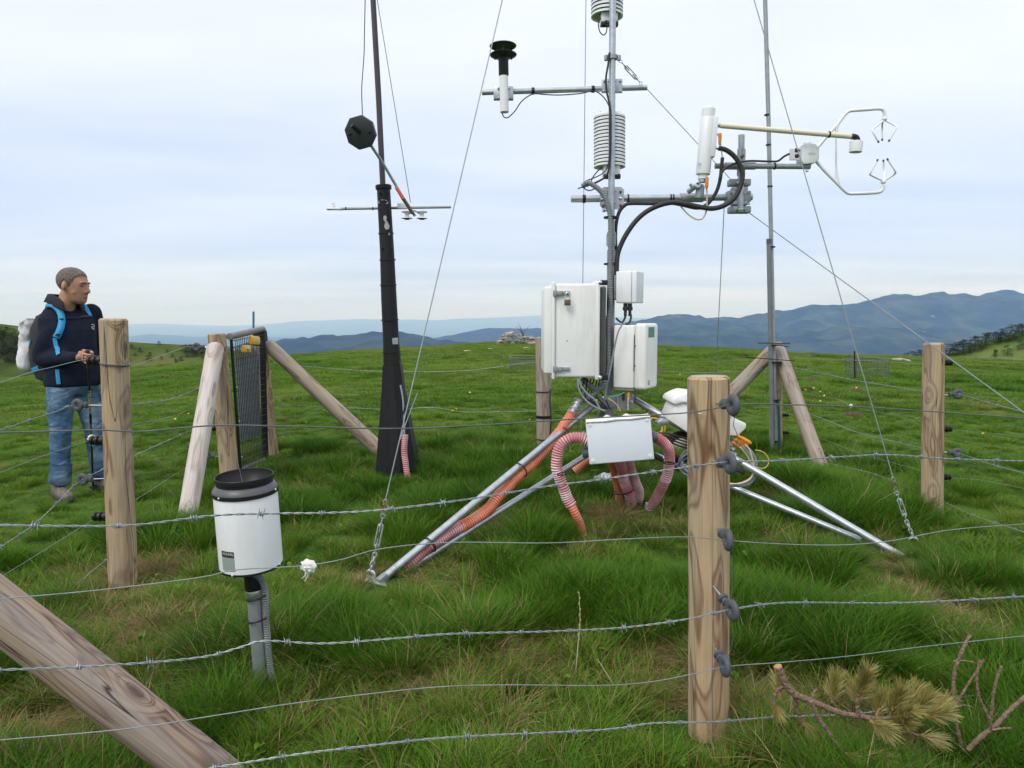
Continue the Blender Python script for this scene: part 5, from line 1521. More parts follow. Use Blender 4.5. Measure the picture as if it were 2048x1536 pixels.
# loose crumpled cover sheet over its top edge
mb = MB(); vs = []; nn = 40
for i in range(nn + 1):
    u = -jw / 2 + jw * i / nn
    for k, (dv_, dn_) in enumerate(((-.004, .004), (.004, .005), (.010, -.004), (.014 + .012 * max(0, math.sin(i * .52 + .8)) * (1 if 9 < i < 32 else .1), -.045), (.016, -.095))):
        vs.append(jc + ju * u + jv * (jh / 2 + MB.K * (dv_ - .004 + .0015 * math.sin(i * .37 + k))) + jn * dn_ * MB.K)
fs = [(i * 5 + k, (i + 1) * 5 + k, (i + 1) * 5 + k + 1, i * 5 + k + 1) for i in range(nn) for k in range(4)]
mb.add(vs, fs); po = part('crumpled_top', mb, M['white'], jb); sol = po.modifiers.new('thick', 'SOLIDIFY'); sol.thickness = .004
for (du_, dv_, L_) in ((-jw / 2, .03, .06), (-jw / 2, -.05, .03), (jw / 2, -.0, .03)):
    mb = MB(); ax = -ju if du_ < 0 else ju
    mb.lathe([(.020, -.005), (.020, .012), (.024, .012), (.024, .022), (.019, .024), (.019, L_)], jc + ju * du_ + (jv * dv_ - jn * .05) * MB.K, ax, 14); part('hose_gland', mb, M['ribgrey'] if L_ > .05 else M['grey'], jb)
# tilted control box behind the nearest post
ab = thing('control_box', 'tilted white box half hidden behind the nearest post, orange plugs underneath', 'box', P(1410, 880, 3.55), 'white instrument boxes')
def outline(lst, yy): return [P(x, y, yy) for x, y in lst]
def slab(lst, y0, depth, bev):
    pts_ = outline(lst, y0); o = pts_[0]
    mb = MB(); mb.prism([((p - o).x, (p - o).z) for p in pts_], Vector((o.x, o.y + depth * MB.K / 2, o.z)), (1, 0, 0), (0, 0, 1), depth, bev)
    return mb
part('body', slab([(1338, 841), (1350, 812), (1366, 800), (1400, 806), (1459, 831), (1494, 848), (1492, 857), (1476, 873), (1455, 871), (1400, 878), (1374, 865)], 3.52, .22, .008), M['white'], ab)
part('lid', slab([(1344, 806), (1349, 797), (1360, 791), (1376, 785), (1410, 789), (1452, 812), (1468, 830), (1459, 836), (1400, 810), (1366, 806), (1352, 811)], 3.505, .25, .008), M['white'], ab)
part('corner_bracket', slab([(1314, 844), (1322, 838), (1342, 841), (1336, 850), (1316, 850)], 3.54, .05, .003), M['galv'], ab)
for k, (x, y) in enumerate(((1483, 876), (1477, 882), (1471, 888))):
    a_ = P(x, y, 3.50 + .02 * k); dd = Vector((.85, -.1, -.5)).normalized()
    mb = MB(); mb.lathe([(.0075, -.03), (.0075, -.008), (.010, -.008), (.0105, .028), (.007, .042)], a_ + dd * .012, dd, 12); part('plug', mb, M['orange'], ab)
for k, (x, y) in enumerate(((1468, 880), (1462, 888), (1465, 897), (1468, 908))):
    mb = MB(); mb.lathe([(.009, -.02), (.009, .0), (.012, .0), (.012, .012)], P(x, y, 3.56), (.6, -.4, -.6), 10); part('socket', mb, M['galv_dull'], ab)
part('black_plug', cable([P(1458, 932, 3.50), P(1490, 945, 3.48)], .012, 10), M['rubber'], ab)

# ---- gas analyser, intake tube, sonic anemometer
ga = thing('gas_analyser', 'white cylinder sensor head standing upright on the lower arm', 'sensor', P(1405, 372, 3.80))
ga0, ga1 = P(1406, 348, 3.76), P(1417, 222, 3.76); ax = (ga1 - ga0).normalized()
mb = MB(); mb.lathe([(.024, -.026), (.024, -.004), (.035, -.002), (.036, .002), (.036, .275), (.0355, .276), (.0335, .278), (.0335, .322), (.030, .326), (.012, .327), (.007, .338), (.001, .339)], ga0, ax, 28); hd = part('cylinder', mb, M['white2'], ga)
mb = MB(); mb.box(ga0 + (ax * .18 + Vector((.030, -.004, 0))) * MB.K, (.036, .05, .20), frame(ax, (1, 0, 0)), .006); part('side_block', mb, M['white2'], ga)
mb = MB(); mb.lathe([(.020, -.042), (.020, -.024)], ga0, ax, 20); part('neck', mb, M['galv'], ga)
for (x, y) in ((1433, 269), (1408, 355)):
    pass
mb = MB(); mb.lathe([(.008, 0), (.008, .014), (.010, .014), (.010, .022), (.006, .026)], P(1431, 296, 3.745), (1, -.2, 0), 12); part('hose_fitting', mb, M['steel'], ga)
mb = MB(); mb.lathe([(.005, 0), (.005, .018), (.008, .018), (.008, .028)], P(1431, 269, 3.745), (1, -.1, 0), 10); part('plug_stem', mb, M['galv'], ga)
mb = MB(); mb.box(P(1440, 271, 3.74), (.016, .018, .020), None, .004); mb.lathe([(.0085, 0), (.0075, .035), (.004, .042)], P(1440, 273, 3.74), (0, 0, -1), 10); part('plug', mb, M['orange'], ga)
mb = MB(); mb.lathe([(.009, .0), (.009, .045), (.005, .055)], P(1414, 355, 3.735), (-.03, -.05, -1), 10); part('plug', mb, M['orange'], ga)
mb = MB(); mb.lathe([(.020, -.04), (.022, -.03), (.022, .02), (.016, .03)], P(1400, 381, 3.80), (.1, 0, 1), 14); part('mount_post', mb, M['galv'], ga)
mb = MB(); mb.tube([P(1376, 384, 3.82), P(1397, 368, 3.78)], .014, 10); part('clamp_tube', mb, M['galv'], ga)
mb = MB(); mb.lathe([(.016, 0), (.016, .02), (.011, .021), (.011, .004), (.001, .004)], P(1394, 371, 3.77), (0, -1, .1), 14); part('clamp_ring', mb, M['steel'], ga)
mb = MB(); mb.tube([P(1380, 368, 3.77), P(1386, 376, 3.77)], .008, 8); part('thumb_screw', mb, M['galv_dull'], ga)
mb = MB()
for pts_ in ([(1395.5, 329), (1398, 326), (1401, 329)], [(1396, 333), (1399, 330), (1403, 327)]):
    mb.tube([P(x, y, 3.722) for x, y in pts_], .0012, 5)
part('mark', mb, M['black'], ga)
it = thing('intake_tube', 'long cream tube reaching right from the white cylinder to a small white cup', 'tube', P(1440, 251, 3.74))
mb = MB(); mb.tube([P(1440, 251, 3.74), P(1704, 273, 3.72)], .0130, 16); part('tube', mb, M['cream'], it)
mb = MB(); mb.lathe([(.007, -.02), (.007, -.008), (.010, -.008), (.010, .0)], P(1440, 251, 3.74), (1, 0, -.08), 12); part('fitting', mb, M['galv'], it)
mb = MB(); mb.lathe([(.0134, -.004), (.0165, -.004), (.0165, .004), (.0134, .004)], P(1658, 269, 3.725), (1, 0, -.08), 14); part('cable_tie', mb, M['black'], it)
mb = MB(); mb.tube(spline([P(1702, 273, 3.72), P(1709, 273.5, 3.72), P(1713, 276, 3.72), P(1715, 282, 3.72)], per=4), .0145, 10); part('elbow', mb, M['black'], it)
mb = MB(); mb.lathe([(.026, -.052), (.030, -.052), (.0315, -.006), (.0305, 0), (.012, .006), (.001, .007)], P(1713, 283, 3.72), (.06, 0, 1), 24); part('cup', mb, M['white2'], it)
so = thing('sonic_anemometer', 'white three-arm sonic anemometer with open claw sensors at the far right', 'anemometer', P(1614, 327, 3.80))
mb = slab([(1604, 290), (1612, 286), (1631, 287), (1639, 296), (1639, 317), (1630, 326), (1608, 328), (1603, 320)], 3.77, .075, .004); ebx = part('electronics_box', mb, M['white2'], so)
part('back_plate', slab([(1580, 297), (1604, 297), (1604, 320), (1580, 320)], 3.79, .012, .003), M['white2'], so)
mb = MB(); mb.tube([P(1608, 287, 3.80), P(1622, 285, 3.80)], .007, 8); part('bubble_level', mb, M['whitegrey'], so)
mb = MB()
for k in range(2):
    for i in range(7): mb.box(P(1616 + i * 2.2 + k * 1.5, 306 + k * 2.2, 3.7685), (.0032, .0008, .0018))
pr = part('print_line', mb, pm('grey_print', (.22, .24, .3), .5), so); pr['kind'] = 'stuff'
for y in (302, 313):
    mb = MB(); mb.lathe([(.011, 0), (.011, .022), (.014, .022), (.014, .038), (.006, .045)], P(1604, y, 3.80), (-1, 0, 0), 12); part('connector', mb, M['rubber'], so)
SA = 3.80
arm = spline(PP([(1634, 296), (1650, 277), (1672, 252)], SA), per=6) + spline(PP([(1676, 247), (1690, 229), (1697, 223), (1706, 221), (1735, 219), (1758, 217.5), (1766, 220), (1769, 227), (1769, 236)], SA), per=6)
mb = MB(); mb.tube(arm, .0085, 12); part('upper_arm', mb, M['white2'], so)
arm = spline(PP([(1632, 322), (1650, 342), (1672, 364), (1690, 382), (1699, 387), (1712, 387), (1740, 386), (1758, 384), (1765, 379), (1767, 370)], SA), per=6)
mb = MB(); mb.tube(arm, .0085, 12); part('lower_arm', mb, M['white2'], so)
mb = MB(); pts_ = PP([(1676, 247), (1673, 258), (1672, 280), (1672, 330), (1673, 352), (1677, 368)], SA); mb.tube(pts_, [.010, .008, .0048, .0048, .008, .010], 10); part('strut', mb, M['white2'], so)
for (hub, claws) in (((1769, 238), ([(1769, 240), (1747, 257), (1745, 262), (1756, 282)], [(1766, 241), (1764.5, 252), (1764.5, 278)], [(1769, 240), (1790, 251), (1792.5, 256), (1779, 280)])),
                     ((1766.5, 364), ([(1766, 362), (1743, 351), (1741, 346), (1754, 322)], [(1769, 360), (1768, 345), (1767, 323)], [(1768, 362), (1788, 349), (1790, 342), (1776, 320)]))):
    mb = MB(); mb.ball(P(hub[0], hub[1], SA), (.013, .013, .011)); part('hub', mb, M['white2'], so)
    for k, cl in enumerate(claws):
        dy = (-.06, .10, -.045)[k]
        n_ = len(cl); pts_ = [P(x, y, SA + dy * min(1, i / (n_ - 2))) for i, (x, y) in enumerate(cl)]
        mb = MB(); mb.tube(spline(pts_, per=4), .0045, 8); cw = part('claw', mb, M['white2'], so)
        d_ = (pts_[-1] - pts_[-2]).normalized(); mb = MB(); mb.lathe([(.0052, 0), (.0052, .010), (.002, .012)], pts_[-1] - d_ * .002, d_, 8); part('transducer', mb, M['grey'], cw)

# ---- black hoses and conduits of the lower arm
gC = 'hoses and conduits of the station'
def hose(label, mb, mat, p0, name='hose'):
    return solo(name, mb, M[mat], label, 'hose', p0, gC)
pts_ = PP([(1232, 600), (1233, 550), (1234, 520), (1238, 500), (1250, 473), (1270, 444), (1292, 424), (1318, 411), (1345, 405), (1372, 408), (1400, 414), (1425, 417), (1448, 411), (1468, 397), (1480, 375), (1485, 352), (1480, 330), (1468, 312), (1452, 300), (1436, 296)], 3.74)
hose('thick black hose arching from the mast round to the white cylinder', cable(pts_, .0125, 12), 'rubber', pts_[0])
pts_ = [P(1233, 520, 3.83), P(1231, 480, 3.83), P(1232, 450, 3.835), P(1238, 425, 3.84), P(1248, 412, 3.84), P(1260, 407, 3.84), P(1300, 407, 3.84), P(1340, 406, 3.84), P(1365, 410, 3.82), P(1395, 416, 3.80), P(1415, 408, 3.77), P(1432, 385, 3.76), P(1440, 360, 3.75), P(1443, 335, 3.745), P(1445, 315, 3.74)]
hose('black hose strapped beneath the lower arm and rising beside the upright', cable(pts_, .0095, 10), 'rubber', pts_[0])
pts_ = [P(1438, 358, 3.74), P(1446, 342, 3.74), P(1460, 331, 3.75), P(1475, 326, 3.76), P(1500, 322, 3.78), P(1540, 323, 3.785), P(1556, 322, 3.785), P(1568, 313, 3.79), P(1582, 307, 3.80), P(1596, 307, 3.80)]
cable_thing('black cable from the upright along the boom to the sonic box', pts_, .0055, 'rubber')
cable_thing('grey lead dropping from the upper orange plug', PP([(1441, 282, ), (1443, 300), (1445, 318)], 3.735), .0030, 'greycable')
cable_thing('pale cable looping below the arm from the lower orange plug', PP([(1413, 370), (1414, 395), (1413, 420), (1406, 436), (1394, 439), (1378, 430), (1366, 418), (1358, 408)], 3.75), .0042, 'palecable')
pts_ = [P(1166, 372, 3.77), P(1176, 366, 3.75), P(1190, 372, 3.745), P(1205, 387, 3.74), P(1214, 405, 3.738), P(1220, 430, 3.738), P(1222, 470, 3.735), P(1221, 540, 3.735), P(1221, 600, 3.735), P(1217, 640, 3.72), P(1217, 700, 3.70), P(1216, 740, 3.70), P(1205, 770, 3.70), P(1185, 790, 3.70), P(1158, 806, 3.70), P(1150, 812, 3.69)]
hose('grey ribbed conduit climbing the mast and bending over at the top', ribbed(pts_, .0132), 'ribgrey', pts_[0])
for (x, y) in ((1222, 435), (1222, 528)):
    part('cable_tie', tie_band(P(x, y, 3.765), (0, 0, 1), .036, .008, .002), M['black'], tw)
pts_ = [P(1168, 758, 3.72), P(1176, 768, 3.70), P(1190, 778, 3.70), P(1204, 776, 3.70), P(1212, 762, 3.70)]
hose('second grey ribbed conduit curving under the big cabinet', ribbed(pts_, .0150), 'ribgrey', pts_[0])
for k, pl_ in enumerate(([(1156, 756), (1157, 775), (1168, 797), (1190, 814), (1210, 822)], [(1159, 756), (1161, 770), (1175, 788), (1190, 800), (1200, 818)])):
    cable_thing(('outer', 'inner')[k] + ' grey cable hanging from the big cabinet to the box below', PP(pl_, 3.60), .0048, 'greycable')
cable_thing('grey cable slanting from the mid box gland down to the tripod hub', [P(1245, 648, 3.60), P(1236, 665, 3.60), P(1228, 700, 3.62), P(1222, 735, 3.63), P(1214, 770, 3.64), P(1210, 800, 3.66)], .0042, 'greycable')
for k, pl_ in enumerate(([(1252, 622), (1250, 635), (1244, 645), (1236, 640), (1232, 636)], [(1260, 622), (1262, 635), (1258, 646), (1250, 650), (1262, 652)])):
    cable_thing(('left', 'right')[k] + ' black lead curling below the smallest box', PP(pl_, 3.70), .0055, 'rubber')
cable_thing('green earth wire between the hub and the upright box', PP([(1249, 785), (1235, 791), (1217, 795), (1216, 799)], 3.65), .0030, 'greenwire')
cable_thing('green and yellow earth wire falling to the low box', PP([(1217, 797), (1232, 808), (1241, 822)], 3.64), .0026, 'yellow')
cable_thing('pale cable below the orange plug of the upright box', PP([(1257, 794), (1256, 806), (1256, 820)], 3.64), .0030, 'palecable')
for k in range(7):
    x = 1162 + k * 6.5
    pl_ = [(x, 757), (x + rnd.uniform(-4, 4), 775), (x + rnd.uniform(-6, 10), 795), (1196 + k * 4, 818)]
    cable_thing('one of the tangled black leads between the big cabinet and the low box', [P(a_, b_, 3.66 + .015 * k) for a_, b_ in pl_], .0036, 'rubber', group='tangled black leads under the big cabinet')
# orange conduit along the left leg
def legP(lst, dy=.0): return [P0(x, y, legY(x) + dy) for x, y in lst]
def drop(lst, y0, y1):
    """hose path from depth y0 at its top to depth y1 where it enters the ground"""
    a_, b_ = lst[0][1], lst[-1][1]
    return [P0(x, y, y0 + (y1 - y0) * ((y - a_) / (b_ - a_)) ** .7 if y > a_ else y0) for x, y in lst]
JY = 3.36 * STK
pts_ = legP([(1146, 822), (1132, 846), (1112, 874), (1085, 906), (1050, 940), (1020, 968), (1000, 990), (980, 1014), (955, 1036), (922, 1054)], .02)
hose('long orange ribbed conduit strapped along the left tripod leg', ribbed(pts_, .0265), 'orangehose', pts_[0])
pts_ = legP([(926, 1052), (900, 1067), (872, 1084), (845, 1104), (818, 1128), (800, 1150)], .015)
MB.K = 1.0
hose('faded red lower end of the conduit at the left tripod foot', ribbed(pts_, .0262), 'redhose', pts_[0])
MB.K = STK
mb = MB(); path = spline(legP([(1158, 800), (1150, 815), (1143, 828)]), per=5)
mb.tube(path, [.022 + .007 * math.sin(i * 2.1) for i in range(len(path))], 12); solo('foil_wrap', mb, M['foil'], 'crumpled silver foil wrapped round the top of the orange conduit', 'foil', path[0])
pts_ = drop([(1176, 882), (1160, 876), (1140, 876), (1124, 888), (1114, 912), (1113, 935), (1120, 955), (1130, 985), (1144, 1012)], JY, 3.90)
hose('bleached pink ribbed hose curling out left from the low box', ribbed(pts_, .0255), 'pinkhose', pts_[0])
pts_ = [pts_[-2].lerp(pts_[-1], .6)] + [P0(x, y, yy) for x, y, yy in ((1152, 1030, 3.89), (1160, 1052, 3.91), (1168, 1078, 3.94), (1174, 1100, 3.96))]
hose('bright orange hose end going into the grass left of the low box', ribbed(pts_, .0205, amp=.05), 'orangehose', pts_[0])
pts_ = drop([(1300, 872), (1318, 878), (1332, 892), (1338, 912), (1337, 938), (1331, 962)], 3.40 * STK, 4.10)
hose('dark pink ribbed hose curling out right from the low box', ribbed(pts_, .0250), 'redhose', pts_[0])
pts_ = [P0(x, y, yy) for x, y, yy in ((1331, 958, 4.10), (1322, 978, 4.15), (1310, 1000, 4.20), (1298, 1022, 4.25), (1290, 1042, 4.3))]
hose('bleached end of the right pink hose near the grass', ribbed(pts_, .0240), 'pinkhose', pts_[0])
mb = MB(); mb.lathe([(.03, -.03), (.032, .02), (.026, .04)], P0(1299, 1022, 4.25), (.1, 0, 1), 14); solo('foil_wrap', mb, M['foil'], 'silver tape collar where the right hose enters the ground', 'foil', P0(1299, 1022, 4.25))
pts_ = drop([(1238, 915), (1246, 950), (1254, 975), (1264, 1012), (1268, 1035)], 4.05, 4.40)
hose('broad pink hose dropping straight below the low box', ribbed(pts_, .0270), 'redhose', pts_[0])
pts_ = drop([(1256, 915), (1266, 950), (1277, 980), (1278, 1010), (1274, 1035)], 4.10, 4.42)
hose('bleached pink hose just right of the broad one below the low box', ribbed(pts_, .0222), 'pinkhose', pts_[0])
pts_ = drop([(1222, 915), (1230, 950), (1236, 975), (1238, 1005), (1240, 1030)], 4.08, 4.42)
hose('orange hose left of the broad one below the low box', ribbed(pts_, .0200, amp=.05), 'orangehose', pts_[0])
pts_ = [P0(1150, 940, 4.5), P0(1170, 922, 4.48), P0(1190, 910, 4.46)]
hose('short orange conduit behind the low box', ribbed(pts_, .0235, amp=.05), 'orangehose', pts_[0])
mb = MB(); bm = bmesh.new(); bmesh.ops.create_icosphere(bm, subdivisions=3, radius=1)
cc = P0(1212, 962, 4.85)
for v in bm.verts:
    v.co = cc + Vector((v.co.x * .080, v.co.y * .065, v.co.z * .055)) * (1 + .35 * mnoise.noise(v.co * 2.2))
bm.verts.index_update(); mb.add([v.co.copy() for v in bm.verts], [[v.index for v in f.verts] for f in bm.faces]); bm.free()
solo('foil_bundle', mb, M['foil'], 'crumpled silver foil bundle lying in the grass under the tripod', 'foil', cc)
for (x, y, r_, yy, ax) in ((1127, 947, .0285, 3.83, (.25, 0, -1)), (1337, 926, .0275, 3.98, (-.05, 0, -1)), (1247, 983, .050, 4.26, (.2, 0, -1))):
    mb = MB(); mb.torus(P0(x, y, yy), ax, r_, .0030, 18, 6); part('hose_tie', mb, M['black'], tw)
# cable coil and leads behind the nearest post
def coil(label, px, py, yy, R0, n, r, mat, squash=.8, seed=0):
    rr_ = random.Random(seed); c = P(px, py, yy)
    t = thing('cable_coil', label, 'cable coil', c, None)
    for k in range(n):
        a_ = rr_.uniform(-.3, .3); Rk = R0 * MB.K * rr_.uniform(.75, 1.05); oc = c + Vector((rr_.uniform(-.01, .01), rr_.uniform(-.03, .03), rr_.uniform(-.012, .012)))
        pts_ = [oc + Vector((math.cos(q) * Rk, .02 * math.sin(q * 2 + k), math.sin(q) * Rk * squash)) @ Matrix.Rotation(a_, 3, 'Y') for q in np.linspace(0, 2 * math.pi, 26)]
        mb = MB(); mb.tube(pts_, r, 6); part('turn', mb, M[mat], t)
coil('untidy dark cable coil hanging on the right tripod leg', 1362, 895, 3.62, .075, 16, .0042, 'rubber', .9, 2)
coil('smaller grey cable coil just left of the nearest post', 1378, 925, 3.58, .048, 8, .0040, 'greycable', 1.1, 3)
coil('ochre ribbed cable loops beside the low box', 1306, 852, 3.72, .062, 7, .0045, 'yellow', 1.0, 4)
for k in range(4):
    cable_thing(('top', 'second', 'third', 'lowest')[k] + ' dark lead running from the low box to the tilted box', [P(1305, 868 + 3 * k, 3.5), P(1330, 866 + 5 * k, 3.48), P(1360, 874 + 6 * k, 3.5), P(1392, 884 + 6 * k, 3.53)], .0042, 'rubber')
cable_thing('thick black hose passing low behind the nearest post', PP([(1300, 905), (1330, 922), (1352, 934), (1375, 942), (1400, 944)], 3.75), .0145, 'rubber')
cl = [('palecable', [(1490, 889), (1500, 902), (1506, 925), (1507, 945), (1498, 960), (1480, 967), (1456, 968)]), ('greycable', [(1485, 892), (1498, 908), (1508, 925), (1510, 945), (1502, 962), (1484, 971), (1456, 966)]),
      ('palecable', [(1480, 894), (1492, 908), (1503, 928), (1505, 950), (1488, 964), (1458, 970)]), ('greycable', [(1492, 893), (1503, 903), (1512, 922), (1513, 948), (1500, 968), (1478, 972), (1456, 972)]), ('yellow', [(1510, 900), (1526, 904), (1537, 917), (1535, 931), (1525, 937), (1512, 934)])]
for k, (mt, pl_) in enumerate(cl):
    cable_thing(('cream lead, innermost', 'grey lead in the middle', 'yellowish lead beside the cream one', 'grey lead, outermost', 'thin yellow loop, farthest right')[k] + ', of the bundle looping right of the nearest post', PP(pl_, 3.44 + .012 * k), (.0042, .0050, .0040, .0048, .0022)[k], mt)

MB.K = 1.0
# ---- rain gauge
rg = thing('rain_gauge', 'white drum rain gauge with black funnel rim on a steel pole', 'rain gauge', P(524, 1375, 2.34))
ra, rb = P(524, 1380, 2.335), P(487.5, 940, 2.29)
ax = (rb - ra).normalized(); Lg = (rb - ra).length
def up_(py): return (1380 - py) / 440.0 * Lg
DR = .0985
mb = MB(); mb.tube([ra, ra + ax * up_(1190)], .0232, 18); part('pole', mb, M['galv_dull'], rg)
mb = MB(); mb.lathe([(.0245, up_(1192)), (.0265, up_(1190)), (.0265, up_(1172)), (.0245, up_(1170))], ra, ax, 20); part('clamp_band', mb, M['steel'], rg)
mb = MB(); mb.lathe([(.0255, up_(1174)), (.0275, up_(1172)), (.0275, up_(1122))], ra, ax, 20); part('neck', mb, M['black'], rg)
mb = MB(); mb.lathe([(.02, up_(1128)), (DR * .93, up_(1127)), (DR + .0015, up_(1125)), (DR + .0015, up_(1121.5)), (DR - .002, up_(1121))], ra, ax, 48); part('base_rim', mb, M['black'], rg)
mb = MB(); mb.lathe([(DR - .0005, up_(1122)), (DR, up_(1118)), (DR, up_(978)), (DR - .001, up_(976))], ra, ax, 56, caps=False); dr_ = part('drum', mb, M['white2'], rg)
h_ = up_
mb = MB(); mb.lathe([(DR - .002, h_(984)), (DR + .003, h_(983)), (DR + .003, h_(976)), (DR - .002, h_(975.5))], ra, ax, 56, caps=False); part('rim_band', mb, M['black'], rg)
mb = MB(); mb.lathe([(DR + .002, h_(976)), (DR + .0015, h_(974)), (DR - .0095, h_(964.5)), (DR - .012, h_(964))], ra, ax, 56, caps=False); part('shoulder', mb, pm('grey_shoulder', (.085, .085, .09), .4), rg)
fun = [(DR - .0115, h_(965)), (DR - .0115, h_(958)), (DR - .008, h_(957)), (DR - .008, h_(950)), (DR - .0095, h_(949)), (DR - .0115, h_(950)), (DR - .013, h_(962)), (.05, h_(985)), (.008, h_(1010)), (.001, h_(1010))]
mb = MB(); mb.lathe(fun, ra, ax, 56, caps=False); part('funnel_rim', mb, M['black'], rg)
mb = MB(); mb.tube([ra + ax * h_(1000) + Vector((.006, -.01, 0)), ra + ax * h_(925) + Vector((-.012, -.012, 0))], .0007, 5); part('bird_wire', mb, M['wire'], rg)
su = Vector((1, 0, 0)); su = (su - ax * su.dot(ax)).normalized(); sw = ax.cross(su)        # sw points away from the camera
def drum_pt(a_, py, off=.0): return ra + ax * h_(py) + (su * math.sin(a_) - sw * math.cos(a_)) * (DR + off)
for (a_, py) in ((-.52, 978.5), (1.45, 977), (-.25, 1122), (1.35, 1120)):
    d_ = (su * math.sin(a_) - sw * math.cos(a_)); mb = MB(); mb.ball(drum_pt(a_, py, .003), .0042, None, 8, 6); part('rim_screw', mb, M['steel'], rg)
def patch(a0, a1, p0, p1, off):
    mb = MB(); vs = []; n_ = 10
    for i in range(n_ + 1):
        a_ = a0 + (a1 - a0) * i / n_
        vs += [drum_pt(a_, p1, off), drum_pt(a_, p0, off)]
    mb.add(vs, [(2 * i, 2 * i + 2, 2 * i + 3, 2 * i + 1) for i in range(n_)])
    return mb
lb_ = part('maker_label', patch(-.66, -.15, 1089, 1115, .0006), pm('label_grey', (.30, .34, .32), .4, 0, .05, 30), dr_)
hb_ = part('label_header', patch(-.66, -.15, 1077.5, 1089, .0006), pm('label_dark', (.035, .035, .04), .4), dr_)
def text_mesh(body, size):
    cu = bpy.data.curves.new('lettering', 'FONT'); cu.body = body; cu.size = size; cu.align_x = 'CENTER'; cu.align_y = 'CENTER'
    o = bpy.data.objects.new('lettering', cu); COL.objects.link(o)
    bpy.context.view_layer.update()
    me = bpy.data.meshes.new_from_object(o.evaluated_get(bpy.context.evaluated_depsgraph_get()))
    bpy.data.objects.remove(o); bpy.data.curves.remove(cu)
    me.name = 'lettering'
    return me
M['print_white'] = pm('white_print', (.75, .76, .76), .5, 0, .02)
M['print_dark'] = pm('dark_print', (.06, .06, .06), .5, 0, .02)
def lettering(body, size, origin, right, upv, mat, parent, name='lettering'):
    me = text_mesh(body, size); me.materials.append(mat)
    right = Vector(right).normalized(); upv = Vector(upv); upv = (upv - right * upv.dot(right)).normalized(); nz_ = right.cross(upv)
    return inst(name, me, parent, Matrix.Translation(Vector(origin)) @ Matrix((right, upv, nz_)).transposed().to_4x4())
am = -.36
nrm_ = (su * math.sin(am) - sw * math.cos(am)); rt_ = (su * math.cos(am) + sw * math.sin(am))
lettering('YOUNG', .0115, drum_pt(am, 1082, .0022), rt_, ax, M['print_white'], hb_)
pts_ = [drum_pt(.35, 1127, -.06), ra + ax * h_(1165) + Vector((.034, -.004, 0)), ra + ax * h_(1230) + Vector((.034, -.004, 0)), ra + ax * h_(1300) + Vector((.034, -.004, 0)), ra + ax * h_(1370) + Vector((.036, -.004, 0))]
part('conduit', ribbed(pts_, .0105, .008), M['ribgrey'], rg)
for py in (1187, 1231):
    mb = MB(); mb.torus(ra + ax * h_(py) + Vector((.008, -.002, 0)), (ax + Vector((-.2, 0, 0))).normalized(), .0335, .0030, 22, 6); part('cable_tie', mb, M['black'], rg)

# ---- black mast
bm_y = 5.30
bk = thing('black_mast', 'black flared steel mast left of centre with a thin pole on top', 'mast', P(797, 945, bm_y))
def wpx(p): return p / 2 / F * bm_y
prof_pts = [(797.5, 960, 84), (796, 930, 80), (793, 880, 68), (790, 830, 55), (787, 780, 43), (785, 730, 36), (782, 680, 32), (778, 600, 31), (774, 500, 28), (770, 430, 27), (767, 376, 26)]
mb = MB(); mb.tube([P(x, y, bm_y) for x, y, w_ in prof_pts[5:]], [wpx(w_) for x, y, w_ in prof_pts[5:]], 24); tb_ = part('tube', mb, M['blackpaint'], bk)
mb = MB(); n4 = 4
rows = prof_pts[:6]
vs = []
for x, y, w_ in rows:
    c = P(x, y, bm_y); q = wpx(w_)
    for (sx, sy) in ((-1, -.62), (-.25, -.95), (.25, -.95), (1, -.62), (1, .9), (-1, .9)):
        vs.append(c + Vector((sx * q, sy * q, 0)))
fs = [(i * 6 + j, i * 6 + (j + 1) % 6, (i + 1) * 6 + (j + 1) % 6, (i + 1) * 6 + j) for i in range(len(rows) - 1) for j in range(6)]
mb.add(vs, fs); part('flared_foot', mb, M['blackpaint'], bk, ang=20)
mb = MB(); mb.lathe([(.046, -.012), (.057, -.012), (.058, .012), (.054, .016), (.024, .017)], P(767, 375, bm_y), (-.06, 0, 1), 24); part('collar', mb, M['blackpaint'], bk)
mb = MB(); mb.tube([P(766, 378, bm_y), P(757, 190, bm_y), P(745, -20, bm_y), P(738, -160, bm_y)], [.0205, .0205, .0195, .019], 14); part('upper_pole', mb, pm('dark_pole', (.05, .045, .05), .4, .2), bk)
axm = (P(767, 376, bm_y) - P(785, 730, bm_y)).normalized()
for (x, y) in ((772, 467, ), (775, 520), (776.5, 570), (779.5, 640), (783, 704)):
    part('cable_tie', tie_band(P(x, y, bm_y), axm, np.interp(y, [376, 730], [wpx(26), wpx(36)]) + .001, .007, .003), M['black'], bk)
for (x, y) in ((760, 386), (778, 386), (764, 497), (784, 497)):
    part('bolt', bolt(P(x, y, bm_y - .05), (0, -1, 0), .008, .010), M['blackpaint'], bk)
M['oldpaint'] = pm('bare_primer_patch', (.36, .40, .40), .6, 0, .1, 30)
def stain(lst, yoff, nm='worn_patch'):
    pts_ = []
    for x, y in lst:
        cx = np.interp(y, [376, 430, 500, 600, 680, 730], [767, 770, 774, 778, 782, 785]); r_ = np.interp(y, [376, 730], [wpx(26.5), wpx(36)]) * 1.012
        c = P(cx, y, bm_y); dx_ = P(x, y, bm_y).x - c.x
        pts_.append(Vector((c.x + dx_, bm_y - math.sqrt(max(r_ * r_ - dx_ * dx_, 1e-6)) - .001, c.z)))
    mb = MB(); cen = sum(pts_, Vector()) / len(pts_) + Vector((0, -.0012, 0))
    mb.add([cen] + pts_, [(0, i + 1, (i + 1) % len(pts_) + 1) for i in range(len(pts_))])
    part(nm, mb, M['oldpaint'], bk, smooth=False)
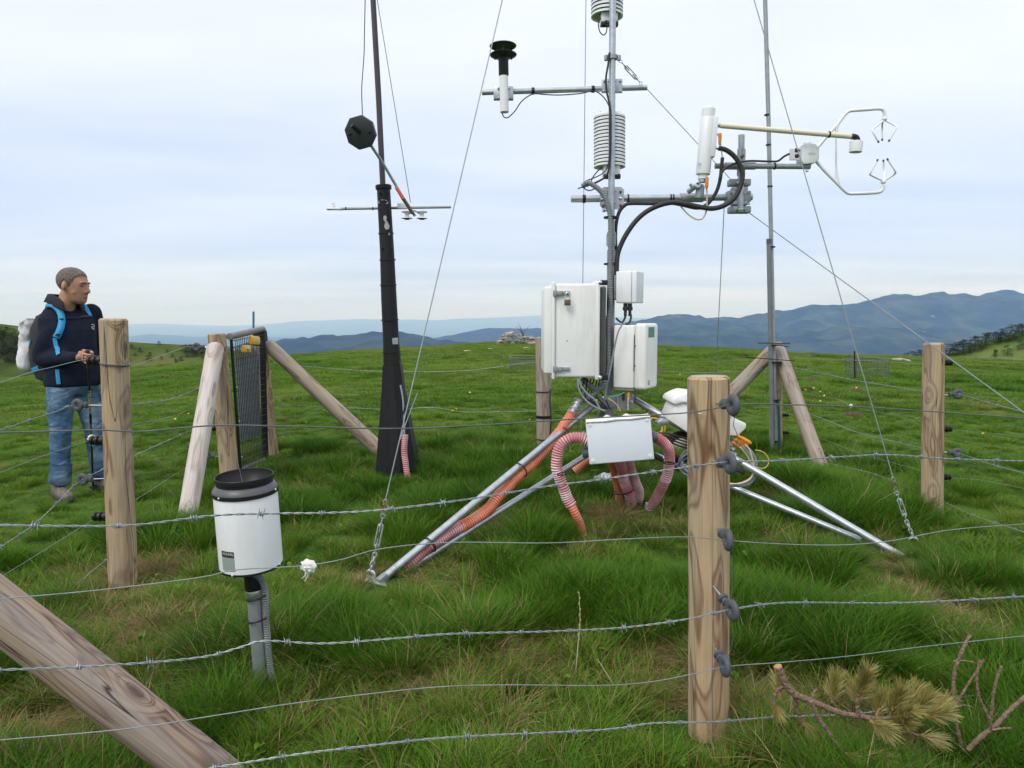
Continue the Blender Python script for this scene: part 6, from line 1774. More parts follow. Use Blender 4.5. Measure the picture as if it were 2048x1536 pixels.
stain([(770, 434), (774, 433), (776, 437), (774, 441), (778, 446), (781, 453), (780, 460), (774, 461), (771, 455), (773, 446), (769, 440)], 0)
stain([(758, 404), (766, 401), (775, 402), (779, 408), (775, 410), (770, 406), (763, 407), (759, 409)], 0)
stain([(779, 466), (782, 465), (782, 471), (779, 472)], 0)
stain([(787, 676), (797, 675), (798, 688), (788, 688)], 0, 'white_tag')
pts_ = [P(801, 770, 5.18), P(806, 800, 5.16), P(808, 840, 5.14), P(809, 880, 5.13)]
part('grey_lead', cable(pts_, .0065), M['greycable'], bk)
part('black_lead', cable([P(800, 720, 5.2), P(808, 770, 5.15), P(812, 800, 5.14), P(806, 830, 5.14)], .005), M['rubber'], bk)
pts_ = [P(810, 870, 5.12), P(809, 900, 5.11), P(812, 930, 5.10), P(815, 955, 5.09)]
hose('short bleached pink hose standing at the foot of the black mast', ribbed(pts_, .0215), 'pinkhose', pts_[0])
# crossbar and radiometers
cbr = pipe_thing('cross_bar', 'thin horizontal bar behind the black mast carrying small white sensors', 'cross bar', P(655, 418, 5.38), P(902, 414, 5.38), .0100, 'galv_dull')
mb = MB(); mb.box(P(807, 412, 5.355), (.085, .03, .040), None, .004); part('white_block', mb, M['whitegrey'], cbr)
for x in (692, 746):
    mb = MB(); mb.lathe([(.0102, -.004), (.0125, -.004), (.0125, .004), (.0102, .004)], P(x, 417, 5.38), (1, 0, 0), 12); part('cable_tie', mb, M['black'], cbr)
ps = thing('light_sensor', 'small white light sensor at the left tip of the thin bar', 'sensor', P(667, 420, 5.36))
mb = MB(); mb.prism([(-.055, 0), (.055, -.004), (.05, .012), (-.035, .014)], P(668, 419, 5.36), (1, 0, 0), (0, 0, 1), .05, .003); part('base', mb, M['white2'], ps)
mb = MB(); mb.lathe([(.018, 0), (.018, .012), (.012, .016), (.012, .030), (.001, .031)], P(666, 415, 5.36), (0, 0, 1), 14); part('dome', mb, M['white2'], ps)
for k, x in enumerate((814, 844)):
    nr = thing('net_radiometer', ('left', 'right')[k] + ' white double-dish radiometer hanging under the thin bar', 'sensor', P(x, 436, 5.28), 'double-dish radiometers')
    mb = MB(); mb.lathe([(.040, 0), (.038, .004), (.016, .012), (.014, .030)], P(x, 437, 5.28), (0, 0, 1), 20); part('lower_dish', mb, M['white2'], nr)
    mb = MB(); mb.lathe([(.013, .0), (.016, .014), (.038, .020), (.040, .025), (.02, .029), (.001, .030)], P(x, 430.5, 5.28), (0, 0, 1), 20); part('upper_dish', mb, M['white2'], nr)
    mb = MB(); mb.lathe([(.022, 0), (.018, -.008), (.001, -.010)], P(x, 437, 5.28), (0, 0, 1), 16); part('dome', mb, M['grey'], nr)
    mb = MB(); mb.tube([P(x, 430, 5.28), P(829, 421, 5.33)], .006, 8); part('stalk', mb, M['galv_dull'], nr)
oc = thing('counterweight_disc', 'black octagonal plate on a slanting rod high beside the black mast', 'plate', P(722, 296, 5.0))
oc_c = P(721.5, 265, 4.98)
on = Vector((-.25, -1, -.32)).normalized(); ou = Vector((1, -.25, 0)); ou = (ou - on * ou.dot(on)).normalized(); ov = on.cross(ou)
if ov.z < 0: ov = -ov
octp = [(.112 * math.cos(math.pi / 8 + k * math.pi / 4 + .18), .112 * math.sin(math.pi / 8 + k * math.pi / 4 + .18)) for k in range(8)]
mb = MB(); mb.prism(octp, oc_c, ou, ov, .030, .003); pl8 = part('octagon', mb, pm('black_octagon', (.028, .032, .036), .45), oc)
mb = MB(); mb.tube([oc_c + on * .01, oc_c + on * .06 + ou * -.03 + ov * .05], .013, 10); part('stub', mb, M['black'], oc)
for (a_, b_) in ((-.075, -.005), (.072, .0)):
    part('bolt', bolt(oc_c + ou * a_ + ov * b_ + on * .015, on, .009, .010), M['black'], oc)
mb = MB(); mb.tube([oc_c + Vector((.03, .03, -.03)), P(768, 330, 5.12), P(800, 385, 5.18), P(830, 432, 5.24)], .0100, 10); part('rod', mb, M['galv_dull'], oc)
mb = MB(); path = spline(PP([(791, 373), (797, 382), (803, 392), (807, 400)], 5.15), per=4); mb.tube(path, [.004] + [.012] * (len(path) - 2) + [.005], 10); part('float', mb, pm('red_orange_float', (.55, .09, .03), .5), oc)
mb = MB(); mb.tube([P(805, 395, 5.16), P(826, 427, 5.22)], .013, 10); part('brass_sleeve', mb, pm('tarnished_sleeve', (.20, .16, .09), .5, .4), oc)
plain('thin cable hanging from above to the black octagonal plate', [P(731, -30, 5.05), P(729, 60, 5.05), P(728, 110, 5.04), P(724, 165, 5.0), P(723.5, 190, 4.99), P(725, 232, 4.98)], 'lines of the black mast', .0032, 'rubber', name='hanging_cable', cat='cable')
plain('thin dark line from the top of the black mast to the crossbar block', [P(748, -40, 5.3), P(821, 405, 5.36)], 'lines of the black mast', .0026, 'wire_dark', name='hanging_cable', cat='cable')

# ---- grey mast on the right
gm_y = 5.86
gmst = thing('grey_mast', 'tall thin grey pole strapped to the rear corner post on the right', 'mast', P(1550, 905, gm_y))
mb = MB(); mb.tube([P(1552, 915, gm_y), P(1544, 560, gm_y), P(1537, 240, gm_y), P(1530, -10, gm_y), P(1526, -160, gm_y)], .0165, 14); part('pole', mb, M['galv_dull'], gmst)
mb = MB(); mb.tube([P(1545, 905, gm_y - .02), P(1540, 640, gm_y - .02), P(1537.5, 488, gm_y - .02)], .0175, 12); part('lower_pipe', mb, M['greyhose'], gmst)
mb = MB(); mb.tube([P(1559, 905, gm_y - .04), P(1558, 840, gm_y - .04), P(1556, 800, gm_y - .02)], .0115, 10); part('green_hose', mb, M['green'], gmst)
mb = MB(); mb.lathe([(.017, -.02), (.021, -.02), (.021, .02), (.017, .02)], P(1538, 483, gm_y - .01), (0, 0, 1), 14); part('joint', mb, M['grey'], gmst)
for (x, y, r_) in ((1534, 230, .018), (1537, 290, .018), (1540, 373, .018), (1542, 494, .030), (1549, 690, .052), (1550, 724, .052), (1551, 800, .032), (1552, 882, .034)):
    part('cable_tie', tie_band(P(x, y, gm_y), (0, 0, 1), r_, .010, .003), M['black'], gmst)
mb = MB()
for pl_ in ([(1516, 686), (1580, 687)], [(1555, 690), (1578, 694)], [(1490, 714), (1590, 722)]):
    mb = MB(); mb.tube(PP(pl_, gm_y - .06), .0035, 6); part('tie_tail', mb, M['black'], gmst)
# ================================================================== HIKER
M['skin'] = pm('skin', (.40, .205, .13), .5, 0, .10, 30, dirt=(.34, .14, .09), dscale=14, damt=.5)
M['hair'] = pm('grey_hair', (.165, .135, .11), .8, 0, .65, 110, bump=.8, bs=220, dirt=(.060, .042, .030), dscale=9, damt=.85)
hm_, t, b = newmat('grey_hair_strands'); l = t.links.new
gi_ = NN(t, 'ShaderNodeNewGeometry'); rp_ = ramp(t, [(0, (.06, .042, .030)), (.35, (.14, .115, .09)), (.65, (.29, .265, .235)), (1, (.48, .46, .43))]); l(gi_.outputs['Random Per Island'], rp_.inputs[0]); l(rp_.outputs[0], b.inputs['Base Color'])
b.inputs['Roughness'].default_value = .7; b.inputs['Specular IOR Level'].default_value = .2
M['hairstrand'] = hm_
M['jacket'] = pm('navy_fleece', (.0105, .014, .028), .92, 0, .25, 22, bump=.35, bs=16, spec=.2)
M['collar'] = pm('dark_collar', (.040, .038, .050), .9, 0, .2, 30, spec=.2)
M['bluestrap'] = pm('bright_blue_webbing', (.012, .26, .50), .6, 0, .1, 60)
M['greystrap'] = pm('grey_webbing', (.20, .22, .24), .7, 0, .1, 60)
M['pack'] = pm('black_pack_nylon', (.014, .014, .017), .65, 0, .2, 30, bump=.3, bs=20)
M['cloth'] = pm('pale_jacket_cloth', (.66, .64, .67), .9, 0, .06, 14, bump=.5, bs=14)
M['shoe'] = pm('brown_hiking_shoe', (.15, .125, .105), .8, 0, .45, 40)
M['sole'] = pm('dark_sole', (.03, .03, .03), .7)
M['tee'] = pm('white_undershirt', (.78, .78, .80), .9)
jm, t, b = newmat('faded_denim'); l = t.links.new
tcn = NN(t, 'ShaderNodeTexCoord')
n_ = NN(t, 'ShaderNodeTexNoise', inp={'Scale': 4.2, 'Detail': 5.0, 'Roughness': .6}); l(tcn.outputs['Object'], n_.inputs['Vector'])
r_ = ramp(t, [(.34, (.030, .070, .135)), (.48, (.075, .145, .24)), (.64, (.22, .31, .40))]); l(n_.outputs['Fac'], r_.inputs[0]); l(r_.outputs[0], b.inputs['Base Color'])
b.inputs['Roughness'].default_value = .9; b.inputs['Specular IOR Level'].default_value = .15
mp_ = NN(t, 'ShaderNodeMapping'); mp_.inputs['Scale'].default_value = (9, 9, 16); mp_.inputs['Rotation'].default_value = (.3, .5, 0); l(tcn.outputs['Object'], mp_.inputs[0])
n2 = NN(t, 'ShaderNodeTexNoise', inp={'Scale': 1.0, 'Detail': 3.0, 'Distortion': .8}); l(mp_.outputs[0], n2.inputs['Vector'])
bp2 = NN(t, 'ShaderNodeBump', inp={'Strength': .75, 'Distance': .03}); l(n2.outputs['Fac'], bp2.inputs['Height']); l(bp2.outputs[0], b.inputs['Normal'])
M['denim'] = jm

HY = 5.42
hroot = P(152, 988, HY)
PHI = math.radians(33)
hf = Vector((math.cos(PHI), -math.sin(PHI), 0)); hl = Vector((math.sin(PHI), math.cos(PHI), 0)); UP = Vector((0, 0, 1))
HT = P(150, 538, HY).z - hroot.z
SC_ = HT / 1.71
def B(f_, l_, u_): return hroot + (hf * f_ + hl * l_ + UP * u_) * SC_
def loft(mb, rings, n=20, ex=2.0):
    """rings: (centre, half-axis vector, half-axis vector)"""
    vs = []
    for c, a_, b_ in rings:
        for j in range(n):
            q = 2 * math.pi * j / n; cx, sy = math.cos(q), math.sin(q)
            cx = math.copysign(abs(cx) ** (2 / ex), cx); sy = math.copysign(abs(sy) ** (2 / ex), sy)
            vs.append(c + a_ * cx + b_ * sy)
    k = len(rings)
    fs = [(i * n + j, i * n + (j + 1) % n, (i + 1) * n + (j + 1) % n, (i + 1) * n + j) for i in range(k - 1) for j in range(n)]
    fs += [tuple(range(n - 1, -1, -1)), tuple((k - 1) * n + j for j in range(n))]
    return mb.add(vs, fs)
def chain(mb, pts_, n=14, per=5):
    """capsule chain: (point, radius) pairs joined by tapered tubes with round ends"""
    ps = [Vector(p) for p, r in pts_]; rs_ = [r for p, r in pts_]
    path = spline(ps, per=per); m_ = len(path)
    rr_ = [float(np.interp(i / (m_ - 1) * (len(ps) - 1), range(len(ps)), rs_)) for i in range(m_)]
    d0 = (path[0] - path[1]).normalized(); d1 = (path[-1] - path[-2]).normalized()
    pre = [(path[0] + d0 * rr_[0] * s_, rr_[0] * math.sqrt(max(0, 1 - s_ * s_))) for s_ in (.97, .8, .45)]
    post_ = [(path[-1] + d1 * rr_[-1] * s_, rr_[-1] * math.sqrt(max(0, 1 - s_ * s_))) for s_ in (.45, .8, .97)]
    allp = pre + list(zip(path, rr_)) + post_
    return mb.tube([p for p, r in allp], [max(r, .0008) for p, r in allp], n)
def fuse(mb, voxel, it=4, name='fused'):
    """voxel-remesh overlapping shapes into one continuous skin"""
    me = bpy.data.meshes.new(name); me.from_pydata([tuple(p) for p in mb.v], [], mb.f)
    o = bpy.data.objects.new(name, me); COL.objects.link(o)
    rm = o.modifiers.new('r', 'REMESH'); rm.mode = 'VOXEL'; rm.voxel_size = voxel
    sm = o.modifiers.new('s', 'SMOOTH'); sm.iterations = it; sm.factor = .5
    bpy.context.view_layer.update()
    ev = o.evaluated_get(bpy.context.evaluated_depsgraph_get())
    m2 = bpy.data.meshes.new_from_object(ev)
    out = MB(); out.add([v.co.copy() for v in m2.vertices], [tuple(p.vertices) for p in m2.polygons])
    bpy.data.objects.remove(o); bpy.data.meshes.remove(me); bpy.data.meshes.remove(m2)
    return out
# joints
shR, elR, wrR, hdR = P(107, 658, 5.30), P(86, 717, 5.27), P(153, 716, 5.17), P(170, 713, 5.145)
shL, elL, wrL = B(-.02, .19, 1.385), B(-.05, .26, 1.10), B(.10, .20, .92)
hpR, knR, anR = B(.045, -.088, .86), B(.075, -.125, .47), B(.050, -.140, .06)
hpL, knL, anL = B(.045, .080, .86), B(.085, .120, .47), B(.06, .165, .06)
# head frame
HA = math.radians(3)
gf = Vector((math.cos(HA), -math.sin(HA), -.10)).normalized(); gl_ = Vector((math.sin(HA), math.cos(HA), 0)); gu = gf.cross(gl_) * -1
gu = gl_.cross(gf) * -1
gu = (UP - gf * UP.dot(gf)).normalized()
hc = P(147, 573, HY - .02)
hs = SC_ * 1.04
def H(f_, l_, u_): return hc + (gf * f_ + gl_ * l_ + gu * u_) * hs
Rh = Matrix((gf, gl_, gu)).transposed()
sk = MB()
sk.ball(H(-.012, 0, .042), Vector((.104, .078, .090)) * hs, Rh, 20, 14)
loft(sk, [(H(.035, 0, -.118), gf * .050 * hs, gl_ * .030 * hs), (H(.030, 0, -.100), gf * .066 * hs, gl_ * .047 * hs), (H(.022, 0, -.070), gf * .076 * hs, gl_ * .058 * hs), (H(.016, 0, -.030), gf * .083 * hs, gl_ * .066 * hs), (H(.006, 0, .020), gf * .092 * hs, gl_ * .072 * hs), (H(.0, 0, .06), gf * .090 * hs, gl_ * .072 * hs)], 20, 2.2)
chain(sk, [(H(.090, 0, .022), .010 * hs), (H(.103, 0, -.004), .0125 * hs), (H(.114, 0, -.026), .0145 * hs)])
chain(sk, [(H(.098, -.016, -.034), .010 * hs), (H(.098, .016, -.034), .010 * hs)])
chain(sk, [(H(.080, -.044, .030), .010 * hs), (H(.092, 0, .034), .013 * hs), (H(.080, .044, .030), .010 * hs)])
chain(sk, [(H(.082, -.022, -.066), .0085 * hs), (H(.092, 0, -.064), .0105 * hs), (H(.082, .022, -.066), .0085 * hs)])
chain(sk, [(H(.078, -.018, -.078), .0085 * hs), (H(.088, 0, -.079), .0105 * hs), (H(.078, .018, -.078), .0085 * hs)])
chain(sk, [(H(.066, -.012, -.106), .018 * hs), (H(.066, .012, -.106), .018 * hs)])
for s_ in (-1, 1):
    chain(sk, [(H(.056, s_ * .042, -.020), .018 * hs), (H(.040, s_ * .050, -.040), .018 * hs)])
    sk.ball(H(-.022, s_ * .079, -.006), Vector((.020, .009, .034)) * hs, Rh @ Matrix.Rotation(s_ * .35, 3, 'Z'), 12, 9)
chain(sk, [(H(-.03, 0, -.06), .058 * hs), (H(-.045, 0, -.13), .060 * hs), (B(-.03, 0, 1.36), .066 * hs)])
# limbs and trunk under the clothes, one continuous body
loft(sk, [(B(0, 0, .84), hf * .10, hl * .145), (B(0, 0, 1.0), hf * .095, hl * .135), (B(0, 0, 1.2), hf * .10, hl * .15), (B(-.02, 0, 1.36), hf * .08, hl * .15), (B(-.03, 0, 1.42), hf * .05, hl * .08)])
for a_, b_, c_ in ((hpR, knR, anR), (hpL, knL, anL)):
    chain(sk, [(a_, .075), (b_, .052), (c_ + UP * .03, .038)])
chain(sk, [(shR, .048), (elR, .040), (wrR, .029), (hdR - Vector((.025, 0, .0)), .028)])
chain(sk, [(shL, .048), (elL, .040), (wrL, .029), (B(.145, .185, .865), .028)])
body = fuse(sk, .0075, 3)
# right hand closed on the pole, left hand hanging half open: five fingers each
pg = P(176, 703, 5.125); pole_tip = GP(187, 990)
pd = (pole_tip - pg).normalized()
pc0 = pg + pd * .045
hand_f = (pc0 - wrR); hand_f = (hand_f - pd * hand_f.dot(pd)).normalized(); hand_s = pd.cross(hand_f).normalized()
if hand_s.y > 0: hand_s = -hand_s            # towards the camera
body_extra = MB()
loft(body_extra, [(pc0 - hand_f * .075 - pd * .0, pd * .030, hand_s * .018), (pc0 - hand_f * .045 + hand_s * .006, pd * .040, hand_s * .019), (pc0 - hand_f * .012 + hand_s * .018, pd * .043, hand_s * .015)], 14)
for k in range(4):
    o = pc0 + pd * (-.030 + .021 * k)
    r_ = (.0098, .0102, .0098, .0085)[k]; ln = (1.0, 1.08, 1.02, .85)[k]
    chain(body_extra, [(o - hand_f * .010 + hand_s * .020, r_), (o + hand_f * .018 * ln + hand_s * .024, r_), (o + hand_f * .034 * ln + hand_s * .006, r_ * .95), (o + hand_f * .022 * ln - hand_s * .016, r_ * .88), (o - hand_f * .002 - hand_s * .018, r_ * .8)], 10, 3)
o = pc0 - pd * .040
chain(body_extra, [(o - hand_f * .040, .0115), (o - hand_f * .008 - hand_s * .012, .0110), (o + hand_f * .022 - hand_s * .006 - pd * .006, .0098), (o + hand_f * .044 + hand_s * .004 - pd * .008, .0085)], 10, 3)
lh = B(.150, .183, .855); ld = (lh - wrL).normalized(); ls = hl
loft(body_extra, [(wrL + ld * .01, hf * .026, hl * .016), (lh, hf * .038, hl * .015), (lh + ld * .045, hf * .040, hl * .013)], 14)
for k in range(4):
    o = lh + ld * .045 + hf * (-.028 + .0185 * k)
    ln = (.8, 1.0, 1.07, .98)[k]
    chain(body_extra, [(o, .0088), (o + ld * .030 * ln - hl * .004, .0085), (o + ld * .052 * ln - hl * .016, .0078), (o + ld * .062 * ln - hl * .030, .007)], 10, 3)
chain(body_extra, [(lh + hf * .030, .0110), (lh + hf * .050 + ld * .025, .0098), (lh + hf * .052 + ld * .050, .0085)], 10, 3)
body.add(body_extra.v, body_extra.f)
man = solo('person', body, M['skin'], 'grey-haired man in navy fleece and jeans with backpack, watching, hand on a trekking pole', 'person', hroot)
# face details
for s_ in (-1, 1):
    mb = MB(); mb.ball(H(.0825, s_ * .034, .011), Vector((.012, .014, .0060)) * hs, Rh, 10, 7); part('eye', mb, M['print_dark'], man)  # all-dark eye shapes, socket shadow included in their colour
    mb = MB(); chain(mb, [(H(.086, s_ * .050, .030), .0035 * hs), (H(.098, s_ * .032, .036), .0050 * hs), (H(.101, s_ * .014, .032), .0042 * hs)], 8, 4); part('eyebrow', mb, M['hair'], man)
mb = MB(); chain(mb, [(H(.080, -.034, -.0745), .0036 * hs), (H(.1005, 0, -.0715), .0040 * hs), (H(.080, .034, -.0745), .0036 * hs)], 8, 4); part('lip_line', mb, pm('lip_shadow', (.16, .06, .05), .6), man)
# hair cap
mb = MB(); hv = {}; vs = []; nu, nv = 96, 64
for i in range(nv + 1):
    th_ = math.pi * i / nv
    for j in range(nu):
        a_ = 2 * math.pi * j / nu
        x, y, z = math.sin(th_) * math.cos(a_), math.sin(th_) * math.sin(a_), math.cos(th_)
        k_ = 1 + .016 * mnoise.noise(Vector((x, y, z)) * 7) + .012 * mnoise.noise(Vector((x, y, z)) * 30)
        vs.append((x * .1052 * k_ - .013, y * .0792 * k_, z * .0915 * k_ + .042))
def keep(p):
    f_, l_, u_ = p
    line = np.interp(f_, [-.13, -.07, -.052, -.044, -.02, -.002, .003, .020, .026, .045, .066, .09], [-.072, -.064, -.045, .004, .030, .028, -.014, -.010, .030, .052, .074, .088])
    return u_ > line + .012 * mnoise.noise(Vector((f_, l_, u_)) * 120) + .006 * mnoise.noise(Vector((f_, l_, u_)) * 45)
fs = []
for i in range(nv):
    for j in range(nu):
        q = (i * nu + j, (i + 1) * nu + j, (i + 1) * nu + (j + 1) % nu, i * nu + (j + 1) % nu)
        if sum(keep((vs[a_][0], vs[a_][1], vs[a_][2] - .009)) for a_ in q) >= 3: fs.append(q)
mb.add([H(*v) for v in vs], fs)
ho = part('hair', mb, M['hair'], man); sol = ho.modifiers.new('thick', 'SOLIDIFY'); sol.thickness = -.003
hr = random.Random(9); mb = MB(); cnt = 0
while cnt < 4200:
    a_ = hr.uniform(0, 2 * math.pi); z = hr.uniform(-1, 1); q = math.sqrt(1 - z * z)
    x, y = q * math.cos(a_), q * math.sin(a_)
    pt = (x * .1045 - .013, y * .0786, z * .0908 + .042)
    if not keep((pt[0], pt[1], pt[2] + hr.gauss(-.004, .0075))): continue
    cnt += 1
    nrm_h = Vector((x / .106, y / .080, z / .093)).normalized()
    top_ = min(1, max(0, (z - .35) / .4))
    flow = Vector((-.35, 0, -1)) * (1 - top_) + Vector((.9, 0, -.1)) * top_ + Vector((hr.gauss(0, .16), hr.gauss(0, .16), hr.gauss(0, .16)))
    flow = (flow - nrm_h * flow.dot(nrm_h)).normalized(); d_ = (flow + nrm_h * hr.uniform(.12, .38)).normalized()
    ln = hr.uniform(.006, .012) * (1 + .6 * top_); p0_ = Vector(pt)
    mb.tube([H(*p0_), H(*(p0_ + d_ * ln * .6)), H(*(p0_ + d_ * ln - nrm_h * ln * .15))], [.0009, .0008, .0003], 3, caps=False)
so_ = part('hair_strands', mb, M['hairstrand'], ho, smooth=False); so_['kind'] = 'stuff'
# jacket
jk = MB()
loft(jk, [(B(.035, 0, .835), hf * .142, hl * .186), (B(.035, 0, .87), hf * .148, hl * .190), (B(.035, 0, .95), hf * .146, hl * .182), (B(.03, 0, 1.05), hf * .146, hl * .176), (B(.02, 0, 1.15), hf * .143, hl * .180), (B(.005, 0, 1.26), hf * .137, hl * .192), (B(-.012, 0, 1.34), hf * .115, hl * .188), (B(-.025, 0, 1.39), hf * .090, hl * .150), (B(-.032, 0, 1.435), hf * .078, hl * .115), (B(-.036, 0, 1.46), hf * .068, hl * .085)], 26, 2.3)
chain(jk, [(shR, .068), (shR.lerp(elR, .5) + Vector((-.012, -.01, 0)), .067), (elR, .062), (elR.lerp(wrR, .5), .058), (wrR - Vector((.012, 0, 0)), .043)], 18)
chain(jk, [(shL, .074), (shL.lerp(elL, .5), .070), (elL, .064), (elL.lerp(wrL, .5), .054), (wrL, .044)], 18)
chain(jk, [(wrR - Vector((.03, 0, 0)), .046), (wrR - Vector((.010, 0, 0)), .046)], 18)
rr_ = random.Random(4)
for k in range(8):       # sleeve folds at elbow and shoulder, belly folds
    c = elR.lerp(shR, rr_.uniform(.0, .5)) if k < 5 else elR.lerp(wrR, rr_.uniform(.1, .6))
    d_ = Vector((rr_.uniform(-1, 1), rr_.uniform(-1, .2), rr_.uniform(-1, 1))).normalized()
    chain(jk, [(c + d_ * .048 + Vector((.03, -.01, .01)), .016), (c + d_ * .050 - Vector((.03, .0, .012)), .014)], 10, 3)
jk = fuse(jk, .0115, 5)
jo = part('jacket', jk, M['jacket'], man)
# jeans
dn = MB()
loft(dn, [(B(.02, 0, .99), hf * .125, hl * .160), (B(.04, 0, .90), hf * .132, hl * .172), (B(.045, 0, .82), hf * .125, hl * .168), (B(.045, 0, .77), hf * .10, hl * .13)], 22, 2.2)
for a_, b_, c_ in ((hpR, knR, anR), (hpL, knL, anL)):
    chain(dn, [(a_ + UP * .0, .094), (a_.lerp(b_, .35), .092), (a_.lerp(b_, .7), .079), (b_, .071), (b_.lerp(c_, .45), .068), (b_.lerp(c_, .72), .069)], 20)
    dn.tube([b_.lerp(c_, .5), b_.lerp(c_, .8), c_ + UP * .055], [.067, .071, .078], 20)
    for k in range(5):
        q = b_.lerp(c_, .50 + .075 * k) + hf * .035; chain(dn, [(q - hl * .055 + UP * .01, .022), (q + hf * .030, .024), (q + hl * .05 - UP * .012, .022)], 10, 3)
    for k in range(2):
        q = b_.lerp(a_, .1 + .12 * k) + hf * .03; chain(dn, [(q - hl * .06, .024), (q + hf * .028, .026), (q + hl * .05 + UP * .02, .024)], 10, 3)
dn = fuse(dn, .0115, 5)
part('jeans', dn, M['denim'], man)
# shoes
for k, (an_, yaw) in enumerate(((anR, .12), (anL, -.05))):
    ff = Vector((math.cos(PHI + yaw), -math.sin(PHI + yaw), 0)); fl = Vector((math.sin(PHI + yaw), math.cos(PHI + yaw), 0))
    g_ = Vector((an_.x, an_.y, hroot.z - .0 + (0 if k == 0 else .015)))
    def S(f_, u_): return g_ + ff * f_ + UP * u_
    sm_ = MB()
    loft(sm_, [(S(-.075, .060), UP * .050, fl * .034), (S(-.05, .064), UP * .058, fl * .040), (S(.0, .066), UP * .062, fl * .042), (S(.05, .055), UP * .046, fl * .043), (S(.10, .046), UP * .036, fl * .047), (S(.155, .040), UP * .030, fl * .044), (S(.195, .034), UP * .020, fl * .028)], 18, 2.4)
    sm_ = fuse(sm_, .008, 3)
    sh_ = part('shoe', sm_, M['shoe'], man)
    mb = MB(); out = [(-.082, -.030), (-.082, .030), (-.03, .040), (.04, .040), (.10, .050), (.16, .045), (.203, .022), (.205, -.018), (.16, -.045), (.10, -.048), (.04, -.040), (-.03, -.040)]
    mb.prism(out, S(0, .013), ff, fl, .028, .006); part('sole', mb, M['sole'], sh_)
    for q in range(4):
        mb = MB(); mb.tube([S(.035 + .022 * q, .100 - .012 * q) - fl * .026, S(.040 + .022 * q, .108 - .013 * q), S(.035 + .022 * q, .100 - .012 * q) + fl * .026], .0035, 6); part('lace', mb, M['greystrap'], sh_)
# collar and undershirt
mb = MB(); vs = []; n_ = 30
for i in range(n_ + 1):
    a_ = math.radians(28) + (2 * math.pi - math.radians(56)) * i / n_
    d_ = gf * math.cos(a_) + gl_ * math.sin(a_)
    lo = B(-.030, 0, 1.443)
    droop = max(0, math.cos(a_)) ** 1.3
    vs += [lo + (hf * math.cos(a_) * .074 + hl * math.sin(a_) * .080) + UP * (.075 - .050 * droop), lo + (hf * math.cos(a_) * .092 + hl * math.sin(a_) * .100) + UP * (.074 - .048 * droop), lo + (hf * math.cos(a_) * (.112 + .05 * droop) + hl * math.sin(a_) * .126) + UP * (.018 - .080 * droop)]
mb.add(vs, [(i * 3 + k, i * 3 + 3 + k, i * 3 + 4 + k, i * 3 + 1 + k) for i in range(n_) for k in range(2)])
co_ = part('collar', mb, M['collar'], man); sol = co_.modifiers.new('thick', 'SOLIDIFY'); sol.thickness = .006
mb = MB(); mb.torus(B(-.012, 0, 1.425), (gf * .55 + UP).normalized(), .068, .014, 24, 8); part('undershirt_neck', mb, M['tee'], man)
bpy.context.view_layer.update()
def cast(o, px, py):
    d_ = ray(px, py).normalized(); mi = o.matrix_world.inverted()
    ok, loc, nm_, i_ = o.ray_cast(mi @ EYE, (mi.to_3x3() @ d_).normalized())
    if not ok: return None
    return o.matrix_world @ loc, (o.matrix_world.to_3x3() @ nm_).normalized()
def ribbon(lst, wd, off, obj, fallback):
    vs = []; P_ = []; N_ = []
    # dense pixels along the path
    px = []
    for (a_, b_) in zip(lst[:-1], lst[1:]):
        for k in range(4): px.append((a_[0] + (b_[0] - a_[0]) * k / 4, a_[1] + (b_[1] - a_[1]) * k / 4))
    px.append(lst[-1])
    for x, y in px:
        h_ = cast(obj, x, y)
        if h_: P_.append(h_[0] + h_[1] * off); N_.append(h_[1])
    mb = MB(); n_ = len(P_)
    for i in range(n_):
        tn = (P_[min(i + 1, n_ - 1)] - P_[max(i - 1, 0)]).normalized(); nm_ = (N_[max(i - 1, 0)] + N_[i] + N_[min(i + 1, n_ - 1)]).normalized()
        w_ = tn.cross(nm_).normalized() * wd
        vs += [P_[i] - w_, P_[i] + nm_ * .004, P_[i] + w_]
    mb.add(vs, [(i * 3 + k, i * 3 + 3 + k, i * 3 + 4 + k, i * 3 + 1 + k) for i in range(n_ - 1) for k in range(2)])
    return mb
# logo on the chest
mb = MB()
for pl_ in ([(183, 650), (185, 648.5), (187.5, 650), (188, 653)], [(183, 654), (184, 657), (186, 659), (188, 658)], [(184, 653), (187, 654.5), (187, 656)]):
    q = [cast(jo, x, y) for x, y in pl_]
    q = [a_[0] + a_[1] * .002 for a_ in q if a_]
    if len(q) > 2: mb.tube(q, .0022, 5)
if mb.v: part('chest_emblem', mb, M['print_white'], man)
# backpack
bk_ = thing('backpack', 'black backpack with bright blue straps on the hiker\'s back', 'backpack', B(-.25, 0, .88))
mb = MB(); loft(mb, [(B(-.175, 0, .86), hf * .03, hl * .09), (B(-.20, 0, .885), hf * .085, hl * .135), (B(-.225, 0, .98), hf * .115, hl * .155), (B(-.235, 0, 1.12), hf * .115, hl * .155), (B(-.225, 0, 1.26), hf * .10, hl * .145), (B(-.20, 0, 1.36), hf * .07, hl * .115), (B(-.19, 0, 1.395), hf * .03, hl * .06)], 24, 2.8)
po_ = part('pack_body', mb, M['pack'], bk_)
mb = MB(); loft(mb, [(B(-.30, 0, .93), hf * .03, hl * .11), (B(-.335, 0, .98), hf * .045, hl * .125), (B(-.34, 0, 1.10), hf * .045, hl * .125), (B(-.325, 0, 1.17), hf * .03, hl * .11)], 20, 3); part('front_pocket', mb, M['pack'], bk_)
bpy.context.view_layer.update()
st = ribbon([(96, 614), (104, 612), (112, 616), (118, 624), (122, 634), (123, 646), (121, 658), (117, 668), (113, 676)], .021, .010, jo, None)
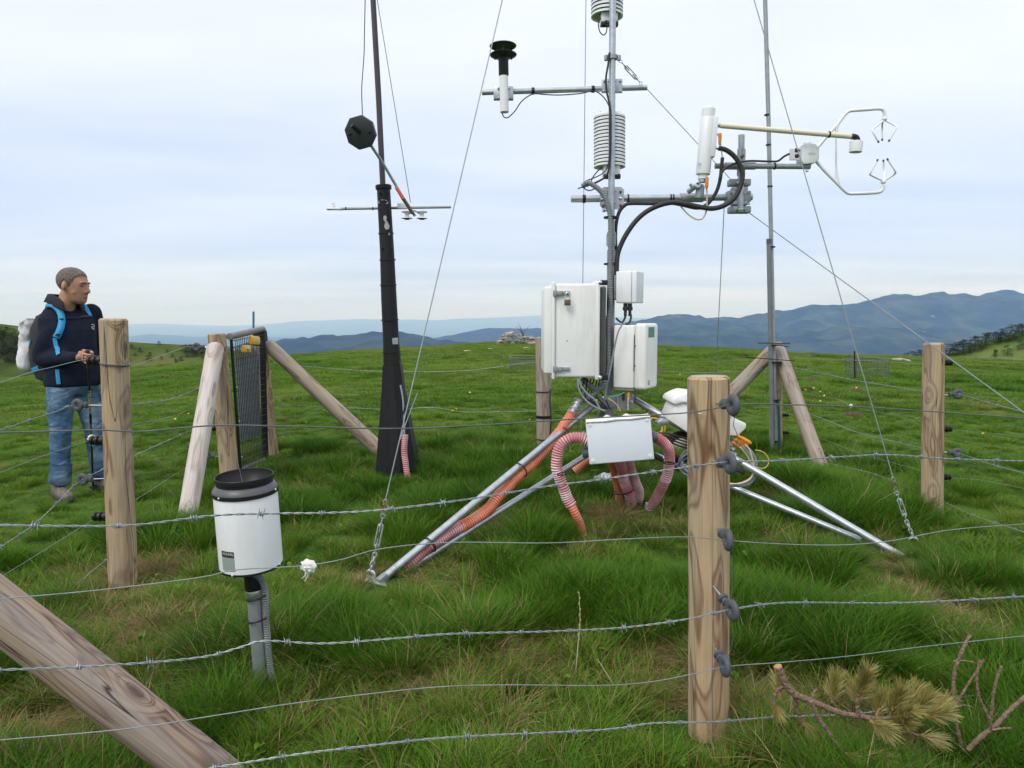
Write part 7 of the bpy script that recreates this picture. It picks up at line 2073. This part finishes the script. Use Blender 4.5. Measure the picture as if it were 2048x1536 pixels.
if st.v:
    s_o = part('shoulder_strap', st, M['bluestrap'], bk_); sol = s_o.modifiers.new('t', 'SOLIDIFY'); sol.thickness = .010
st = ribbon([(124, 628), (126, 640), (126, 650), (123, 662), (119, 670)], .006, .014, jo, None)
if st.v: part('strap_edge', st, M['greystrap'], bk_)
for (x, y) in ((119, 640), (114, 669), (113, 672)):
    h_ = cast(jo, x, y)
    if h_: mb = MB(); mb.box(h_[0] + h_[1] * .018, (.055, .012, .010), frame(UP, hl.cross(UP)) if False else None, .003); part('buckle', mb, M['black'], bk_)
st = ribbon([(110, 676), (112, 688), (115, 700), (118, 710)], .014, .008, jo, None)
if st.v: part('strap_webbing', st, M['bluestrap'], bk_)
st = ribbon([(115, 738), (116, 750), (117, 760), (118, 768)], .0135, .008, jo, None)
if st.v: part('strap_tail', st, M['bluestrap'], bk_)
st = ribbon([(168, 610), (172, 618), (176, 626), (179, 634)], .015, .012, jo, None)
if st.v: s_o = part('shoulder_strap', st, M['bluestrap'], bk_)
st = ribbon([(124, 637), (140, 637), (152, 637), (164, 635), (177, 634)], .007, .012, jo, None)
if st.v: part('chest_strap', st, M['black'], bk_)
for pl_, wd in (([(56, 747), (66, 741), (78, 735)], .018), ([(58, 750), (70, 748)], .016), ([(60, 690), (62, 680)], .012)):
    st = ribbon(pl_, wd, .006, po_, None)
    if st.v: part('blue_webbing', st, M['bluestrap'], bk_)
# pale garment tied to the pack
mb = MB(); bm = bmesh.new()
cp_ = [(B(-.275, -.02, 1.345), .050, .15), (B(-.335, -.02, 1.30), .050, .155), (B(-.375, -.02, 1.22), .045, .15), (B(-.405, -.02, 1.13), .048, .145), (B(-.425, -.02, 1.04), .052, .135), (B(-.425, -.02, .965), .045, .12), (B(-.42, -.02, .93), .02, .09)]
loft(mb, [(c, (hf * .8 + UP * (.5 if i < 2 else .1)).normalized() * a_, hl * b_) for i, (c, a_, b_) in enumerate(cp_)], 26, 2.2)
chain(mb, [(B(-.36, -.10, 1.15), .05), (B(-.37, -.135, 1.06), .055), (B(-.365, -.135, .98), .050)], 14)
chain(mb, [(B(-.30, -.115, 1.30), .04), (B(-.36, -.125, 1.20), .045)], 14)
for k in range(9):
    a_ = rr_.uniform(-.13, .09); chain(mb, [(B(-.40, a_, 1.20), .020), (B(-.45, a_ + .01, 1.10), .022), (B(-.465, a_ + rr_.uniform(-.03, .03), .98), .020)], 8, 3)
mb = fuse(mb, .010, 2)
gv = []
for p_ in mb.v:
    q = Vector(p_); n3_ = mnoise.fractal(Vector((q.x * 16, q.y * 16, q.z * 5)), 1, 2, 3)
    n4_ = 1 - abs(mnoise.noise(Vector((q.x * 22 + q.z * 6, q.y * 22, q.z * 7)))) * 2
    c_ = B(-.30, -.02, 1.12); d_ = (q - Vector((c_.x, c_.y, q.z))).normalized()
    gv.append(tuple(q + d_ * (.016 * n3_ + .012 * n4_)))
mb.v = gv
solo('hanging_garment', mb, M['cloth'], 'pale grey garment slung over the hiker\'s backpack', 'garment', B(-.42, 0, .93))
# trekking pole
tp = thing('trekking_pole', 'black trekking pole with gold lettering held by the hiker', 'trekking pole', pole_tip)
def tpz(d_): return pg + pd * d_
Lp = (pole_tip - pg).length
mb = MB(); mb.lathe([(.006, -.012), (.015, -.010), (.017, -.004), (.0145, .008), (.0135, .10), (.016, .115), (.012, .13)], pg, pd, 14); part('grip', mb, M['rubber'], tp)
mb = MB(); mb.tube([tpz(.12), tpz(Lp * .48)], .0088, 10); sh1 = part('upper_shaft', mb, M['black'], tp)
mb = MB(); mb.tube([tpz(Lp * .46), tpz(Lp * .62)], .0080, 10); part('gold_shaft', mb, pm('gold_shaft', (.16, .13, .05), .4, .5), tp)
mb = MB(); mb.tube([tpz(Lp * .61), tpz(Lp * .96)], .0070, 10); part('lower_shaft', mb, M['black'], tp)
mb = MB(); mb.lathe([(.010, 0), (.030, .006), (.030, .010), (.008, .012)], tpz(Lp * .93), pd, 16); part('basket', mb, M['black'], tp)
mb = MB(); mb.tube([tpz(Lp * .95), tpz(Lp + .02)], .0035, 8); part('tip', mb, M['steel'], tp)
cdir = (EYE - tpz(Lp * .3)).normalized()
M['gold_print'] = pm('gold_print', (.55, .45, .16), .45, .2)
lettering('KOMPERDELL', .030, tpz(Lp * .335) + cdir * .0105, -pd, Vector((-1, 0, 0)), M['gold_print'], sh1)

# ================================================================== MEADOW THINGS
def cage(label, x0, x1, y0, y1, yy, dx_, dy_, postpx=None):
    a_ = P(x0, y1, yy); b_ = P(x1, y1, yy); hgt_ = (P(x0, y0, yy) - a_).z
    t = thing('grazing_cage', label, 'cage', a_.lerp(b_, .5), 'wire grazing cages in the meadow')
    off = Vector((dx_, dy_, .02)); cs = [a_, b_, b_ + off, a_ + off]
    for c in cs:
        mb = MB(); mb.tube([c, c + UP * hgt_], .008, 6); part('corner_rod', mb, M['wire_dark'], t)
    for i in range(4):
        p, q = cs[i], cs[(i + 1) % 4]
        mb = MB(); mb.tube([p + UP * hgt_, q + UP * hgt_], .008, 6); part('top_rod', mb, M['wire_dark'], t)
        mb = MB(); n_ = max(3, int((q - p).length / .055))
        for k in range(1, n_): mb.tube([p.lerp(q, k / n_), p.lerp(q, k / n_) + UP * hgt_], .0022, 4)
        for k in range(1, 6): mb.tube([p + UP * hgt_ * k / 6, q + UP * hgt_ * k / 6], .0022, 4)
        pn = part('mesh_panel', mb, M['wire_dark'], t)
    if postpx:
        mb = MB(); mb.tube([a_ + Vector((-.02, 0, 0)), P(postpx[0], postpx[1], yy)], .014, 6); part('stake', mb, M['black'], t)
cage('low wire grazing cage with a stake, right of the grey mast', 1712, 1777, 722, 756, 12.2, .08, .55, (1709, 702))
cage('low wire grazing cage just left of the weathered rear post', 1022, 1092, 717, 742, 13.2, -.02, .5)
# cairn on the skyline
rr_ = random.Random(12)
M['limestone'] = pm('pale_limestone', (.40, .33, .25), .9, 0, .35, 4, bump=.4, bs=12)
cb_ = P(1033, 686, 25.0); cb_.z = GZF(cb_.x, 25.0)
cairn = thing('stone_pile', 'pile of pale flat stones on the skyline left of the big cabinet', 'stone pile', cb_)
stm = []
for k in range(6):
    bm = bmesh.new(); bmesh.ops.create_icosphere(bm, subdivisions=1, radius=1)
    for v in bm.verts: v.co = Vector((v.co.x * rr_.uniform(.8, 1.2), v.co.y * rr_.uniform(.8, 1.2), v.co.z * rr_.uniform(.35, .6)))
    me = bpy.data.meshes.new('stone'); bm.to_mesh(me); bm.free(); me.materials.append(M['limestone']); stm.append(me)
for k in range(70):
    u = rr_.uniform(-1, 1); hmax = (.42 * (1 - abs(u + .25) ** 1.6) if u < .3 else .30 * (1 - ((u - .62) / .45) ** 2)); hmax = max(.04, hmax)
    c = cb_ + Vector((u * .62, rr_.uniform(-.25, .25), rr_.uniform(0, hmax)))
    inst('stone', stm[k % 6], cairn, Matrix.Translation(c) @ Matrix.Rotation(rr_.uniform(-.3, .3), 4, 'X') @ Matrix.Rotation(rr_.uniform(0, 6.28), 4, 'Z') @ Matrix.Scale(rr_.uniform(.05, .11), 4))
tb2 = thing('bare_sapling', 'tiny leafless sapling beside the stone pile', 'sapling', P(1046, 684, 25.2))
for k in range(7):
    mb = MB(); a_ = rr_.uniform(-.9, .9); b0 = P(1046, 682, 25.2); mb.tube(spline([b0, b0 + Vector((a_ * .06, 0, .3)), b0 + Vector((a_ * .32, rr_.uniform(-.1, .1), .45 + rr_.uniform(0, .2)))], per=4), [.012, .011, .010, .009, .008, .006, .005, .004, .003], 4); part('twig', mb, M['bark'], tb2)
# pale stones in the meadow
for k, (x, y, s_) in enumerate(((1740, 706, .30), (1720, 704, .24), (1800, 722, .22), (1590, 694, .14), (934, 704, .10), (980, 700, .08), (1052, 698, .08), (1660, 704, .10), (540, 748, .05))):
    g_ = GP(x, y, 4, 40)
    o = bpy.data.objects.new('field_stone', stm[k % 6]); o.location = g_ + Vector((0, 0, .03)); o.scale = (s_ * 1.4, s_, s_ * .5); o.rotation_euler = (0, 0, k); COL.objects.link(o)
    o['label'] = ['largest pale flat stone on the skyline above the right cage', 'pale stone just left of the largest skyline stone', 'pale stone on the slope right of the right cage', 'small pale stone on the skyline right of the grey mast', 'small white stone in the meadow left of the cairn', 'tiny white stone just below the cairn on its left', 'tiny white stone below the cairn by the rear post', 'small pale stone between the grey mast and the right cage', 'tiny stone in the meadow behind the gate brace'][k]
    o['category'] = 'stone'; o['group'] = 'pale stones in the meadow'
# buttercups
M['petal'] = pm('buttercup_petals', (.75, .55, .02), .5, 0, .05)
fl_ = MB()
for k in range(5):
    a_ = 2 * math.pi * k / 5; d_ = Vector((math.cos(a_), math.sin(a_), 0)); w_ = Vector((-d_.y, d_.x, 0))
    fl_.add([Vector((0, 0, 0)), d_ * .008 - w_ * .006 + UP * .003, d_ * .013 + UP * .006, d_ * .008 + w_ * .006 + UP * .003], [(0, 1, 2, 3)])
FLM = fl_.mesh('petals'); FLM.materials.append(M['petal'])
sm_ = MB(); sm_.tube([(0, 0, -.12), (.004, 0, -.05), (0, 0, 0)], .0014, 4)
STM = sm_.mesh('stem'); STM.materials.append(gmat if False else pm('flower_stem', (.05, .11, .02), .6))
fpx = [(905, 838), (912, 836), (898, 840), (1634, 791), (1640, 796), (1626, 789), (1676, 834), (1682, 830), (1690, 832), (1648, 803), (1610, 792), (878, 834), (290, 762), (357, 848), (378, 846), (351, 853), (592, 719), (594, 722), (840, 741), (1712, 787), (1699, 770),
       (1590, 780), (1970, 885), (1965, 890), (1640, 815), (250, 765), (1510, 770), (1556, 800), (1060, 860), (940, 800), (610, 760), (470, 760), (700, 770), (1360, 757), (1440, 765), (1720, 840), (1780, 800), (1950, 800), (1400, 780), (1330, 800)]
for k, (x, y) in enumerate(fpx):
    g_ = GP(x, y + 6, 3, 40)
    t = thing('buttercup', 'small yellow buttercup dotted in the meadow grass behind the fence', 'flower', g_, 'yellow buttercups in the meadow')
    sc_ = .6 + g_.y / 22
    for nm, me in (('petals', FLM), ('stem', STM)):
        o = bpy.data.objects.new(nm, me); o.parent = t; o.location = (0, 0, .115 + .01 * (k % 3)); o.scale = (sc_, sc_, 1); o.rotation_euler = (.5 + .3 * (k % 2), 0, k * 1.3); COL.objects.link(o)
# molehills / soil patches
M['soil'] = pm('bare_soil', (.075, .045, .03), .95, 0, .4, 25, bump=.8, bs=30)
def mound(label, x, y, wd, ht, seed, name='molehill', mat='soil', cat='molehill'):
    g_ = GP(x, y, 1, 40); mb = MB(); vs = []; n_, m_ = 26, 8
    for i in range(m_ + 1):
        q = i / m_
        for j in range(n_):
            a_ = 2 * math.pi * j / n_; r_ = wd * q
            vs.append(g_ + Vector((math.cos(a_) * r_, math.sin(a_) * r_ * .8, ht * (1 - q * q) - .02 + .35 * ht * mnoise.noise(Vector((math.cos(a_) * q * 3, math.sin(a_) * q * 3, seed))))))
    mb.add(vs, [(i * n_ + j, (i + 1) * n_ + j, (i + 1) * n_ + (j + 1) % n_, i * n_ + (j + 1) % n_) for i in range(m_) for j in range(n_)])
    solo(name, mb, M[mat], label, cat, g_, 'bare earth mounds')
mound('crumbly brown earth under the cut pine branch', 1720, 1500, .12, .05, 1)
mound('small dark molehill near the big streaked log', 65, 1190, .07, .05, 2)
mound('small molehill in the meadow right of the rear corner braces', 1705, 832, .16, .07, 3)
mound('little molehill in the meadow between the right brace and the cage', 1624, 762, .18, .08, 4)
mound('flat brown patch in the meadow left of the lone right post', 1714, 780, .15, .06, 5)
mound('red-brown molehill just behind the nearest post', 1312, 746, .25, .09, 6)

# ---- cut pine branch and bare twigs, near right corner
M['twigbark'] = pm('pine_twig_bark', (.23, .155, .105), .9, 0, .4, 90, bump=1.0, bs=150, dirt=(.10, .065, .05), dscale=60, damt=.8)
M['cutwood'] = pm('fresh_cut_wood', (.42, .22, .10), .8)
nm_, t, b = newmat('dying_pine_needles'); l = t.links.new
uvn = NN(t, 'ShaderNodeUVMap'); sp = NN(t, 'ShaderNodeSeparateXYZ'); l(uvn.outputs[0], sp.inputs[0])
oi_ = NN(t, 'ShaderNodeNewGeometry'); n1_ = ramp(t, [(0, (.13, .15, .03)), (.45, (.28, .27, .07)), (.8, (.36, .31, .10)), (1, (.27, .14, .045))]); l(oi_.outputs['Random Per Island'], n1_.inputs[0])
mr_ = NN(t, 'ShaderNodeMapRange', inp={1: 0.0, 2: .022, 3: .75, 4: 0.0}); l(sp.outputs[1], mr_.inputs[0])
mx_ = NN(t, 'ShaderNodeMix', data_type='RGBA'); l(mr_.outputs[0], mx_.inputs[0]); l(n1_.outputs[0], mx_.inputs[6]); mx_.inputs[7].default_value = (.22, .085, .03, 1)
l(mx_.outputs[2], b.inputs['Base Color']); b.inputs['Roughness'].default_value = .5
M['deadneedle'] = nm_
pb = thing('pine_branch', 'cut pine branch with yellowing needle tufts lying by the nearest post', 'branch', P(1700, 1500, 1.95))
BY = 1.88
def limb(lst, r0, r1, nm='limb', y0=BY, y1=None):
    y1 = y0 if y1 is None else y1
    pts_ = [P(x, y, y0 + (y1 - y0) * i / max(1, len(lst) - 1)) for i, (x, y) in enumerate(lst)]
    path = spline(pts_, per=7); n_ = len(path)
    mb = MB(); mb.tube(path, [r0 + (r1 - r0) * i / (n_ - 1) + .0008 * math.sin(i * 1.7) for i in range(n_)], 10)
    return mb
mainl = part('limb', limb([(1556, 1333), (1562, 1350), (1578, 1378), (1596, 1392), (1625, 1403), (1660, 1418), (1690, 1428), (1728, 1434)], .0105, .0070), M['twigbark'], pb)
mb = MB(); d_ = (P(1556, 1333, BY) - P(1562, 1350, BY)).normalized(); mb.lathe([(.0108, -.004), (.0104, .002), (.001, .003)], P(1556, 1333, BY), d_, 12); part('cut_end', mb, M['cutwood'], mainl)
for lst, a_, b_, yy in (([(1590, 1390), (1594, 1415), (1604, 1445), (1618, 1462)], .0070, .0040, BY + .03), ([(1622, 1402), (1634, 1430), (1655, 1462), (1675, 1490), (1690, 1505)], .0060, .0035, BY - .04), ([(1716, 1432), (1715, 1405), (1716, 1385)], .0060, .0045, BY),
                        ([(1622, 1400), (1628, 1385), (1634, 1378)], .0050, .0030, BY), ([(1572, 1372), (1555, 1380), (1549, 1395), (1548, 1412)], .0052, .0035, BY + .02), ([(1690, 1428), (1672, 1415), (1666, 1395)], .004, .003, BY + .05)):
    part('twig', limb(lst, a_, b_, 'twig', yy), M['twigbark'], pb)
def needles(px0, py0, px1, py1, yy, n, ln, seed, dy=0.0, spread=1.0):
    n = int(n * 1.7); r = random.Random(seed); a_, b_ = P(px0, py0, yy), P(px1, py1, yy + dy)
    ax = (b_ - a_).normalized(); mb = MB(); L0 = (b_ - a_).length
    u = ax.orthogonal().normalized(); v = ax.cross(u)
    mb.tube([a_, b_ - ax * L0 * .25], [.0040, .0028], 6)
    for k in range(n):
        t_ = r.uniform(0, .78) ** .8; q = r.uniform(0, 6.28); p = a_.lerp(b_, t_)
        side = u * math.cos(q) + v * math.sin(q)
        sp_ = spread * r.uniform(.5, 1.15) * (1.05 - .45 * t_)
        d1 = (ax + side * sp_).normalized(); l_ = ln * r.uniform(.75, 1.15)
        mid = p + d1 * l_ * .5 + ax * l_ * .03; tip = p + d1 * l_ + ax * l_ * .10 + Vector((0, 0, -l_ * .04))
        mb.tube([p, mid, tip], [.0008, .0009, .0003], 3, caps=False)
    return part('needle_tuft', mb, M['deadneedle'], pb, smooth=False)
for lst, a_, b_, yy in (([(1728, 1434), (1770, 1436), (1820, 1430), (1860, 1430)], .0055, .0030, BY), ([(1728, 1434), (1760, 1448), (1800, 1458), (1840, 1472)], .0045, .0028, BY - .02), ([(1690, 1505), (1715, 1512), (1740, 1515)], .0035, .0025, BY - .04)):
    part('twig', limb(lst, a_, b_, 'twig', yy), M['twigbark'], pb)
TF = [(1664, 1405, 1672, 1352, BY + .05, 110, .044, 1, .02), (1716, 1398, 1737, 1338, BY, 150, .046, 2, -.02), (1716, 1415, 1706, 1368, BY + .05, 80, .042, 3, .03), (1752, 1432, 1768, 1388, BY + .02, 110, .044, 4, .02), (1780, 1430, 1806, 1374, BY - .02, 130, .045, 5, -.02),
      (1806, 1428, 1836, 1370, BY + .03, 120, .044, 6, .03), (1830, 1430, 1864, 1386, BY, 120, .044, 7, 0), (1856, 1430, 1902, 1398, BY + .03, 120, .044, 8, .03), (1850, 1432, 1898, 1424, BY - .02, 110, .043, 9, -.03), (1790, 1436, 1826, 1420, BY - .05, 90, .042, 17, -.05), (1840, 1470, 1884, 1482, BY, 90, .042, 10, 0),
      (1790, 1456, 1822, 1438, BY - .05, 90, .042, 18, -.05), (1740, 1442, 1776, 1462, BY - .06, 100, .044, 11, -.05), (1725, 1512, 1772, 1520, BY - .05, 120, .044, 12, -.03), (1690, 1505, 1722, 1532, BY - .05, 90, .042, 13, -.03), (1560, 1400, 1556, 1352, BY + .07, 60, .042, 14, .02), (1605, 1440, 1622, 1470, BY + .03, 60, .036, 15, 0), (1550, 1410, 1556, 1425, BY + .02, 40, .038, 16, 0)]
for (a_, b_, c_, d_, yy, n_, ln_, sd_, dy_) in TF: needles(a_, b_, c_, d_, yy, n_, ln_, sd_, dy_)
bt = thing('bare_twig', 'upright leafless twig with a short side spur, right of the pine branch', 'twig', P(1925, 1500, 1.92), 'bare twigs in the near corner')
part('stem', limb([(1925, 1500), (1913, 1450), (1907, 1390), (1910, 1340), (1925, 1300), (1941, 1268)], .0055, .0045, 'stem', 1.92, 1.95), M['twigbark'], bt)
part('spur', limb([(1906, 1323), (1925, 1321), (1950, 1325)], .0022, .0018, 'spur', 1.94), M['twigbark'], bt)
part('spur', limb([(1910, 1415), (1925, 1410), (1945, 1414)], .0026, .0016, 'spur', 1.91), M['twigbark'], bt)
part('spur', limb([(1912, 1410), (1935, 1370), (1955, 1340), (1968, 1318)], .0035, .0025, 'spur', 1.92), M['twigbark'], bt)
bt = thing('bare_twig', 'forked leafless twig reaching the right frame edge in the near corner', 'twig', P(1950, 1490, 1.88), 'bare twigs in the near corner')
part('stem', limb([(1935, 1500), (1960, 1475), (1990, 1452), (2015, 1425), (2048, 1395), (2075, 1370)], .0068, .0050, 'stem', 1.88), M['twigbark'], bt)
part('fork', limb([(1986, 1456), (1972, 1425), (1957, 1390), (1954, 1350), (1960, 1320)], .0042, .0030, 'fork', 1.87), M['twigbark'], bt)
part('fork', limb([(1984, 1460), (2005, 1457), (2024, 1456)], .0032, .0020, 'fork', 1.86), M['twigbark'], bt)
bt = thing('bare_twig', 'short leafless twig leaning between the other two near the frame edge', 'twig', P(1983, 1440, 1.97), 'bare twigs in the near corner')
part('stem', limb([(1982, 1440), (1986, 1395), (1993, 1360), (2003, 1332)], .0045, .0035, 'stem', 1.97), M['twigbark'], bt)
# single pale dry stalks
for k, lst in enumerate(([(1150, 1360), (1156, 1290), (1160, 1240), (1158, 1185)], [(1240, 1390), (1215, 1350), (1195, 1318)], [(1840, 1536), (1815, 1490), (1795, 1450)], [(1900, 1305), (1880, 1265), (1866, 1232)])):
    g_ = GP(*lst[0]); yy = g_.y; path = spline([P(x, y, yy) for x, y in lst], per=5)
    mb = MB(); mb.tube(path, [.0024 - .0014 * i / len(path) for i in range(len(path))], 5)
    if k == 0:
        for i in range(6, len(path)): mb.ball(path[i] + Vector((.0025 * (-1) ** i, 0, 0)), (.0018, .0018, .004), None, 6, 4)
    solo('dry_stalk', mb, pm('dry_stalk_straw', (.48, .42, .26), .8) if k == 0 else bpy.data.materials['dry_stalk_straw'], ['tall pale dry stalk standing upright in the foreground grass', 'pale dry stalk slanting left of the nearest post', 'pale dry stalk slanting up below the pine branch', 'thin dry stalk leaning in the grass above the bare twigs'][k], 'stalk', path[0], 'single dry stalks')
